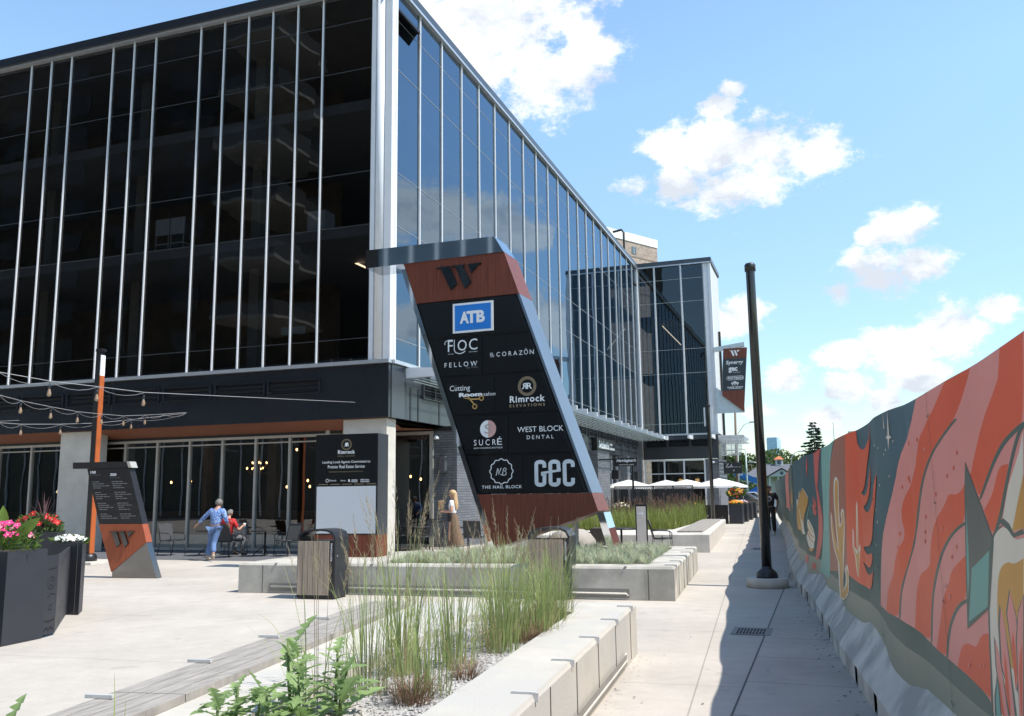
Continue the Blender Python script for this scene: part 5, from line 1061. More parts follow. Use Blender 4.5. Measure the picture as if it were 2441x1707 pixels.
# feather reed grass clumps of the near planter
def reed(label, x, y, h, nb, ns, spread, seed):
    h *= .93; rnd.seed(seed); t = thing('reed_grass', label, 'grass', (x, y, .45), 0, 'reed grass clumps in the near planter')
    c = MB()
    for i in range(int(nb * .55)):
        a = rv(0, 6.28); r_ = spread * .42 * math.sqrt(rnd.random()); hh = h * rv(.42, .85); blade(c, (x + r_ * math.cos(a), y + r_ * math.sin(a), .45), a + rv(-.6, .6), hh, hh * rv(.06, .62) * rv(.3, 1.3), rv(.0045, .0085), 4, rv(1.5, 2.6))
    c.build('blades', [GRASS_G], t, True, False)
    c = MB()
    for i in range(int(nb * .16)):
        a = rv(0, 6.28); r_ = spread * .45 * math.sqrt(rnd.random()); hh = h * rv(.22, .4); blade(c, (x + r_ * math.cos(a), y + r_ * math.sin(a), .45), a, hh, hh * rv(.5, 1.3), rv(.004, .006), 4)
    c.build('dry_blades', leaf_mat('dry_blade', (.36, .29, .15)), t, True, False)
    if ns:
        c = MB()
        for i in range(ns):
            a = rv(0, 6.28); r_ = spread * .3 * math.sqrt(rnd.random()); hh = h * rv(.72, 1.03); ln = hh * rv(.05, .28); tip = blade(c, (x + r_ * math.cos(a), y + r_ * math.sin(a), .45), a, hh * .8, ln * .65, .0045, 4, 1.6)
            plume(c, tip, (math.cos(a) * (ln / hh + .12), math.sin(a) * (ln / hh + .12), 1), hh * rv(.2, .27), rv(.006, .011), 34)
        c.build('plumes', STRAW, t, True, False)
    return t
RG = [('sparse reed grass stalks beside the weeds, with a leaning dark plume', -2.93, 4.8, 1.12, 40, 9, .42, 11), ('reed grass clump rising in front of the single recycling bin edge', -2.80, 5.15, 1.22, 90, 9, .36, 12), ('tallest reed grass clump with pale plumes over the poster', -2.86, 5.75, 1.50, 150, 15, .40, 13), ('thin reed grass clump with a brown tuft at its foot', -2.42, 5.15, .95, 110, 5, .42, 14), ('airy reed grass clump with many drooping brown plumes', -2.62, 6.1, 1.18, 150, 12, .42, 15), ('broad reed grass clump in the middle of the near planter', -2.52, 6.75, 1.12, 190, 14, .46, 16), ('upright dense reed grass clump under the pylon red foot', -2.62, 7.25, 1.22, 260, 16, .46, 17), ('dense reed grass clump beside the hidden recycling bin', -2.42, 7.55, .98, 220, 12, .46, 18), ('arching reed grass clump hiding the second recycling bin', -2.52, 8.1, 1.10, 260, 12, .50, 19), ('last reed grass clump spilling over the far end of the near planter', -2.62, 8.55, .95, 220, 8, .52, 20)]
for a in RG: reed(*a)
rnd.seed(3)
def tuft(label, x, y, r_, h, n):
    t = thing('dry_tuft', label, 'grass', (x, y, .45), 0, 'dry brown tufts in the gravel'); c = MB()
    for i in range(n): a = rv(0, 6.28); q = r_ * math.sqrt(rnd.random()) * .5; blade(c, (x + q * math.cos(a), y + q * math.sin(a), .45), a, h * rv(.4, 1), h * rv(.2, .9), .004, 3)
    c.build('blades', leaf_mat('brown_tuft', (.20, .125, .075), .3, .15), t, True, False)
tuft('dry brown grass tuft beside the thin reed clump on pale gravel', -2.42, 5.0, .26, .20, 260); tuft('dry brown grass tuft near the far end of the gravel bed', -2.42, 7.25, .28, .19, 240)
tuft('small dry brown tuft between gravel and the weeds', -2.38, 5.75, .22, .15, 150)
# prickly weeds at the front corner
def lobed(c, p, d, l, w, up, droop):
    d = Vector(d).normalized(); s = d.cross(Vector(up)).normalized(); u = s.cross(d); p = Vector(p); prof = [(0, .10), (.12, .12), (.20, .62), (.27, .20), (.38, .95), (.47, .26), (.58, 1.0), (.68, .30), (.78, .78), (.88, .34), (1, 0)]
    L, Rr, Mid = [], [], []
    for t, q in prof:
        m_ = p + d * (l * t) - Vector((0, 0, droop * l * t * t)); Mid.append(m_); bk = -d * (l * .05 * (q > .5)); L.append(m_ + s * w * q / 2 + u * w * .16 * q + bk); Rr.append(m_ - s * w * q / 2 + u * w * .16 * q + bk)
    n = len(prof); c.add(L + Mid + Rr, [(i, i + 1, n + i + 1, n + i) for i in range(n - 1)] + [(n + i, n + i + 1, 2 * n + i + 1, 2 * n + i) for i in range(n - 1)])
    c.cur = 1; c.add([m + u * .002 + s * .0022 for m in Mid] + [m + u * .002 - s * .0022 for m in Mid], [(i, i + 1, n + i + 1, n + i) for i in range(n - 2)]); c.cur = 0
def weed(label, x, y, h, n, seed, ls=.24):
    h *= .84; n = int(n * .8); ls *= 1.12
    rnd.seed(seed); t = thing('lettuce_weed', label, 'weed', (x, y, .45), 0, 'prickly weeds in the near planter'); c = MB(); c.tube([(x, y, .45), (x + rv(-.03, .03), y, .45 + h * .5), (x + rv(-.05, .05), y, .45 + h * .86)], [.011, .009, .005], 6); c.build('stem', leaf_mat('weed_stem', (.19, .26, .09)), t, True, False); c = MB()
    for i in range(n):
        k = i / n; a = i * 2.4 + rv(-.4, .4); z = .45 + h * (.06 + .80 * k); el = rv(-.05, .85) + .45 * k; l = ls * rv(.6, 1.25) * (1.05 - .35 * k)
        lobed(c, (x, y, z), (math.cos(a) * math.cos(el), math.sin(a) * math.cos(el), math.sin(el)), l, l * .48, (0, 0, 1), rv(.1, .5))
    c.build('leaves', [leaf_mat('weed_leaf', (.27, .38, .15), .18, .4), leaf_mat('weed_rib', (.30, .38, .17), .1, .3)], t, True, False)
for a in [('broad leaved weed in the foreground with a curled leaf against the white wall', -2.80, 4.3, .62, 22, 31), ('lower weed in front of the tall broad leaved one', -2.62, 4.12, .42, 20, 32), ('shorter spiky weed at the left front of the planter', -2.96, 4.02, .36, 16, 33, .20), ('leafy weed mixed in with the sparse reed stalks', -2.72, 4.62, .50, 20, 34), ('small weed squeezed between the two front weeds', -2.80, 3.98, .30, 14, 35, .2), ('weed behind the curled leaf weed', -2.90, 4.5, .5, 14, 36, .22), ('low leafy weed at the very bottom between the front weeds', -2.70, 3.92, .36, 18, 38, .22), ('low leafy weed at the very bottom, under the shorter spiky weed', -2.92, 3.84, .30, 16, 39, .22), ('leafy weed at the foot of the thin reed stalks', -2.55, 4.38, .40, 18, 40, .24)]: weed(*a)
weed('weed tip poking up at the bottom left corner', -2.72, 2.42, .66, 16, 37, .2)
t = thing('grass_stalk', 'single thin grass stalk rising by the timber seat at bottom left', 'grass', (-2.98, 3.3, .45)); c = MB(); blade(c, (-3.05, 3.28, .45), 2.6, .46, .05, .008); blade(c, (-3.02, 3.3, .45), 2.2, .34, .03, .006); c.build('blades', GRASS_G, t, True, False)
# gravel
rnd.seed(5); c = MB()
def inpoly(x, y, P):
    r_ = False; j = len(P) - 1
    for i in range(len(P)):
        if (P[i][1] > y) != (P[j][1] > y) and x < (P[j][0] - P[i][0]) * (y - P[i][1]) / (P[j][1] - P[i][1]) + P[i][0]: r_ = not r_
        j = i
    return r_
for _ in range(5200):
    x, y = rv(-3.2, -1.95), rv(3, 8.6)
    if not inpoly(x, y, i1): continue
    s = rv(.006, .017); z = .452 + s * .3; a = rv(0, 6.28); q = [(x + s * math.cos(a + k * 1.57) * rv(.7, 1.2), y + s * math.sin(a + k * 1.57) * rv(.7, 1.2), z + rv(-.3, .3) * s) for k in range(4)]
    c.add(q + [(x, y, z + s * .8)], [(0, 1, 4), (1, 2, 4), (2, 3, 4), (3, 0, 4)])
g = c.build('gravel', mat('gravel_stones', (.33, .31, .29), .9, 0, .75, 55), None, True, False); tag(g, 'pale loose gravel around the reed grass', 'gravel', None, 'stuff')
# blue fescue under the pylon
rnd.seed(9); c = MB()
for _ in range(620):
    x, y = rv(-7.6, -2.8), rv(14.1, 19.0)
    if not inpoly(x, y, i2): continue
    hh = rv(.15, .27)
    for k in range(46): a = rv(0, 6.28); r_ = rv(0, .05); h_ = hh * rv(.6, 1.1); blade(c, (x + r_ * math.cos(a), y + r_ * math.sin(a), .455), a, h_, h_ * rv(.15, 1.0), .005, 2, 1.6); c.cur = rnd.choice((0, 0, 0, 1, 2))
g = c.build('fescue_grass', [leaf_mat('fescue_blue', (.42, .48, .34), .2, .25), leaf_mat('fescue_green', (.35, .42, .21), .2, .3), leaf_mat('fescue_straw', (.56, .50, .32), .2, .2)], None, True, False); tag(g, 'low blue green fescue under the leaning pylon', 'grass', None, 'stuff')
# tall feathery grass of the far planter
rnd.seed(10); c = MB()
for _ in range(9000):
    x, y = rv(-8.9, -4.6), rv(26.9, 38.3)
    if not inpoly(x, y, i3): continue
    hh = rv(.55, 1.0) * (.75 + .03 * (y - 27)); a = rv(0, 6.28); c.cur = 0 if rnd.random() < .8 else 1; tip = blade(c, (x, y, .47), a, hh, hh * rv(.05, .5), .014, 3, 1.8)
    if rnd.random() < .06:
        c.cur = 2; b_ = (x + rv(-.1, .1), y, .47 + hh * .8); c.tube([b_, (b_[0], b_[1], b_[2] + .15)], .003, 3, False)
        for k in range(9): leaf(c, (b_[0], b_[1], b_[2] + .12 + .028 * k), (rv(-.4, .4) + .25, rv(-.4, .4), 1), .09, .022)
g = c.build('feather_grass', [leaf_mat('feather_green', (.23, .27, .06), .3, .4), leaf_mat('feather_pale', (.30, .34, .12), .2, .4), leaf_mat('feather_plume', (.24, .145, .105), .2, .3, .7)], None, True, False); tag(g, 'tall feathery grass with reddish plumes filling the far planter', 'grass', None, 'stuff')

# ------------------------------------------------------------------ black steel flower boxes at the left
PBK = mat('charcoal_steel', (.024, .026, .033), .5, 0, .12, 3)
def inset_soil(t, x0, y0, x1, y1, z): MB().box(x0, y0, z - .03, x1, y1, z).build('soil', mat('dark_soil', (.09, .075, .055), .95, 0, .4, 20, .6, 40), t)
A_ = (-9.17, 8.0); Bp = (-9.22, 8.62); Cp = (-9.29, 8.87); Dp = (-10.72, 10.44); Ep = (-10.52, 10.46)
FB = thing('flower_box', 'large charcoal steel flower box with pink flowers at the left edge', 'planter', (-9.5, 8.3, 0), 0, 'charcoal steel flower boxes')
MB().prism([A_, Bp, (-10.2, 8.60), (-10.15, 7.97)], 0, 1.08, 'z').build('box', PBK, FB)
c = MB(); c.box(-10.1, 8.05, 1.0809, -9.26, 8.55, 1.083); c.build('soil', mat('dark_soil', (.09, .075, .055)), FB)
c = MB(); c.prism([Bp, Cp, (Cp[0] - .03, Cp[1] + .015), (Bp[0] - .03, Bp[1])], .03, .99); c.prism([Cp, Dp, (Dp[0] - .02, Dp[1] - .025), (Cp[0] - .03, Cp[1] - .01)], .03, .985); c.build('screen_plate', PBK, FB)
c = MB(); hole = mat('cut_out_light', (.30, .29, .27), .9)
fA = lambda u, z: (Bp[0] + (Cp[0] - Bp[0]) * u + .004, Bp[1] + (Cp[1] - Bp[1]) * u, z)
for cz, r0, n_, tw in ((.66, .10, 26, 1.9), (.36, .05, 16, 1.2)):
    pts = [(.5 + (r0 * (1 - .78 * i / n_)) * math.cos(i / n_ * tw * 6.28 + 2.6) / .26, cz + r0 * (1 - .78 * i / n_) * math.sin(i / n_ * tw * 6.28 + 2.6)) for i in range(n_ + 1)]
    c.stroke(pts, .012, lambda u, z: fA(u, z))
c.stroke([(.15, .82), (.85, .83)], .012, fA); c.stroke([(.2, .47), (.5, .52), (.85, .50)], .014, fA); c.stroke([(.05, .2), (.4, .18), (.9, .2)], .014, fA)
for k in range(7): u = .05 + .12 * k; c.stroke([(u, .055 + .03 * (k % 3)), (u + .12, .08 + .02 * ((k + 1) % 3))], .014, fA)
fB = lambda u, z: (Cp[0] + (Dp[0] - Cp[0]) * u + .012, Cp[1] + (Dp[1] - Cp[1]) * u + .008, z)
for u, z in ((.15, .86), (.42, .9), (.62, .92), (.08, .5), (.2, .26), (.38, .3), (.6, .2), (.12, .12)): c.stroke([(u, z), (u + .13, z + .022)], .012, fB)
c.build('cut_out', mat('cut_out_dark', (.004, .004, .005), .8), FB, True, False)
FB2 = thing('flower_box', 'narrow charcoal steel flower box with white flowers behind the large one', 'planter', (-10.8, 10.6, 0), 0, 'charcoal steel flower boxes')
MB().prism([(-11.06, 10.38), (-10.52, 10.46), (-10.86, 10.87), (-11.36, 10.75)], 0, 1.05).build('box', PBK, FB2)
c = MB(); c.prism([(-10.60, 10.452), (-10.595, 10.452), (-10.595, 10.445), (-10.60, 10.445)], .02, 1.04); c.build('seam', JT, FB2)
FB3 = thing('flower_box', 'far charcoal steel flower box with red flowers and purple grass', 'planter', (-11.9, 10.6, 0), 0, 'charcoal steel flower boxes')
MB().prism([(-12.5, 10.75), (-11.58, 10.98), (-11.95, 11.5), (-12.8, 11.3)], 0, 1.17).build('box', PBK, FB3)
FB4 = thing('flower_box', 'charcoal steel flower box cut off by the left edge of the picture', 'planter', (-9.75, 7.4, 0), 0, 'charcoal steel flower boxes')
MB().prism([(-9.36, 7.1), (-9.30, 7.86), (-10.15, 7.9), (-10.2, 7.1)], 0, .92).build('box', PBK, FB4)
def bedding(label, cx_, cy_, cz, rx_, ry_, h, nl, fl, cols, fr_, seed, name='flower_plant'):
    rnd.seed(seed); t = thing(name, label, 'flowers', (cx_, cy_, cz)); c = MB()
    for _ in range(nl):
        a = rv(0, 6.28); q = math.sqrt(rnd.random()); z = rnd.random() * (1 - .45 * q * q); p = (cx_ + rx_ * q * math.cos(a), cy_ + ry_ * q * math.sin(a), cz + h * z); leaf(c, p, (math.cos(a) * q + rv(-.7, .7), math.sin(a) * q + rv(-.7, .7), rv(-.1, .9)), rv(.05, .09), rv(.025, .04))
        c.cur = rnd.choice((0, 0, 1))
    c.build('foliage', [GREEN, GREEN2], t, True, False); c = MB()
    for _ in range(fl):
        a = rv(0, 6.28); q = math.sqrt(rnd.random()); p = (cx_ + rx_ * q * math.cos(a), cy_ + ry_ * q * math.sin(a), cz + h * (1.03 - .45 * q * q) * rv(.75, 1.05)); flower(c, p, fr_ * rv(.8, 1.2), rnd.randrange(len(cols)), len(cols), 5, (math.cos(a) * q * .8 + .3, math.sin(a) * q * .8 - .6, .8))
    c.build('blooms', cols + [mat('bloom_eye', (.75, .6, .3), .6)], t, True, False); return t
PINK = leaf_mat('petal_pink', (.78, .05, .24), .1, .3); ROSE = leaf_mat('petal_rose', (.80, .30, .40), .1, .3); RED = leaf_mat('petal_red', (.62, .02, .025), .1, .3); WHT = leaf_mat('petal_white', (.80, .80, .76), .05, .3); ORG = leaf_mat('petal_orange', (.85, .26, .01), .2, .3); YEL = leaf_mat('petal_yellow', (.80, .50, .03), .1, .3)
bedding('bushy pink flowers in the large box at the left edge', -9.68, 8.28, 1.06, .52, .36, .34, 900, 26, [PINK, ROSE, PINK], .05, 41)
bedding('white flowers filling the narrow charcoal box', -10.93, 10.6, 1.03, .30, .17, .11, 160, 120, [WHT], .035, 42)
bedding('red flowers in the far charcoal box', -12.12, 11.12, 1.15, .42, .22, .34, 600, 16, [RED], .055, 43)
def cplant(label, x, y, z, specs, m, cat='plant', name='canna_plant'):
    t = thing(name, label, cat, (x, y, z)); c = MB()
    for (ax, ay, az, l, w) in specs:
        d = Vector((ax, ay, az)).normalized(); s = d.cross(Vector((.3, -1, .15))).normalized(); n = 7; L, Mi, Rr = [], [], []
        for i in range(n + 1):
            q = i / n; p = Vector((x, y, z)) + d * l * q + Vector((ax * .25 * q * q * l, 0, -.12 * q * q * l)); ww = w * (.12 + math.sin(math.pi * min(1, max(0, (q - .12) / .88))) ** .8) / 2 if q < .99 else 0; u = s.cross(d) * .25 * ww; L.append(p + s * ww + u); Mi.append(p); Rr.append(p - s * ww + u)
        k = n + 1; c.add(L + Mi + Rr, [(i, i + 1, k + i + 1, k + i) for i in range(n)] + [(k + i, k + i + 1, 2 * k + i + 1, 2 * k + i) for i in range(n)], True)
    c.build('leaves', m, t, True, False); return t
CAN = leaf_mat('canna_leaf', (.20, .30, .06), .15, .45, .4)
cplant('big upright canna leaves in the pink flower box', -9.55, 8.3, 1.05, [(.55, .1, .75, .62, .15), (-.12, 0, 1, .66, .13), (-.42, 0, .9, .60, .14)], CAN)
PUR = leaf_mat('purple_grass', (.13, .06, .07), .25, .2)
rnd.seed(6); t = thing('fountain_grass', 'purple fountain grass in the far red flower box', 'grass', (-12.0, 11.1, 1.1)); c = MB()
for _ in range(40): a = rv(0, 6.28); blade(c, (-12.0, 11.1, 1.15), a, rv(.35, .7), rv(.1, .45), .012, 4)
c.build('blades', PUR, t, True, False)
for k, (x, y, z) in enumerate([(-11.75, 10.7, 1.5), (-11.6, 10.65, 1.6), (-11.5, 10.7, 1.52)]):
    pass

# ------------------------------------------------------------------ far patio: boxes, umbrellas, screen
def fbox(label, x0, y0, w, d, h):
    t = thing('flower_box', label, 'planter', (x0 + w / 2, y0 + d / 2, 0), 0, 'black flower boxes along the sidewalk'); MB().box(x0, y0, 0, x0 + w, y0 + d, h).build('box', PBK, t); MB().box(x0 + .04, y0 + .04, h, x0 + w - .04, y0 + d - .04, h + .01).build('soil', mat('dark_soil', (.09, .075, .055)), t); return t
for k, (y, l) in enumerate([(47.75, 'black flower box with orange flowers, first along the sidewalk'), (51.0, 'black flower box directly behind the one with orange flowers'), (54.3, 'third black flower box back along the sidewalk by the umbrella'), (58.0, 'farthest black flower box before the parked car')]): fbox(l, -4.82 - .01 * k, y, .68, 1.1, .98)
bedding('orange and yellow flowers in the first black box on the sidewalk', -4.48, 48.3, .98, .36, .5, .22, 300, 120, [ORG, YEL, ORG], .06, 44)
bedding('pale and purple flowers in the black box behind the orange ones', -4.5, 51.5, .98, .36, .5, .2, 200, 60, [mat('petal_mauve', (.4, .15, .35), .6), WHT], .06, 45)
t = thing('patio_barrier', 'low black patio barrier panel pierced with small holes', 'barrier', (-5.8, 48.2, 0)); MB().prism([(-7.1, 48.9), (-4.86, 47.78), (-4.86, 47.86), (-7.1, 48.98)], 0, .98).build('panel', BLACK, t)
rnd.seed(8); c = MB()
for _ in range(13):
    u = rv(.1, .9); z = rv(.15, .55); r_ = rv(.02, .045); x = -7.1 + 2.24 * u; y = 48.9 - 1.12 * u - .006; c.add([(x + r_ * math.cos(a) * .9, y - r_ * math.cos(a) * .45, z + r_ * math.sin(a)) for a in [i * math.pi / 4 for i in range(8)]], [tuple(range(8))])
c.build('hole', mat('hole_light', (.55, .56, .55), .8), t, True, False)
bedding('yellow flowers at the low black patio barrier', -6.9, 48.9, .95, .22, .2, .22, 120, 18, [YEL, ORG], .06, 46)
def crown(c, blobs, n, ls, mats=(0, 0, 1), hang=0.):
    for _ in range(n):
        bx_, by_, bz, br, bh = rnd.choice(blobs); u = Vector((rv(-1, 1), rv(-1, 1), rv(-1, 1)))
        while u.length > 1 or u.length < .05: u = Vector((rv(-1, 1), rv(-1, 1), rv(-1, 1)))
        q = u.normalized() * (u.length ** .45); p = (bx_ + q.x * br, by_ + q.y * br, bz + q.z * bh); c.cur = rnd.choice(mats); leaf(c, p, (q.x + rv(-.8, .8), q.y + rv(-.8, .8), q.z * .6 + rv(-.5, .6) - hang), ls * rv(.7, 1.3), ls * rv(.45, .7))
t = thing('potted_tree', 'small round flowering tree with yellow and red blooms on the patio', 'tree', (-4.55, 49.4, .9)); c = MB(); c.tube([(-4.55, 49.4, 0), (-4.55, 49.4, 1.5)], .03, 6); c.build('trunk', mat('bark_brown', (.12, .085, .06), .9), t)
rnd.seed(12); c = MB(); crown(c, [(-4.55, 49.4, 1.66, .34, .24), (-4.8, 49.4, 1.6, .25, .18), (-4.3, 49.4, 1.62, .25, .2)], 1000, .10); c.build('crown', [GREEN2, GREEN], t, True, False); c = MB()
for _ in range(42): a = rv(0, 6.28); q = rv(.2, 1); flower(c, (-4.52 + .48 * q * math.cos(a), 49.15 - .1 * rnd.random(), 1.66 + .27 * q * math.sin(a)), .06, rnd.randrange(3), 0, 5, (0, -1, .4))
c.build('blooms', [YEL, mat('petal_peach', (.8, .3, .14), .6), RED], t, True, False)
t = thing('menu_stand', 'small black framed menu stand behind the black flower boxes', 'sign', (-4.75, 50.3, 0)); c = MB(); c.tube([(-5.0, 50.2, 0), (-5.0, 50.2, 1.42), (-4.25, 50.2, 1.42), (-4.25, 50.2, 0)], .02, 6); c.build('frame', BLACK, t)
def umbrella(label, x, y, r_, zt, ze, first=[None]):
    if first[0]: return clone(first[0], (x, y, 0), rv(0, .6), label)
    t = thing('patio_umbrella', label, 'umbrella', (x, y, 0), 0, 'white patio umbrellas'); n = 8; c = MB(); prof = [(0, zt), (r_ * .35, zt - .13), (r_ * .7, zt - .29), (r_, ze)]
    vs_ = [(x, y, zt)]; fs = []
    for k, (q, z) in enumerate(prof[1:]): vs_ += [(x + q * math.cos(2 * math.pi * j / n), y + q * math.sin(2 * math.pi * j / n), z) for j in range(n)]
    for j in range(n): fs.append((0, 1 + j, 1 + (j + 1) % n))
    for k in range(2):
        for j in range(n): fs.append((1 + k * n + j, 1 + (k + 1) * n + j, 1 + (k + 1) * n + (j + 1) % n, 1 + k * n + (j + 1) % n))
    o = len(vs_); vs_ += [(x + r_ * math.cos(2 * math.pi * j / n), y + r_ * math.sin(2 * math.pi * j / n), ze - .09) for j in range(n)]
    for j in range(n): fs.append((1 + 2 * n + j, o + j, o + (j + 1) % n, 1 + 2 * n + (j + 1) % n))
    c.add(vs_, fs); c.build('canopy', mat('white_canvas', (.82, .82, .80), .8, 0, .03, 3, trans=.25), t, True, False)
    c = MB(); c.tube([(x, y, 0), (x, y, zt)], .028, 8); c.build('pole', ALU, t)
    for j in range(n): MB().tube([(x, y, zt - .1), (x + r_ * .97 * math.cos(2 * math.pi * j / n), y + r_ * .97 * math.sin(2 * math.pi * j / n), ze - .02)], .012, 4).build('rib', ALU, t)
    c = MB(); c.lathe([(.3, 0), (.3, .06), (.05, .09)], (x, y, 0), 16); c.build('base', BLACK, t); first[0] = t; return t
umbrella('white patio umbrella at the right end above the black flower boxes', -5.72, 52.0, 1.62, 2.44, 1.98)
umbrella('white patio umbrella in front of the left wing window', -9.35, 55.5, 1.5, 2.44, 1.98); umbrella('white patio umbrella in front of the right wing window', -7.95, 54.6, 1.5, 2.4, 1.98); umbrella('white patio umbrella farthest left, only its edge showing', -10.9, 51.5, 1.5, 2.3, 1.9)
t = thing('patio_screen', 'black pierced metal privacy screen in front of the umbrellas', 'screen', (-8.3, 45.4, 0))
for k in range(4):
    x0 = -10.35 + k * 1.02; c = MB(); c.box(x0, 45.3, .1, x0 + .04, 45.34, 2.02); c.box(x0 + .98, 45.3, .1, x0 + 1.015, 45.34, 2.02); c.box(x0, 45.3, 1.97, x0 + 1.015, 45.34, 2.02); c.box(x0, 45.3, .1, x0 + 1.015, 45.34, .16)
    def lat(a, b, z0_, z1_):
        n = int((b - a) / .085); m = int((z1_ - z0_) / .085)
        for i in range(n):
            for j in range(m):
                xa, za = a + (b - a) * i / n, z0_ + (z1_ - z0_) * j / m; xb, zb = xa + (b - a) / n, za + (z1_ - z0_) / m
                c.add([(xa, 45.32, za), (xa + .022, 45.32, za), (xb, 45.32, zb - .022), (xb, 45.32, zb), (xb - .022, 45.32, zb), (xa, 45.32, za + .022)], [(0, 1, 2, 3, 4, 5)]); c.add([(xb, 45.321, za), (xb, 45.321, za + .022), (xa + .022, 45.321, zb), (xa, 45.321, zb), (xa, 45.321, zb - .022), (xb - .022, 45.321, za)], [(0, 1, 2, 3, 4, 5)])
    lat(x0 + .05, x0 + .98, 1.82, 1.97); w = .22 if k < 2 else .14; lat(x0 + .1, x0 + .1 + w, .2, 1.82); lat(x0 + .72, x0 + .72 + w, .2, 1.82)
    c.box(x0 + .04, 45.33, .16, x0 + .1, 45.335, 1.82); c.box(x0 + .1 + w, 45.33, .16, x0 + .72, 45.335, 1.82); c.box(x0 + .72 + w, 45.33, .16, x0 + .98, 45.335, 1.82); c.build('panel', BLACK, t, True, False)
t = thing('flower_box', 'long black flower box with pale flowers by the brick pier', 'planter', (-10, 45, 0)); MB().box(-10.45, 44.6, 0, -9.35, 45.1, .78).build('box', PBK, t)
bedding('pale cream flowers in the box beside the brick pier', -9.9, 44.85, .78, .5, .25, .4, 420, 60, [WHT, mat('petal_cream', (.7, .6, .4), .6)], .05, 47)
t = thing('plant_pot', 'dark plant pot with spiky leaves behind the menu board', 'plant', (-8.2, 36.5, 0)); 
t['label'] = 'small dark pot with spiky green leaves left of the tall feathery grass'; c = MB(); c.lathe([(.16, 0), (.22, .45), (.2, .46), (0, .44)], (-8.9, 40, 0), 14); c.build('pot', PBK, t); c = MB(); rnd.seed(4)
for _ in range(40): blade(c, (-8.9, 40, .42), rv(0, 6.28), rv(.5, .9), rv(.1, .5), .03, 4)
c.build('leaves', GREEN2, t, True, False)
t = thing('menu_board', 'upright black framed board with a pale poster and white arrow', 'sign', (-4.72, 23.8, 0)); c = MB(); MB().box(-4.88, 23.8, .08, -4.56, 23.84, 1.36).build('frame', BLACK, t); MB().box(-4.845, 23.79, .14, -4.595, 23.8, 1.31).build('poster', mat('pale_poster', (.60, .545, .49), .5, 0, .1, 8), t)
c = MB(); fm = lambda x, z: (x, 23.786, z); c.flat([(-4.80, 1.11), (-4.70, 1.11), (-4.70, 1.07), (-4.65, 1.125), (-4.70, 1.18), (-4.70, 1.14), (-4.80, 1.14)], fm); c.build('arrow', WHITE_T, t, True, False); c = MB(); c.box(-5.0, 23.7, 0, -4.44, 23.95, .08); c.build('foot', BLACK, t)

# ------------------------------------------------------------------ patio chairs and tables
FRAME_D = mat('chair_frame_dark', (.032, .033, .036), .4, .3, .1, 5); SLING = mat('chair_sling', (.05, .052, .056), .75, 0, .2, 60)
def make_chair():
    t = thing('patio_chair', 'x', 'chair', (0, 0, 0), 0, 'dark mesh patio armchairs')   # faces +Y
    c = MB(); c.add([(-.24, -.2, .43), (.24, -.2, .43), (.24, .05, .42), (.24, .25, .45), (-.24, .25, .45), (-.24, .05, .42)], [(0, 1, 2, 5), (5, 2, 3, 4)]); c.build('seat', SLING, t, False, False)
    c = MB(); c.add([(-.24, -.2, .46), (.24, -.2, .46), (.24, -.33, .92), (-.24, -.33, .92)], [(0, 1, 2, 3)]); c.build('backrest', SLING, t, False, False)
    c = MB()
    c.tube([(-.25, -.21, .44), (-.25, -.34, .93), (.25, -.34, .93), (.25, -.21, .44)], .013, 6); c.build('back_frame', FRAME_D, t, False)
    c = MB(); c.tube([(-.25, -.21, .44), (-.25, .26, .45), (.25, .26, .45), (.25, -.21, .44), (-.25, -.21, .44)], .012, 6); c.build('seat_frame', FRAME_D, t, False)
    for s in (-1, 1):
        MB().tube([(s * .25, .26, .45), (s * .26, .29, 0)], .012, 6).build('leg', FRAME_D, t, False); MB().tube([(s * .25, -.21, .44), (s * .26, -.3, 0)], .012, 6).build('leg', FRAME_D, t, False)
        MB().tube([(s * .25, -.27, .66), (s * .285, -.1, .67), (s * .285, .18, .655), (s * .27, .25, .6), (s * .25, .25, .45)], .013, 6).build('armrest', FRAME_D, t, False)
    return t
CH0 = make_chair(); _first = [True]
def chair(label, x, y, rz, z=0):
    if _first[0]: _first[0] = False; CH0.location = (x, y, z); CH0.rotation_euler = (0, 0, rz); CH0['label'] = label; return CH0
    return clone(CH0, (x, y, z), rz, label)
chair('dark mesh armchair carrying the seated person in the red shirt', -16.2, 21.45, R(-3))
chair('dark mesh armchair right of the seated person, facing left', -14.75, 22.2, R(75))
chair('dark mesh armchair behind the directory sign by the window', -18.6, 21.9, R(-100))
chair('dark mesh armchair under the walking person in blue', -16.75, 22.5, R(-160))
chair('dark mesh armchair partly behind the advertising board', -14.3, 22.9, R(100))
chair('dark mesh armchair nearest the white corner column', -12.62, 25.1, R(-12)); chair('dark mesh armchair beside the tall corner window', -11.95, 25.75, R(170)); chair('pale lit mesh armchair turned towards the column', -11.3, 24.6, R(62)); chair('dark mesh armchair against the grey brick wall', -10.95, 26.0, R(-70)); chair('dark mesh armchair in front of the person in the long skirt', -9.75, 24.2, R(10)); chair('dark mesh armchair beside the left edge of the pylon', -8.7, 25.2, R(-150)); chair('dark mesh armchair near the upright menu board', -4.25, 24.15, R(-75))
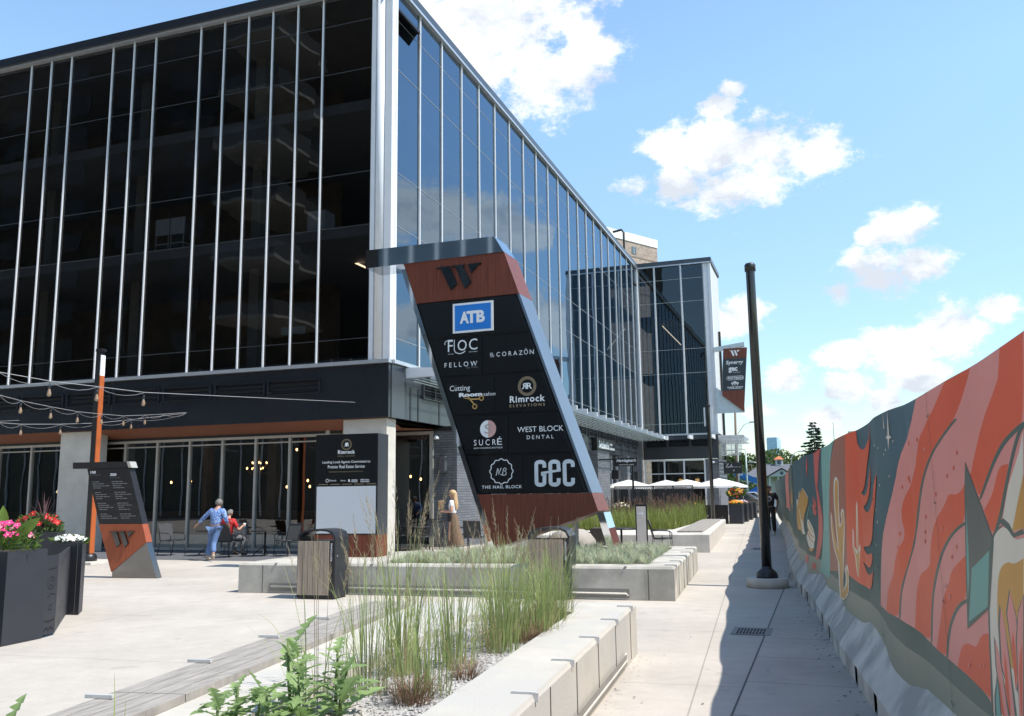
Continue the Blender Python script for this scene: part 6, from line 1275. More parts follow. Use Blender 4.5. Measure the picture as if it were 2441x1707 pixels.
def table(label, x, y, r_=.42, first=[None]):
    if first[0]: return clone(first[0], (x, y, 0), 0, label)
    t = thing('patio_table', label, 'table', (x, y, 0), 0, 'round dark patio tables'); c = MB(); c.lathe([(r_, .70), (r_, .725), (r_ - .01, .73), (0, .73)], (x, y, 0), 24); c.build('tabletop', FRAME_D, t)
    c = MB(); c.tube([(x, y, .02), (x, y, .70)], .03, 8); c.build('stem', FRAME_D, t)
    for k in range(4): a = k * math.pi / 2 + .4; MB().tube([(x, y, .3), (x + .2 * math.cos(a), y + .2 * math.sin(a), .16), (x + .34 * math.cos(a), y + .34 * math.sin(a), .015)], .014, 6).build('leg', FRAME_D, t)
    first[0] = t; return t
table('round dark patio table in front of the seated person', -15.45, 22.1); table('round dark patio table left of the walking person', -17.3, 22.0); table('round dark patio table between the chairs by the corner window', -12.0, 25.05); table('round dark patio table beside the pylon edge', -9.1, 25.9); table('round dark patio table left of the upright menu board', -5.3, 23.9)
# restaurant lamps seen through the glass
def pendant(label, x, y, z, first=[None]):
    if first[0]: return clone(first[0], (x, y, z), 0, label)
    t = thing('pendant_lamp', label, 'lamp', (x, y, z), 0, 'small warm pendant lamps in the restaurant'); c = MB(); c.tube([(x, y, z + .06), (x, y, z + 1.2)], .006, 4); c.build('cord', BLACK, t); c = MB(); c.ball((x, y, z), .036, .036, .05, 8, 6); c.build('bulb', WARM, t); first[0] = t; return t
for k, (x, z, l) in enumerate([(-23.09, 2.28, 'warm pendant lamp behind the glass right of the concrete column'), (-18.03, 2.04, 'lower left warm pendant lamp beside the advertising board'), (-17.18, 2.25, 'warm pendant lamp closest above the advertising board edge'), (-17.09, 2.04, 'lowest warm pendant lamp next to the advertising board'), (-17.66, 3.35, 'warm ceiling lamp at the top of the pane left of the board'), (-21.3, 3.45, 'warm ceiling lamp above the walking person'), (-22.2, 2.3, 'warm pendant lamp behind the directory sign'), (-25.2, 2.4, 'warm pendant lamp at the far left pane')]): pendant(l, x, 27, z)
for x, z, l in [(-13.9, 2.35, 'left warm pendant lamp in the corner window'), (-13.5, 2.25, 'yellow middle pendant lamp in the corner window'), (-12.9, 2.38, 'right warm pendant lamp in the corner window')]: pendant(l, x, 28.5, z)
t = thing('chandelier', 'branched chandelier with candle bulbs glowing behind the shopfront glass', 'chandelier', (-19.2, 27, 2.6)); c = MB(); c.tube([(-19.2, 27, 3.9), (-19.2, 27, 2.55)], .015, 6); cb = MB()
for r_, z, n in ((.46, 2.72, 9), (.28, 2.92, 6)):
    for k in range(n): a = 6.28 * k / n; q = (-19.2 + r_ * math.cos(a), 27 + r_ * math.sin(a), z); c.tube([(-19.2, 27, 2.6), (-19.2 + r_ * .6 * math.cos(a), 27 + r_ * .6 * math.sin(a), z - .2), (q[0], q[1], z - .05)], .009, 4); cb.ball(q, .022, .022, .04, 6, 5)
c.build('frame', mat('brass', (.3, .18, .06), .3, .8), t); cb.build('candle_bulb', WARM, t)
t = thing('pendant_lamp', 'pale dome pendant lamp behind the left shop window', 'lamp', (-27.5, 26, 2.0)); c = MB(); c.lathe([(.02, .2), (.14, .16), (.2, .05), (.21, 0)][::-1], (-27.3, 26.0, 1.95), 16); c.build('shade', mat('lamp_shade_cream', (.8, .62, .38), .6, emit=.8), t); MB().tube([(-27.3, 26, 2.15), (-27.3, 26, 3.9)], .008, 4).build('cord', BLACK, t)
for x, l in ((-9.5, 'left amber cafe lamp in the wing window'), (-8.35, 'right amber cafe lamp in the wing window')):
    t = thing('pendant_lamp', l, 'lamp', (x, 62.5, 2.4), 0); c = MB(); c.lathe([(.14, -.14), (.14, .14)], (x, 62.5, 2.45), 12); c.build('shade', mat('amber_shade', (.5, .28, .1), .6, emit=.7), t); MB().tube([(x, 62.5, 2.6), (x, 62.5, 3.9)], .01, 4).build('cord', BLACK, t)
# wind-blown leaf litter along the barriers and planter feet
rnd.seed(77); c = MB()
for _ in range(240):
    y = rv(5.5, 20) if rnd.random() < .8 else rv(20, 34); x = xw(y, False) - .19 - abs(rnd.gauss(0, .10)); s = rv(.008, .022); a = rv(0, 6.28)
    if rnd.random() < .12: x = rv(-1.9, -.3)
    c.cur = rnd.randrange(2); c.add([(x + s * math.cos(a + k * 1.57) * (1, .55)[k % 2], y + s * math.sin(a + k * 1.57) * (1, .55)[k % 2], .003 + rv(0, .008)) for k in range(4)], [(0, 1, 2, 3)])
for _ in range(60):
    y = rv(5, 9.4); x = -1.46 - (y - 2) * .0691 + .03 + abs(rnd.gauss(0, .07)); s = rv(.006, .014); a = rv(0, 6.28); c.add([(x + s * math.cos(a + k * 1.57), y + s * .6 * math.sin(a + k * 1.57), .004) for k in range(4)], [(0, 1, 2, 3)])
g = c.build('leaf_litter', [mat('dead_leaf', (.11, .075, .045), .9, 0, .4, 30), mat('dead_leaf_dark', (.05, .042, .035), .9, 0, .4, 30)], None, True, False); tag(g, 'dry leaf scraps on the sidewalk along the barrier feet', 'leaf litter', None, 'stuff')
# ------------------------------------------------------------------ people
def skin(nodes, edges, root, sub=1):
    """grow one continuous surface round a skeleton; nodes: name -> (x, y, z, rx[, ry])"""
    names = list(nodes); idx = {n: i for i, n in enumerate(names)}
    me = bpy.data.meshes.new('skeleton'); me.from_pydata([nodes[n][:3] for n in names], [(idx[a], idx[b]) for a, b in edges], [])
    o = bpy.data.objects.new('skeleton', me); COL.objects.link(o); sk = o.modifiers.new('s', 'SKIN'); sk.use_smooth_shade = True
    for n in names:
        v = me.skin_vertices[0].data[idx[n]]; q = nodes[n]; v.radius = (q[3], q[4] if len(q) > 4 else q[3]); v.use_root = (n == root)
    if sub: ss = o.modifiers.new('u', 'SUBSURF'); ss.levels = sub; ss.render_levels = sub
    dg = bpy.context.evaluated_depsgraph_get(); m2 = bpy.data.meshes.new_from_object(o.evaluated_get(dg))
    vs_ = [tuple(v.co) for v in m2.vertices]; fs = [tuple(p.vertices) for p in m2.polygons]
    bpy.data.objects.remove(o); bpy.data.meshes.remove(me); bpy.data.meshes.remove(m2); return vs_, fs
SKIN = mat('skin_tan', (.46, .25, .17), .55, 0, .08, 8); SKIN2 = mat('skin_brown', (.26, .135, .085), .5, 0, .08, 8)
def hand(nodes, edges, w, e, tag_, side, curl=.4):
    """palm, four fingers and a thumb beyond wrist w, in the direction elbow -> wrist"""
    W = Vector(nodes[w][:3]); E_ = Vector(nodes[e][:3]); d = (W - E_).normalized(); up = Vector((0, 0, 1)) if abs(d.z) < .8 else Vector((0, 1, 0)); s = d.cross(up).normalized(); u = s.cross(d)
    p = W + d * .075; nodes[tag_ + 'p'] = (*p, .034, .018); edges.append((w, tag_ + 'p'))
    for k, (o, l) in enumerate(((-.030, .062), (-.010, .075), (.011, .070), (.030, .055))):
        a = p + s * o + d * .025; b = a + d * l * .5 - u * l * curl * .3; c_ = b + d * l * .42 - u * l * curl * .7
        nodes[f'{tag_}f{k}a'] = (*a, .0105); nodes[f'{tag_}f{k}b'] = (*b, .009); nodes[f'{tag_}f{k}c'] = (*c_, .007); edges += [(tag_ + 'p', f'{tag_}f{k}a'), (f'{tag_}f{k}a', f'{tag_}f{k}b'), (f'{tag_}f{k}b', f'{tag_}f{k}c')]
    a = W + d * .035 + s * .035 * side - u * .01; b = a + d * .035 + s * .022 * side - u * .012
    nodes[tag_ + 'ta'] = (*a, .012); nodes[tag_ + 'tb'] = (*b, .009); edges += [(w, tag_ + 'ta'), (tag_ + 'ta', tag_ + 'tb')]
def person(label, loc, rz, J, skinm, scale=1.):
    """J: joints pel, wai, che, nb, hd (head centre), shL, elL, wrL, ... hipL, knL, anL, toL"""
    t = thing('person', label, 'person', loc, rz)
    if scale != 1: t.scale = (scale,) * 3
    n = {}; e = []
    V = {k: Vector(v) for k, v in J.items()}
    n['pel'] = (*V['pel'], .13, .10); n['wai'] = (*V['wai'], .12, .095); n['che'] = (*V['che'], .15, .105); n['nb'] = (*V['nb'], .075, .07); e += [('pel', 'wai'), ('wai', 'che'), ('che', 'nb')]
    hd = V['hd']; ax = (hd - V['nb']).normalized(); fw = V.get('fw', Vector((0, 1, 0))).normalized()
    n['nk'] = (*(V['nb'] + (hd - V['nb']) * .45), .052, .055); n['jaw'] = (*(hd - ax * .055 + fw * .018), .062, .072); n['sk'] = (*(hd + ax * .03), .074, .092); n['top'] = (*(hd + ax * .095 - fw * .008), .048, .06); e += [('nb', 'nk'), ('nk', 'jaw'), ('jaw', 'sk'), ('sk', 'top')]
    for s in 'LR':
        n['sh' + s] = (*V['sh' + s], .058); n['el' + s] = (*V['el' + s], .042); n['wr' + s] = (*V['wr' + s], .027); e += [('che', 'sh' + s), ('sh' + s, 'el' + s), ('el' + s, 'wr' + s)]
        hand(n, e, 'wr' + s, 'el' + s, 'h' + s, 1 if s == 'L' else -1)
        n['hip' + s] = (*V['hip' + s], .088); n['kn' + s] = (*V['kn' + s], .058); n['an' + s] = (*V['an' + s], .038); n['to' + s] = (*V['to' + s], .032, .028); e += [('pel', 'hip' + s), ('hip' + s, 'kn' + s), ('kn' + s, 'an' + s), ('an' + s, 'to' + s)]
    vs_, fs = skin(n, e, 'pel'); c = MB(); c.add(vs_, fs, True)
    # nose and ears belong to the same head surface
    rt = ax.cross(fw).normalized() * -1
    c.add([hd + fw * .085 + rt * .014, hd + fw * .085 - rt * .014, hd + fw * .118 - ax * .03, hd + fw * .09 + ax * .03, hd + fw * .085 - ax * .042], [(0, 3, 2), (3, 1, 2), (1, 4, 2), (4, 0, 2)])
    for s in (-1, 1): c.ball(hd + rt * .078 * s - fw * .005 - ax * .008, .014, .024, .034, 8, 6)
    c.build('body', skinm, t, False, False)
    return t, n, V, ax, fw, rt
def cloth(t, name, m, nodes, edges, root, sub=1):
    vs_, fs = skin(nodes, edges, root, sub); c = MB(); c.add(vs_, fs, True); return c.build(name, m, t, False, False)
def cap(t, name, m, hd, ax, fw, r=(.088, .105, .10), back=.012, lo=-.05, n=18):
    """hair: a rough shell over the crown and the back of the head, open over the face"""
    rt = ax.cross(fw).normalized(); c = MB(); vs_ = []; fs = []; k = 9
    for i in range(k + 1):
        for j in range(n):
            a = 2 * math.pi * j / n; f_ = math.cos(a); hi = .55 if f_ > .3 else (.98 if f_ < -.2 else .98 - (f_ + .2) / .5 * .43); th = i / k * math.pi * hi * .72; q = 1 + rnd.uniform(-.035, .035)
            vs_.append(hd + ax * (r[2] * math.cos(th) * q + .012) + fw * (r[1] * math.sin(th) * math.cos(a) * q - back) + rt * (r[0] * math.sin(th) * math.sin(a) * q))
    for i in range(k):
        for j in range(n): fs.append((i * n + j, (i + 1) * n + j, (i + 1) * n + (j + 1) % n, i * n + (j + 1) % n))
    c.add(vs_, fs, True); return c.build(name, m, t, False, False)
def shoe(t, an, to, m, h=.05):
    an, to = Vector(an), Vector(to); d = (to - an); d.z = 0; L_ = d.length; d.normalize(); slope = (to - an).normalized()
    vs_, fs = skin({'a': (*(an - d * .05 - Vector((0, 0, .03))), .042, .040), 'b': (*(an + (to - an) * .45 - Vector((0, 0, .012))), .046, .038), 'c': (*(to + slope * .03), .040, .026)}, [('a', 'b'), ('b', 'c')], 'b'); c = MB(); c.add(vs_, fs, True); c.build('shoe', m, t, False, False)
# 1  walking away in a blue patterned blouse
BLOUSE = mat('blue_patterned_blouse', (.045, .145, .44), .8, 0, .35, 30, var2=((.42, .52, .66), 34)); JEAN = mat('light_denim', (.105, .175, .33), .85, 0, .18, 12); GREYH = mat('grey_hair', (.16, .145, .13), .7, 0, .35, 40); SHOE = mat('beige_shoe', (.42, .36, .29), .7)
J = dict(pel=(-.02, .0, .88), wai=(.0, .03, 1.04), che=(.0, .07, 1.25), nb=(.0, .10, 1.40), hd=(-.01, .15, 1.54), shL=(-.20, .08, 1.34), elL=(-.42, .06, 1.15), wrL=(-.62, .06, .98), shR=(.20, .08, 1.33), elR=(.28, .08, 1.10), wrR=(.22, .26, .98), hipL=(-.10, 0, .84), knL=(-.20, .10, .48), anL=(-.20, -.04, .09), toL=(-.22, .12, .035), hipR=(.09, .0, .84), knR=(.02, -.06, .46), anR=(.17, -.24, .20), toR=(.10, -.16, .06), fw=(-.25, 1, -.25))
t, n, V, ax, fw, rt = person('person in a blue patterned blouse and jeans walking away with one arm out', (-15.8, 20.28, 0), 0, J, SKIN)
cloth(t, 'blouse', BLOUSE, {'p': (*V['pel'] , .175, .135), 'w': (*V['wai'], .165, .13), 'c': (*V['che'], .178, .13), 'n': (*(V['nb'] - Vector((0, 0, .02))), .09, .085), **{k + s: (*V[k + s], r_) for s in 'LR' for k, r_ in (('sh', .078), ('el', .062))}, 'xL': (*(V['wrL'] + (V['elL'] - V['wrL']) * .12), .050), 'xR': (*(V['wrR'] + (V['elR'] - V['wrR']) * .12), .050)}, [('p', 'w'), ('w', 'c'), ('c', 'n'), ('c', 'shL'), ('shL', 'elL'), ('elL', 'xL'), ('c', 'shR'), ('shR', 'elR'), ('elR', 'xR')], 'p')
def trousers(t, V, m, r=(.135, .108, .082, .074), top=(.15, .118), foot=.02):
    return cloth(t, 'trousers', m, {'p': (*(V['pel'] + Vector((0, 0, .02))), *top), **{'h' + s: (*V['hip' + s], r[1]) for s in 'LR'}, **{'k' + s: (*V['kn' + s], r[2]) for s in 'LR'}, **{'a' + s: (*(V['an' + s] + Vector((0, 0, foot))), r[3]) for s in 'LR'}}, [('p', 'hL'), ('hL', 'kL'), ('kL', 'aL'), ('p', 'hR'), ('hR', 'kR'), ('kR', 'aR')], 'p')
trousers(t, V, JEAN); cap(t, 'hair', GREYH, V['hd'], ax, fw, (.10, .115, .108)); [shoe(t, V['an' + s], V['to' + s], SHOE) for s in 'LR']
# 2  seated, red shirt, seen from behind
RSH = mat('red_shirt', (.50, .022, .022), .8, 0, .12, 8); GREYT = mat('grey_trousers', (.13, .13, .14), .85, 0, .15, 10)
J = dict(pel=(0, -.08, .54), wai=(0, -.13, .70), che=(0, -.15, .92), nb=(0, -.13, 1.08), hd=(.0, -.06, 1.23), shL=(-.205, -.13, 1.01), elL=(-.29, -.06, .74), wrL=(-.22, .22, .72), shR=(.205, -.13, 1.01), elR=(.30, -.04, .74), wrR=(.26, .20, .86), hipL=(-.10, 0, .53), knL=(-.15, .40, .50), anL=(-.14, .36, .09), toL=(-.15, .52, .035), hipR=(.10, 0, .53), knR=(.15, .40, .50), anR=(.14, .36, .09), toR=(.15, .52, .035), fw=(0, 1, -.1))
t, n, V, ax, fw, rt = person('person in a red shirt sitting in a mesh armchair with back turned', (-16.2, 21.5, .02), R(-3), J, SKIN)
cloth(t, 'shirt', RSH, {'p': (*V['pel'], .165, .12), 'w': (*V['wai'], .168, .12), 'c': (*V['che'], .185, .125), 'n': (*(V['nb'] - Vector((0, 0, .03))), .085, .08), **{k + s: (*V[k + s], r_) for s in 'LR' for k, r_ in (('sh', .080),)}, 'xL': (*(V['elL'] + (V['shL'] - V['elL']) * .2), .060), 'xR': (*(V['elR'] + (V['shR'] - V['elR']) * .2), .060)}, [('p', 'w'), ('w', 'c'), ('c', 'n'), ('c', 'shL'), ('shL', 'xL'), ('c', 'shR'), ('shR', 'xR')], 'p')
trousers(t, V, GREYT, (.135, .10, .078, .066)); cap(t, 'hair', GREYH, V['hd'], ax, fw, (.082, .10, .10), .012); [shoe(t, V['an' + s], V['to' + s], mat('dark_shoe', (.03, .028, .026), .6)) for s in 'LR']
# cup held in the raised hand
_w = Matrix.Translation((-16.2, 21.5, .02)) @ Matrix.Rotation(R(-3), 4, 'Z'); cp = _w @ (V['wrR'] + Vector((-.02, .09, .0)))
c = MB(); c.lathe([(.03, -.05), (.04, .07), (.036, .07), (.028, -.045)], (0, 0, 0), 14); o = c.build('cup', mat('pale_cup', (.6, .62, .62), .4)); o.location = cp; tag(o, 'pale cup held by the seated person in the red shirt', 'cup')
# 3  blond, white top, long skirt, carrying menus, facing left
J = dict(pel=(0, 0, .98), wai=(0, .01, 1.12), che=(0, .015, 1.32), nb=(0, .0, 1.47), hd=(0, .02, 1.61), shL=(-.17, .0, 1.40), elL=(-.22, -.02, 1.14), wrL=(-.10, .22, 1.14), shR=(.17, .0, 1.40), elR=(.22, .02, 1.14), wrR=(.08, .24, 1.16), hipL=(-.08, 0, .93), knL=(-.09, .06, .50), anL=(-.09, .0, .09), toL=(-.10, .16, .035), hipR=(.08, 0, .93), knR=(.09, -.04, .50), anR=(.09, -.14, .10), toR=(.10, .02, .035), fw=(0, 1, -.12))
t, n, V, ax, fw, rt = person('blond person in a white top and long brown skirt carrying menus', (-9.72, 22.6, .09), R(96), J, mat('skin_fair', (.55, .30, .20), .55))
cloth(t, 'top', mat('white_top', (.78, .75, .78), .8), {'p': (*V['pel'], .135, .11), 'w': (*V['wai'], .135, .108), 'c': (*V['che'], .16, .12), 'n': (*(V['nb'] - Vector((0, 0, .035))), .08, .07), 'L': (*V['shL'], .066), 'R': (*V['shR'], .066), 'xL': (*(V['elL'] + (V['shL'] - V['elL']) * .45), .058), 'xR': (*(V['elR'] + (V['shR'] - V['elR']) * .45), .058)}, [('p', 'w'), ('w', 'c'), ('c', 'n'), ('c', 'L'), ('c', 'R'), ('L', 'xL'), ('R', 'xR')], 'p')
c = MB(); nS = 20; vs_ = []; fs = []
for i, (z, a_, b_, oy) in enumerate(((1.10, .125, .105, .0), (.95, .15, .135, -.01), (.6, .165, .17, -.05), (.22, .19, .24, -.10))):
    vs_ += [(a_ * math.cos(6.2832 * j / nS) * (1 + .05 * math.sin(j * 2.2) * (i > 1)), b_ * math.sin(6.2832 * j / nS) * (1 + .05 * math.sin(j * 2.2) * (i > 1)) + oy, z) for j in range(nS)]
    if i: fs += [((i - 1) * nS + j, (i - 1) * nS + (j + 1) % nS, i * nS + (j + 1) % nS, i * nS + j) for j in range(nS)]
c.add(vs_, fs, True); c.build('skirt', mat('brown_skirt', (.16, .105, .065), .85, 0, .35, 5, stretch=(6, 6, .6)), t, False, False)
c = MB(); c.lathe([(.13, 0), (.145, -.1), (.15, -.24)], (0, .02, 1.10), 16); c.build('apron', mat('black_apron', (.02, .02, .022), .8), t, False, False)
BLOND = mat('blond_hair', (.50, .33, .17), .5, 0, .3, 20, stretch=(10, 10, 1)); cap(t, 'hair', BLOND, V['hd'], ax, fw, (.098, .115, .112), .014)
c = MB(); vs_ = []; fs = []
for i, (z, a_, b_, oy) in enumerate(((1.64, .095, .06, -.05), (1.5, .105, .065, -.06), (1.36, .12, .055, -.09), (1.24, .10, .035, -.10), (1.18, .05, .015, -.10))):
    vs_ += [(a_ * math.cos(6.2832 * j / 14), b_ * math.sin(6.2832 * j / 14) + oy, z) for j in range(14)]
    if i: fs += [((i - 1) * 14 + j, (i - 1) * 14 + (j + 1) % 14, i * 14 + (j + 1) % 14, i * 14 + j) for j in range(14)]
c.add(vs_, fs, True); c.build('long_hair', BLOND, t, False, False)
for k, (dx, dz, ry) in enumerate(((0, 0, .15), (.03, .03, -.1))):
    o = MB().obox((0, 0, 0), .16, .012, .23).build('menu', mat('kraft_menu', (.48, .31, .16), .8, 0, .2, 10)); o.location = (-9.72 - .36 - dx, 22.62 + .05 * k, .09 + 1.30 + dz); o.rotation_euler = (.25, ry, R(25 + 20 * k)); tag(o, ['brown menu card held nearest by the blond person', 'brown menu card held behind the other by the blond person'][k], 'menu')
# 4  man in black by the hoarding, walking towards the camera
BT = mat('black_tee', (.014, .013, .014), .85, 0, .2, 8); BP_ = mat('black_trousers', (.011, .011, .013), .85, 0, .2, 8)
J = dict(pel=(0, 0, .98), wai=(0, .0, 1.13), che=(0, .01, 1.36), nb=(0, .0, 1.53), hd=(0, .04, 1.68), shL=(-.20, .0, 1.46), elL=(-.29, -.02, 1.18), wrL=(-.24, .12, .96), shR=(.20, .0, 1.46), elR=(.27, -.04, 1.19), wrR=(.22, .08, .95), hipL=(-.095, 0, .93), knL=(-.11, .10, .52), anL=(-.11, .02, .09), toL=(-.12, .19, .035), hipR=(.095, 0, .93), knR=(.10, -.02, .51), anR=(.10, -.16, .11), toR=(.11, .0, .035), fw=(.1, 1, .0))
t, n, V, ax, fw, rt = person('person in black t-shirt and trousers with sunglasses walking beside the hoarding', (-2.05, 36.0, 0), R(176), J, SKIN2, 1.06)
cloth(t, 't_shirt', BT, {'p': (*(V['pel'] + Vector((0, 0, -.02))), .165, .12), 'w': (*V['wai'], .165, .12), 'c': (*V['che'], .185, .128), 'n': (*(V['nb'] - Vector((0, 0, .03))), .09, .08), 'L': (*V['shL'], .080), 'R': (*V['shR'], .080), 'xL': (*(V['elL'] + (V['shL'] - V['elL']) * .25), .066), 'xR': (*(V['elR'] + (V['shR'] - V['elR']) * .25), .066)}, [('p', 'w'), ('w', 'c'), ('c', 'n'), ('c', 'L'), ('c', 'R'), ('L', 'xL'), ('R', 'xR')], 'p')
trousers(t, V, BP_, (.14, .11, .09, .075)); cap(t, 'hair', mat('black_hair', (.012, .010, .009), .5), V['hd'], ax, fw, (.088, .106, .112), .012)
c = MB(); c.ball(V['hd'] - ax * .085 + fw * .055, .05, .04, .035, 10, 6); c.build('beard', mat('black_hair', (.012, .01, .009), .5), t, False, False)
c = MB()
for s in (-1, 1): c.ball(V['hd'] + fw * .088 + rt * .034 * s + ax * .012, .028, .012, .020, 10, 6)
c.tube([V['hd'] + fw * .09 + rt * .1 + ax * .015, V['hd'] + fw * .1 + ax * .018, V['hd'] + fw * .09 - rt * .1 + ax * .015], .005, 5); c.build('sunglasses', BLACK_G, t, False, False)
c = MB(); c.add([(.095 * math.cos(a), .150, 1.30 + .095 * math.sin(a)) for a in [i * math.pi / 9 for i in range(18)]] + [(.06 * math.cos(a), .155, 1.30 + .06 * math.sin(a)) for a in [i * math.pi / 9 for i in range(18)]], [(i, (i + 1) % 18, 18 + (i + 1) % 18, 18 + i) for i in range(18)]); c.stroke([(-.05, 1.26), (0, 1.34), (.05, 1.27)], .02, lambda x, z: (x, .157, z)); c.build('shirt_print', mat('shirt_print_grey', (.30, .30, .31), .8), t, False, False)
[shoe(t, V['an' + s], V['to' + s], mat('white_sneaker', (.6, .58, .55), .6)) for s in 'LR']

# ------------------------------------------------------------------ the far side of the street
AP = thing('apartment_tower', 'brown brick apartment tower with white parapet rising behind the office roof', 'building', (-40, 140, 0)); 
APB = brick('brown_block_brick', (.42, .31, .24), (.26, .19, .15), (.40, .35, .30), .9, .3, ms=.03)
def apt(a): return (-21.9 - a * .945, 130 + a * -.33)
corner = (-25.25, 150); left = (-45, 116.5); c = MB(); c.prism([corner, left, (-62, 126), (-42, 160)], 0, 44.25); c.build('wall', APB, AP); c = MB(); c.prism([(corner[0] + .12, corner[1]), (left[0] + .12, left[1] - .2), (-62.3, 126), (-42, 160.3)], 44.26, 45.73); c.build('parapet', mat('white_parapet', (.74, .73, .70), .6), AP)
def onap(u, z, o=-.06): d = Vector((left[0] - corner[0], left[1] - corner[1], 0)).normalized(); n_ = Vector((d.y, -d.x, 0)); n_ = n_ if n_.x > 0 else -n_; return tuple(Vector((corner[0], corner[1], z)) + d * u + n_ * (-o))
for z in (42.2, 39.0, 35.8, 32.6):
    for u in (5.6, 10.6, 15.6, 20.6): 
        w = MB().flat([(u, z), (u + 1.1, z), (u + 1.1, z + 1.3), (u, z + 1.3)], lambda a, b: onap(a, b)).build('window', mat('far_window', (.10, .14, .16), .15), AP, True, False); c = MB(); c.flat([(u + .52, z), (u + .58, z), (u + .58, z + 1.3), (u + .52, z + 1.3)], lambda a, b: onap(a, b, -.08)); c.build('window_bar', WHITE_M, w, True, False)
c = MB()
for z in (41.6, 38.4, 35.2): c.flat([(0, z), (38, z), (38, z + .22), (0, z + .22)], lambda a, b: onap(a, b, -.04))
c.build('floor_band', mat('band_brown', (.22, .17, .13), .8), AP, True, False); MB().box(-34.2, 138.5, 45.7, -33.5, 139.2, 47.6).build('chimney', WHITE_M, AP)
TW = thing('glass_tower', 'distant pale blue glass tower above the trees', 'building', (-36, 705, 0)); MB().prism([(-39.8, 700), (-32.2, 700), (-30, 715), (-38, 715)], 0, 41).build('curtain_wall', brick('blue_far_glass', (.20, .36, .50), (.25, .42, .55), (.30, .45, .56), 2.4, 1.6, ms=.1, rough=.25), TW); MB().prism([(-39.6, 701), (-32.4, 701), (-31, 714), (-38, 714)], 41, 42.2).build('roof_plant', mat('blue_roof', (.25, .36, .44), .5), TW)
# white house with cupola
HS = thing('white_house', 'white timber house with grey roof, pediment and a small orange topped cupola', 'house', (-4, 104, 0)); hw = mat('white_boards', (.66, .65, .62), .6, 0, .05, 2); sh = mat('grey_shingles', (.11, .115, .13), .8, 0, .25, 4)
MB().box(-8.6, 104, 0, .6, 112, 3.25).build('wall', hw, HS)
c = MB(); c.add([(-8.9, 103.6, 3.25), (.9, 103.6, 3.25), (.9, 112.4, 3.25), (-8.9, 112.4, 3.25), (-7.0, 108, 4.75), (-1.0, 108, 4.75)], [(0, 1, 5, 4), (1, 2, 5), (2, 3, 4, 5), (3, 0, 4), (3, 2, 1, 0)]); rf = c.build('roof', sh, HS)
c = MB(); c.prism([(-5.9, 3.25), (-2.9, 3.25), (-4.4, 4.05)], 102.6, 104.2, 'y'); c.build('pediment', hw, HS); c = MB(); c.add([(-6.1, 102.4, 3.25), (-4.4, 102.4, 4.2), (-4.4, 106.5, 4.2), (-6.1, 104.5, 3.25), (-2.7, 102.4, 3.25), (-2.7, 104.5, 3.25)], [(0, 1, 2, 3), (1, 4, 5, 2)]); c.build('gable_roof', sh, HS, True, False)
c = MB(); c.add([(-4.4 + .2 * math.cos(a), 102.58, 3.62 + .2 * math.sin(a)) for a in [i * math.pi / 6 for i in range(12)]], [tuple(range(12))]); c.build('round_window', mat('far_window', (.1, .14, .16), .15), HS, True, False)
for x in (-5.8, -4.9, -4.0, -3.2): MB().box(x, 102.7, 0, x + .18, 102.9, 3.25).build('porch_column', hw, HS)
for x in (-8.1, -7.0): MB().box(x, 103.96, 1.8, x + .5, 104.02, 2.7).build('window', mat('far_window', (.1, .14, .16), .15), HS)
cu = MB().box(-5.25, 107.6, 4.4, -4.45, 108.4, 5.3).build('cupola', hw, HS); MB().box(-5.05, 107.56, 4.75, -4.65, 107.62, 5.2).build('window', mat('far_window', (.1, .14, .16), .15), cu); c = MB(); c.add([(-5.45, 107.4, 5.3), (-4.25, 107.4, 5.3), (-4.25, 108.6, 5.3), (-5.45, 108.6, 5.3), (-4.85, 108, 5.75)], [(0, 1, 4), (1, 2, 4), (2, 3, 4), (3, 0, 4), (3, 2, 1, 0)]); c.build('cupola_roof', mat('orange_roof', (.55, .17, .07), .7), cu)
# trees
BARK = mat('bark_brown', (.12, .085, .06), .9)
F1 = leaf_mat('foliage_dark', (.045, .085, .022), .4, .25); F2 = leaf_mat('foliage_mid', (.075, .125, .03), .4, .3); F3 = leaf_mat('foliage_light', (.12, .17, .045), .4, .3)
def btree(label, x, y, h, w, seed, n=3000, ls=.40):
    h *= .83
    rnd.seed(seed); t = thing('leafy_tree', label, 'tree', (x, y, 0), 0, 'leafy trees across the street'); c = MB(); c.tube([(x, y, 0), (x + rv(-.2, .2), y, h * .35), (x + rv(-.3, .3), y, h * .75)], [h * .03, h * .022, h * .008], 8); blobs = []
    for k in range(11):
        a = rv(0, 6.28); q = rv(.15, .42) * w; z = h * rv(.38, .88); q *= 1.15 - .75 * abs(z / h - .55); p = (x + q * math.cos(a), y + q * math.sin(a), z); c.tube([(x, y, z * .6), ((x + p[0]) / 2, (y + p[1]) / 2, z * .85), p], [h * .012, h * .008, h * .003], 5); blobs.append((*p, w * rv(.13, .24), h * rv(.07, .14)))
    c.build('trunk', BARK, t); c = MB(); crown(c, blobs, n, ls, (0, 0, 1, 1, 2)); c.build('crown', [F1, F2, F3], t, True, False); return t
btree('leafy tree directly behind the black sign with white script', -12.2, 112, 7.6, 7, 61); btree('leafy tree left of the lamp post top end, behind the blue lift', -8.6, 118, 8.2, 7.5, 62); btree('leafy tree right of the distant glass tower', -5.6, 135, 9.4, 8, 63); btree('loose leafy tree between glass tower and spruce', -3.0, 128, 8.6, 6.5, 64); btree('leafy tree behind the lamp post, left of the glass tower', -10.5, 138, 9.2, 8, 65); btree('low bushy tree beside the blue lift arm', -9.6, 98, 4.6, 5, 66); btree('leafy tree hidden mostly by the white house roof', .5, 140, 9, 9, 67); btree('leafy tree farthest right above the hoarding', 3.5, 150, 7.5, 9, 68)
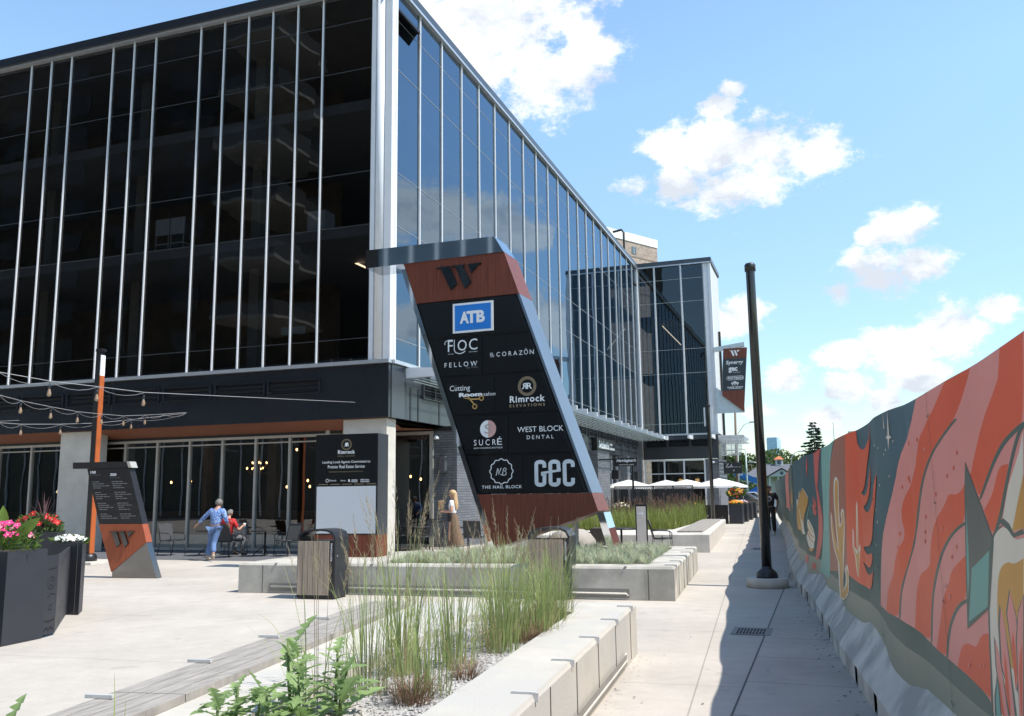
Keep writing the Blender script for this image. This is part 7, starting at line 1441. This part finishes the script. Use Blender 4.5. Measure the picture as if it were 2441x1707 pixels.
def spruce(label, x, y, h, w, seed):
    rnd.seed(seed); t = thing('spruce_tree', label, 'tree', (x, y, 0)); MB().tube([(x, y, 0), (x, y, h * .97)], [h * .022, .02], 7).build('trunk', BARK, t); c = MB(); z = h * .98
    while z > h * .12:
        k = 1 - z / h; r_ = w * (k ** .8) * rv(.7, 1.08); nb = int(5 + 9 * k)
        for i in range(nb):
            a = rv(0, 6.28); L_ = r_ * rv(.65, 1.1); d = Vector((math.cos(a), math.sin(a), 0))
            for s in range(int(8 + L_ * 14)):
                u = rnd.random(); p = Vector((x, y, z)) + d * L_ * u + Vector((0, 0, -.38 * L_ * u + .28 * L_ * u * u)); c.cur = rnd.choice((0, 0, 1)); leaf(c, p, (d.x + rv(-.6, .6), d.y + rv(-.6, .6), rv(-.5, .15)), rv(.28, .5), rv(.10, .2))
        z -= h * .032
    c.build('crown', [mat('spruce_dark', (.028, .055, .028), .7, 0, .35, 3), mat('spruce_blue', (.05, .085, .05), .7, 0, .35, 3)], t, True, False)
spruce('tall dark spruce standing alone above the hoarding', -.72, 96, 8.8, 2.9, 71)
# street poles
def pole(label, pts, r_, m, y):
    t = thing('street_pole', label, 'street lamp', (pts[0][0], y, 0)); MB().tube([(x, y, z) for x, z in pts[0:2]], [r_, r_ * .8], 8).build('pole', m, t)
    if len(pts) > 2: MB().tube([(x, y, z) for x, z in pts[1:]], r_ * .6, 6).build('arm', m, t); p = pts[-1]; MB().obox((p[0], y, p[1] - .03), .55, .22, .1).build('lamp_head', m, t)
    return t
TEAL = mat('galvanised_green', (.42, .50, .46), .5); pole('galvanised street pole with a short arm left of the big lamp post', [(-6.8, 0), (-6.77, 5.55), (-7.1, 5.6), (-8.2, 5.5)], .085, TEAL, 85)
pole('tall wooden utility pole behind the projecting banner', [(-6.85, 0), (-6.62, 9.6)], .11, mat('pole_wood', (.20, .14, .10), .85), 75); pole('slim street lamp with long curved arm beside the banner foot', [(-6.75, 0), (-6.6, 6.4), (-6.0, 7.2), (-5.3, 7.4)], .05, TEAL, 75.5)
pole('arched pale street lamp over the white house roof', [(-2.65, 0), (-2.65, 3.8), (-2.5, 4.6), (-2.2, 4.95), (-1.7, 5.05)], .07, mat('pale_lamp_steel', (.62, .63, .62), .5), 80); pole('slim street lamp standing behind the hoarding right of the spruce', [(.78, 0), (.8, 6.0)], .06, TEAL, 60); pole('street lamp with a long low arm behind the hoarding', [(3.6, 0), (3.3, 4.7), (2.8, 5.3), (1.9, 5.38)], .045, TEAL, 60.4); pole('short curved street lamp left of the big lamp post', [(-5.3, 0), (-5.45, 3.6), (-5.8, 4.25), (-6.3, 4.4)], .06, mat('pale_lamp_steel', (.62, .63, .62), .5), 84.8)
# blue boom lift
BL = thing('boom_lift', 'blue boom lift with raised arm parked across the street', 'lift', (-6.2, 87, 0)); blu = mat('lift_blue', (.02, .16, .42), .45); 
c = MB(); c.prism([(-8.15, 3.15), (-8.0, 3.42), (-7.3, 3.40), (-5.3, 2.62), (-5.2, 2.2), (-5.6, 2.2)], 86.6, 87.1, 'y'); c.build('upper_arm', blu, BL); c = MB(); c.prism([(-5.6, 2.3), (-5.9, 2.2), (-7.1, 1.55), (-6.9, 1.2), (-5.3, 1.9)], 86.65, 87.05, 'y'); c.build('lower_arm', blu, BL)
MB().tube([(-7.9, 86.85, 3.2), (-7.3, 86.85, 2.55)], .05, 6).build('ram', WHITE_M, BL); MB().box(-7.4, 86, .6, -4.4, 88, 1.45).build('chassis', blu, BL); c = MB(); c.text('GS', lambda a, b: (a, 86.59, b), -7.75, 3.16, .5, .2, bold=.03); c.build('lettering', WHITE_T, BL, True, False)
for x in (-7.0, -4.8):
    for y in (86.0, 87.9): c = MB(); c.X = Matrix.Translation((x, y, .45)) @ Matrix.Rotation(math.pi / 2, 4, 'X'); c.lathe([(.45, -.15), (.45, .15), (.2, .16), (0, .16)], (0, 0, 0), 20); c.build('wheel', mat('tyre_black', (.015, .015, .015), .8), BL)
# parked cars
GLC = mat('car_glass', (.03, .04, .045), .05, spec=1.0, coat=1); TYRE = mat('tyre_black', (.015, .015, .015), .8); RIM = mat('alloy_rim', (.45, .45, .46), .3, .9)
def car(label, x, y, paint, rz=0, s=1.):
    t = thing('parked_car', label, 'car', (x, y, 0), rz, 'cars parked across the street'); L_ = 4.6; Wd = 1.82
    prof = [(-2.3, .35), (-2.32, .75), (-2.2, .95), (-1.75, 1.02), (2.0, 1.02), (2.22, .92), (2.3, .6), (2.28, .3)]
    c = MB()
    def ring(y0, k): return [(p[0] * (1 - .02 * k), y0, p[1] - .03 * k) for p in prof]
    sec = [ring(-Wd / 2 + .08, 2), ring(-Wd / 2, 0), ring(Wd / 2, 0), ring(Wd / 2 - .08, 2)]; n = len(prof); c.add([p for q in sec for p in q], [(k * n + i, k * n + (i + 1) % n, (k + 1) * n + (i + 1) % n, (k + 1) * n + i) for k in range(3) for i in range(n)] + [tuple(range(n)), tuple(range(3 * n, 4 * n))]); c.build('body', paint, t, False)
    cab = [(-2.05, 1.0), (-1.55, 1.58), (.35, 1.62), (1.25, 1.02)]; c = MB(); c.add([(p[0], -.85 + .14 * (p[1] > 1.2), p[1]) for p in cab] + [(p[0], .85 - .14 * (p[1] > 1.2), p[1]) for p in cab], [(0, 1, 2, 3), (4, 5, 6, 7), (1, 2, 6, 5), (0, 1, 5, 4), (2, 3, 7, 6)]); c.build('cabin', paint, t, False)
    for sg in (-1, 1):
        for poly in ([(-1.85, 1.06), (-1.45, 1.5), (-.6, 1.53), (-.6, 1.06)], [(-.5, 1.06), (-.5, 1.53), (.28, 1.55), (1.05, 1.06)]): c = MB(); c.add([(p[0], sg * (.86 - .14 * max(0, (p[1] - 1.0) / .6)), p[1]) for p in poly], [(0, 1, 2, 3)]); c.build('side_window', GLC, t, False, False)
    c = MB(); c.add([(.40, -.66, 1.59), (.40, .66, 1.59), (1.24, .78, 1.05), (1.24, -.78, 1.05)], [(0, 1, 2, 3)]); c.X = Matrix.Translation((.03, 0, .02)); b_ = c.build('windscreen', GLC, t, False, False); b_.location = (.03, 0, .02)
    for wx in (-1.42, 1.42):
        for sg in (-1, 1):
            c = MB(); c.X = Matrix.Translation((wx, sg * (Wd / 2 - .1), .34)) @ Matrix.Rotation(sg * -math.pi / 2, 4, 'X'); c.lathe([(.34, -.1), (.34, .09), (.30, .115), (.24, .115)], (0, 0, 0), 24); w = c.build('wheel', TYRE, t, False); c = MB(); c.X = Matrix.Translation((wx, sg * (Wd / 2 - .1), .34)) @ Matrix.Rotation(sg * -math.pi / 2, 4, 'X'); c.lathe([(.235, .09), (.235, .118), (.2, .122), (.06, .112), (0, .12)], (0, 0, 0), 20)
            for k in range(5): a = k * 1.2566; c.add([(.05 * math.cos(a + 1.57), .05 * math.sin(a + 1.57), .124), (.21 * math.cos(a), .21 * math.sin(a), .124), (.05 * math.cos(a - 1.57), .05 * math.sin(a - 1.57), .124)], [(0, 1, 2)])
            c.build('rim', RIM, w, False)
    for sg in (-1, 1): MB().obox((2.2, sg * .66, .72), .12, .36, .14).build('headlight', mat('headlamp', (.7, .7, .68), .1, coat=1), t, False); MB().obox((-2.27, sg * .7, .85), .08, .26, .2).build('tail_light', mat('tail_lamp', (.4, .02, .02), .2), t, False); MB().obox((.95, sg * .98, 1.05), .14, .18, .12).build('mirror', paint, t, False)
    return t
car('bronze car parked at the end of the sidewalk beyond the flower boxes', -6.42, 74.2, mat('bronze_paint', (.24, .20, .165), .25, .5, .05, 2, coat=.8)); car('white car parked behind the bronze car', -6.0, 79.5, mat('white_paint', (.75, .75, .74), .25, 0, .03, 2, coat=.8))
# ------------------------------------------------------------------ block behind the camera, seen mirrored in the glass and steel
BK = thing('balcony_block', 'dark apartment block behind the viewer, only mirrored in the glass', 'building', (-40, -14, 0)); dkb = brick('dark_brown_brick', (.032, .024, .018), (.024, .018, .014), (.02, .016, .013), .6, .2, ms=.02)
MB().box(-85, -30, 12, -30.2, -14, 52).build('upper_wall', dkb, BK); MB().box(-85, -30, 0, -11, -13, 12).build('podium', mat('podium_dark', (.05, .055, .055), .3), BK); MB().box(-30, -30, 12.1, -15, -14, 23).build('rear_wing', mat('rear_glass_blue', (.10, .135, .165), .3, 0, .3, .25), BK); MB().box(-30, -30, 23.1, -25, -14.5, 47).build('rear_upper', dkb, BK)
for x in [-84 + 1.95 * i for i in range(38)]: MB().box(x, -12.98, .2, x + .1, -12.85, 11.9).build('podium_fin', WHITE_M, BK)
for x in [-29.5 + 1.95 * i for i in range(8)]: MB().box(x, -13.98, 12.3, x + .24, -13.85, 22.9).build('wing_fin', WHITE_M, BK)
for k in range(8):
    z = 14.5 + 4.4 * k; b_ = MB().box(-41.5, -13.98, z, -36.6, -6.5, z + .26).build('balcony', mat('balcony_slab', (.40, .39, .37), .7), BK); c = MB(); c.box(-41.5, -6.56, z + .26, -36.65, -6.52, z + 1.35); c.box(-36.65, -13.9, z + .26, -36.61, -6.5, z + 1.35); c.build('balcony_rail', mat('balcony_glass', (.09, .10, .11), .2), b_)
    MB().box(-41, -13.98, z + .4, -37, -13.93, z + 2.6).build('balcony_door', mat('far_window', (.1, .14, .16), .15), BK)
for k in range(11):
    z = 14 + 3.3 * k
    for x in (-80, -73, -66, -59, -52): MB().box(x, -13.99, z, x + 3.4, -13.94, z + 1.9).build('window', mat('dim_window', (.035, .04, .045), .1), BK)
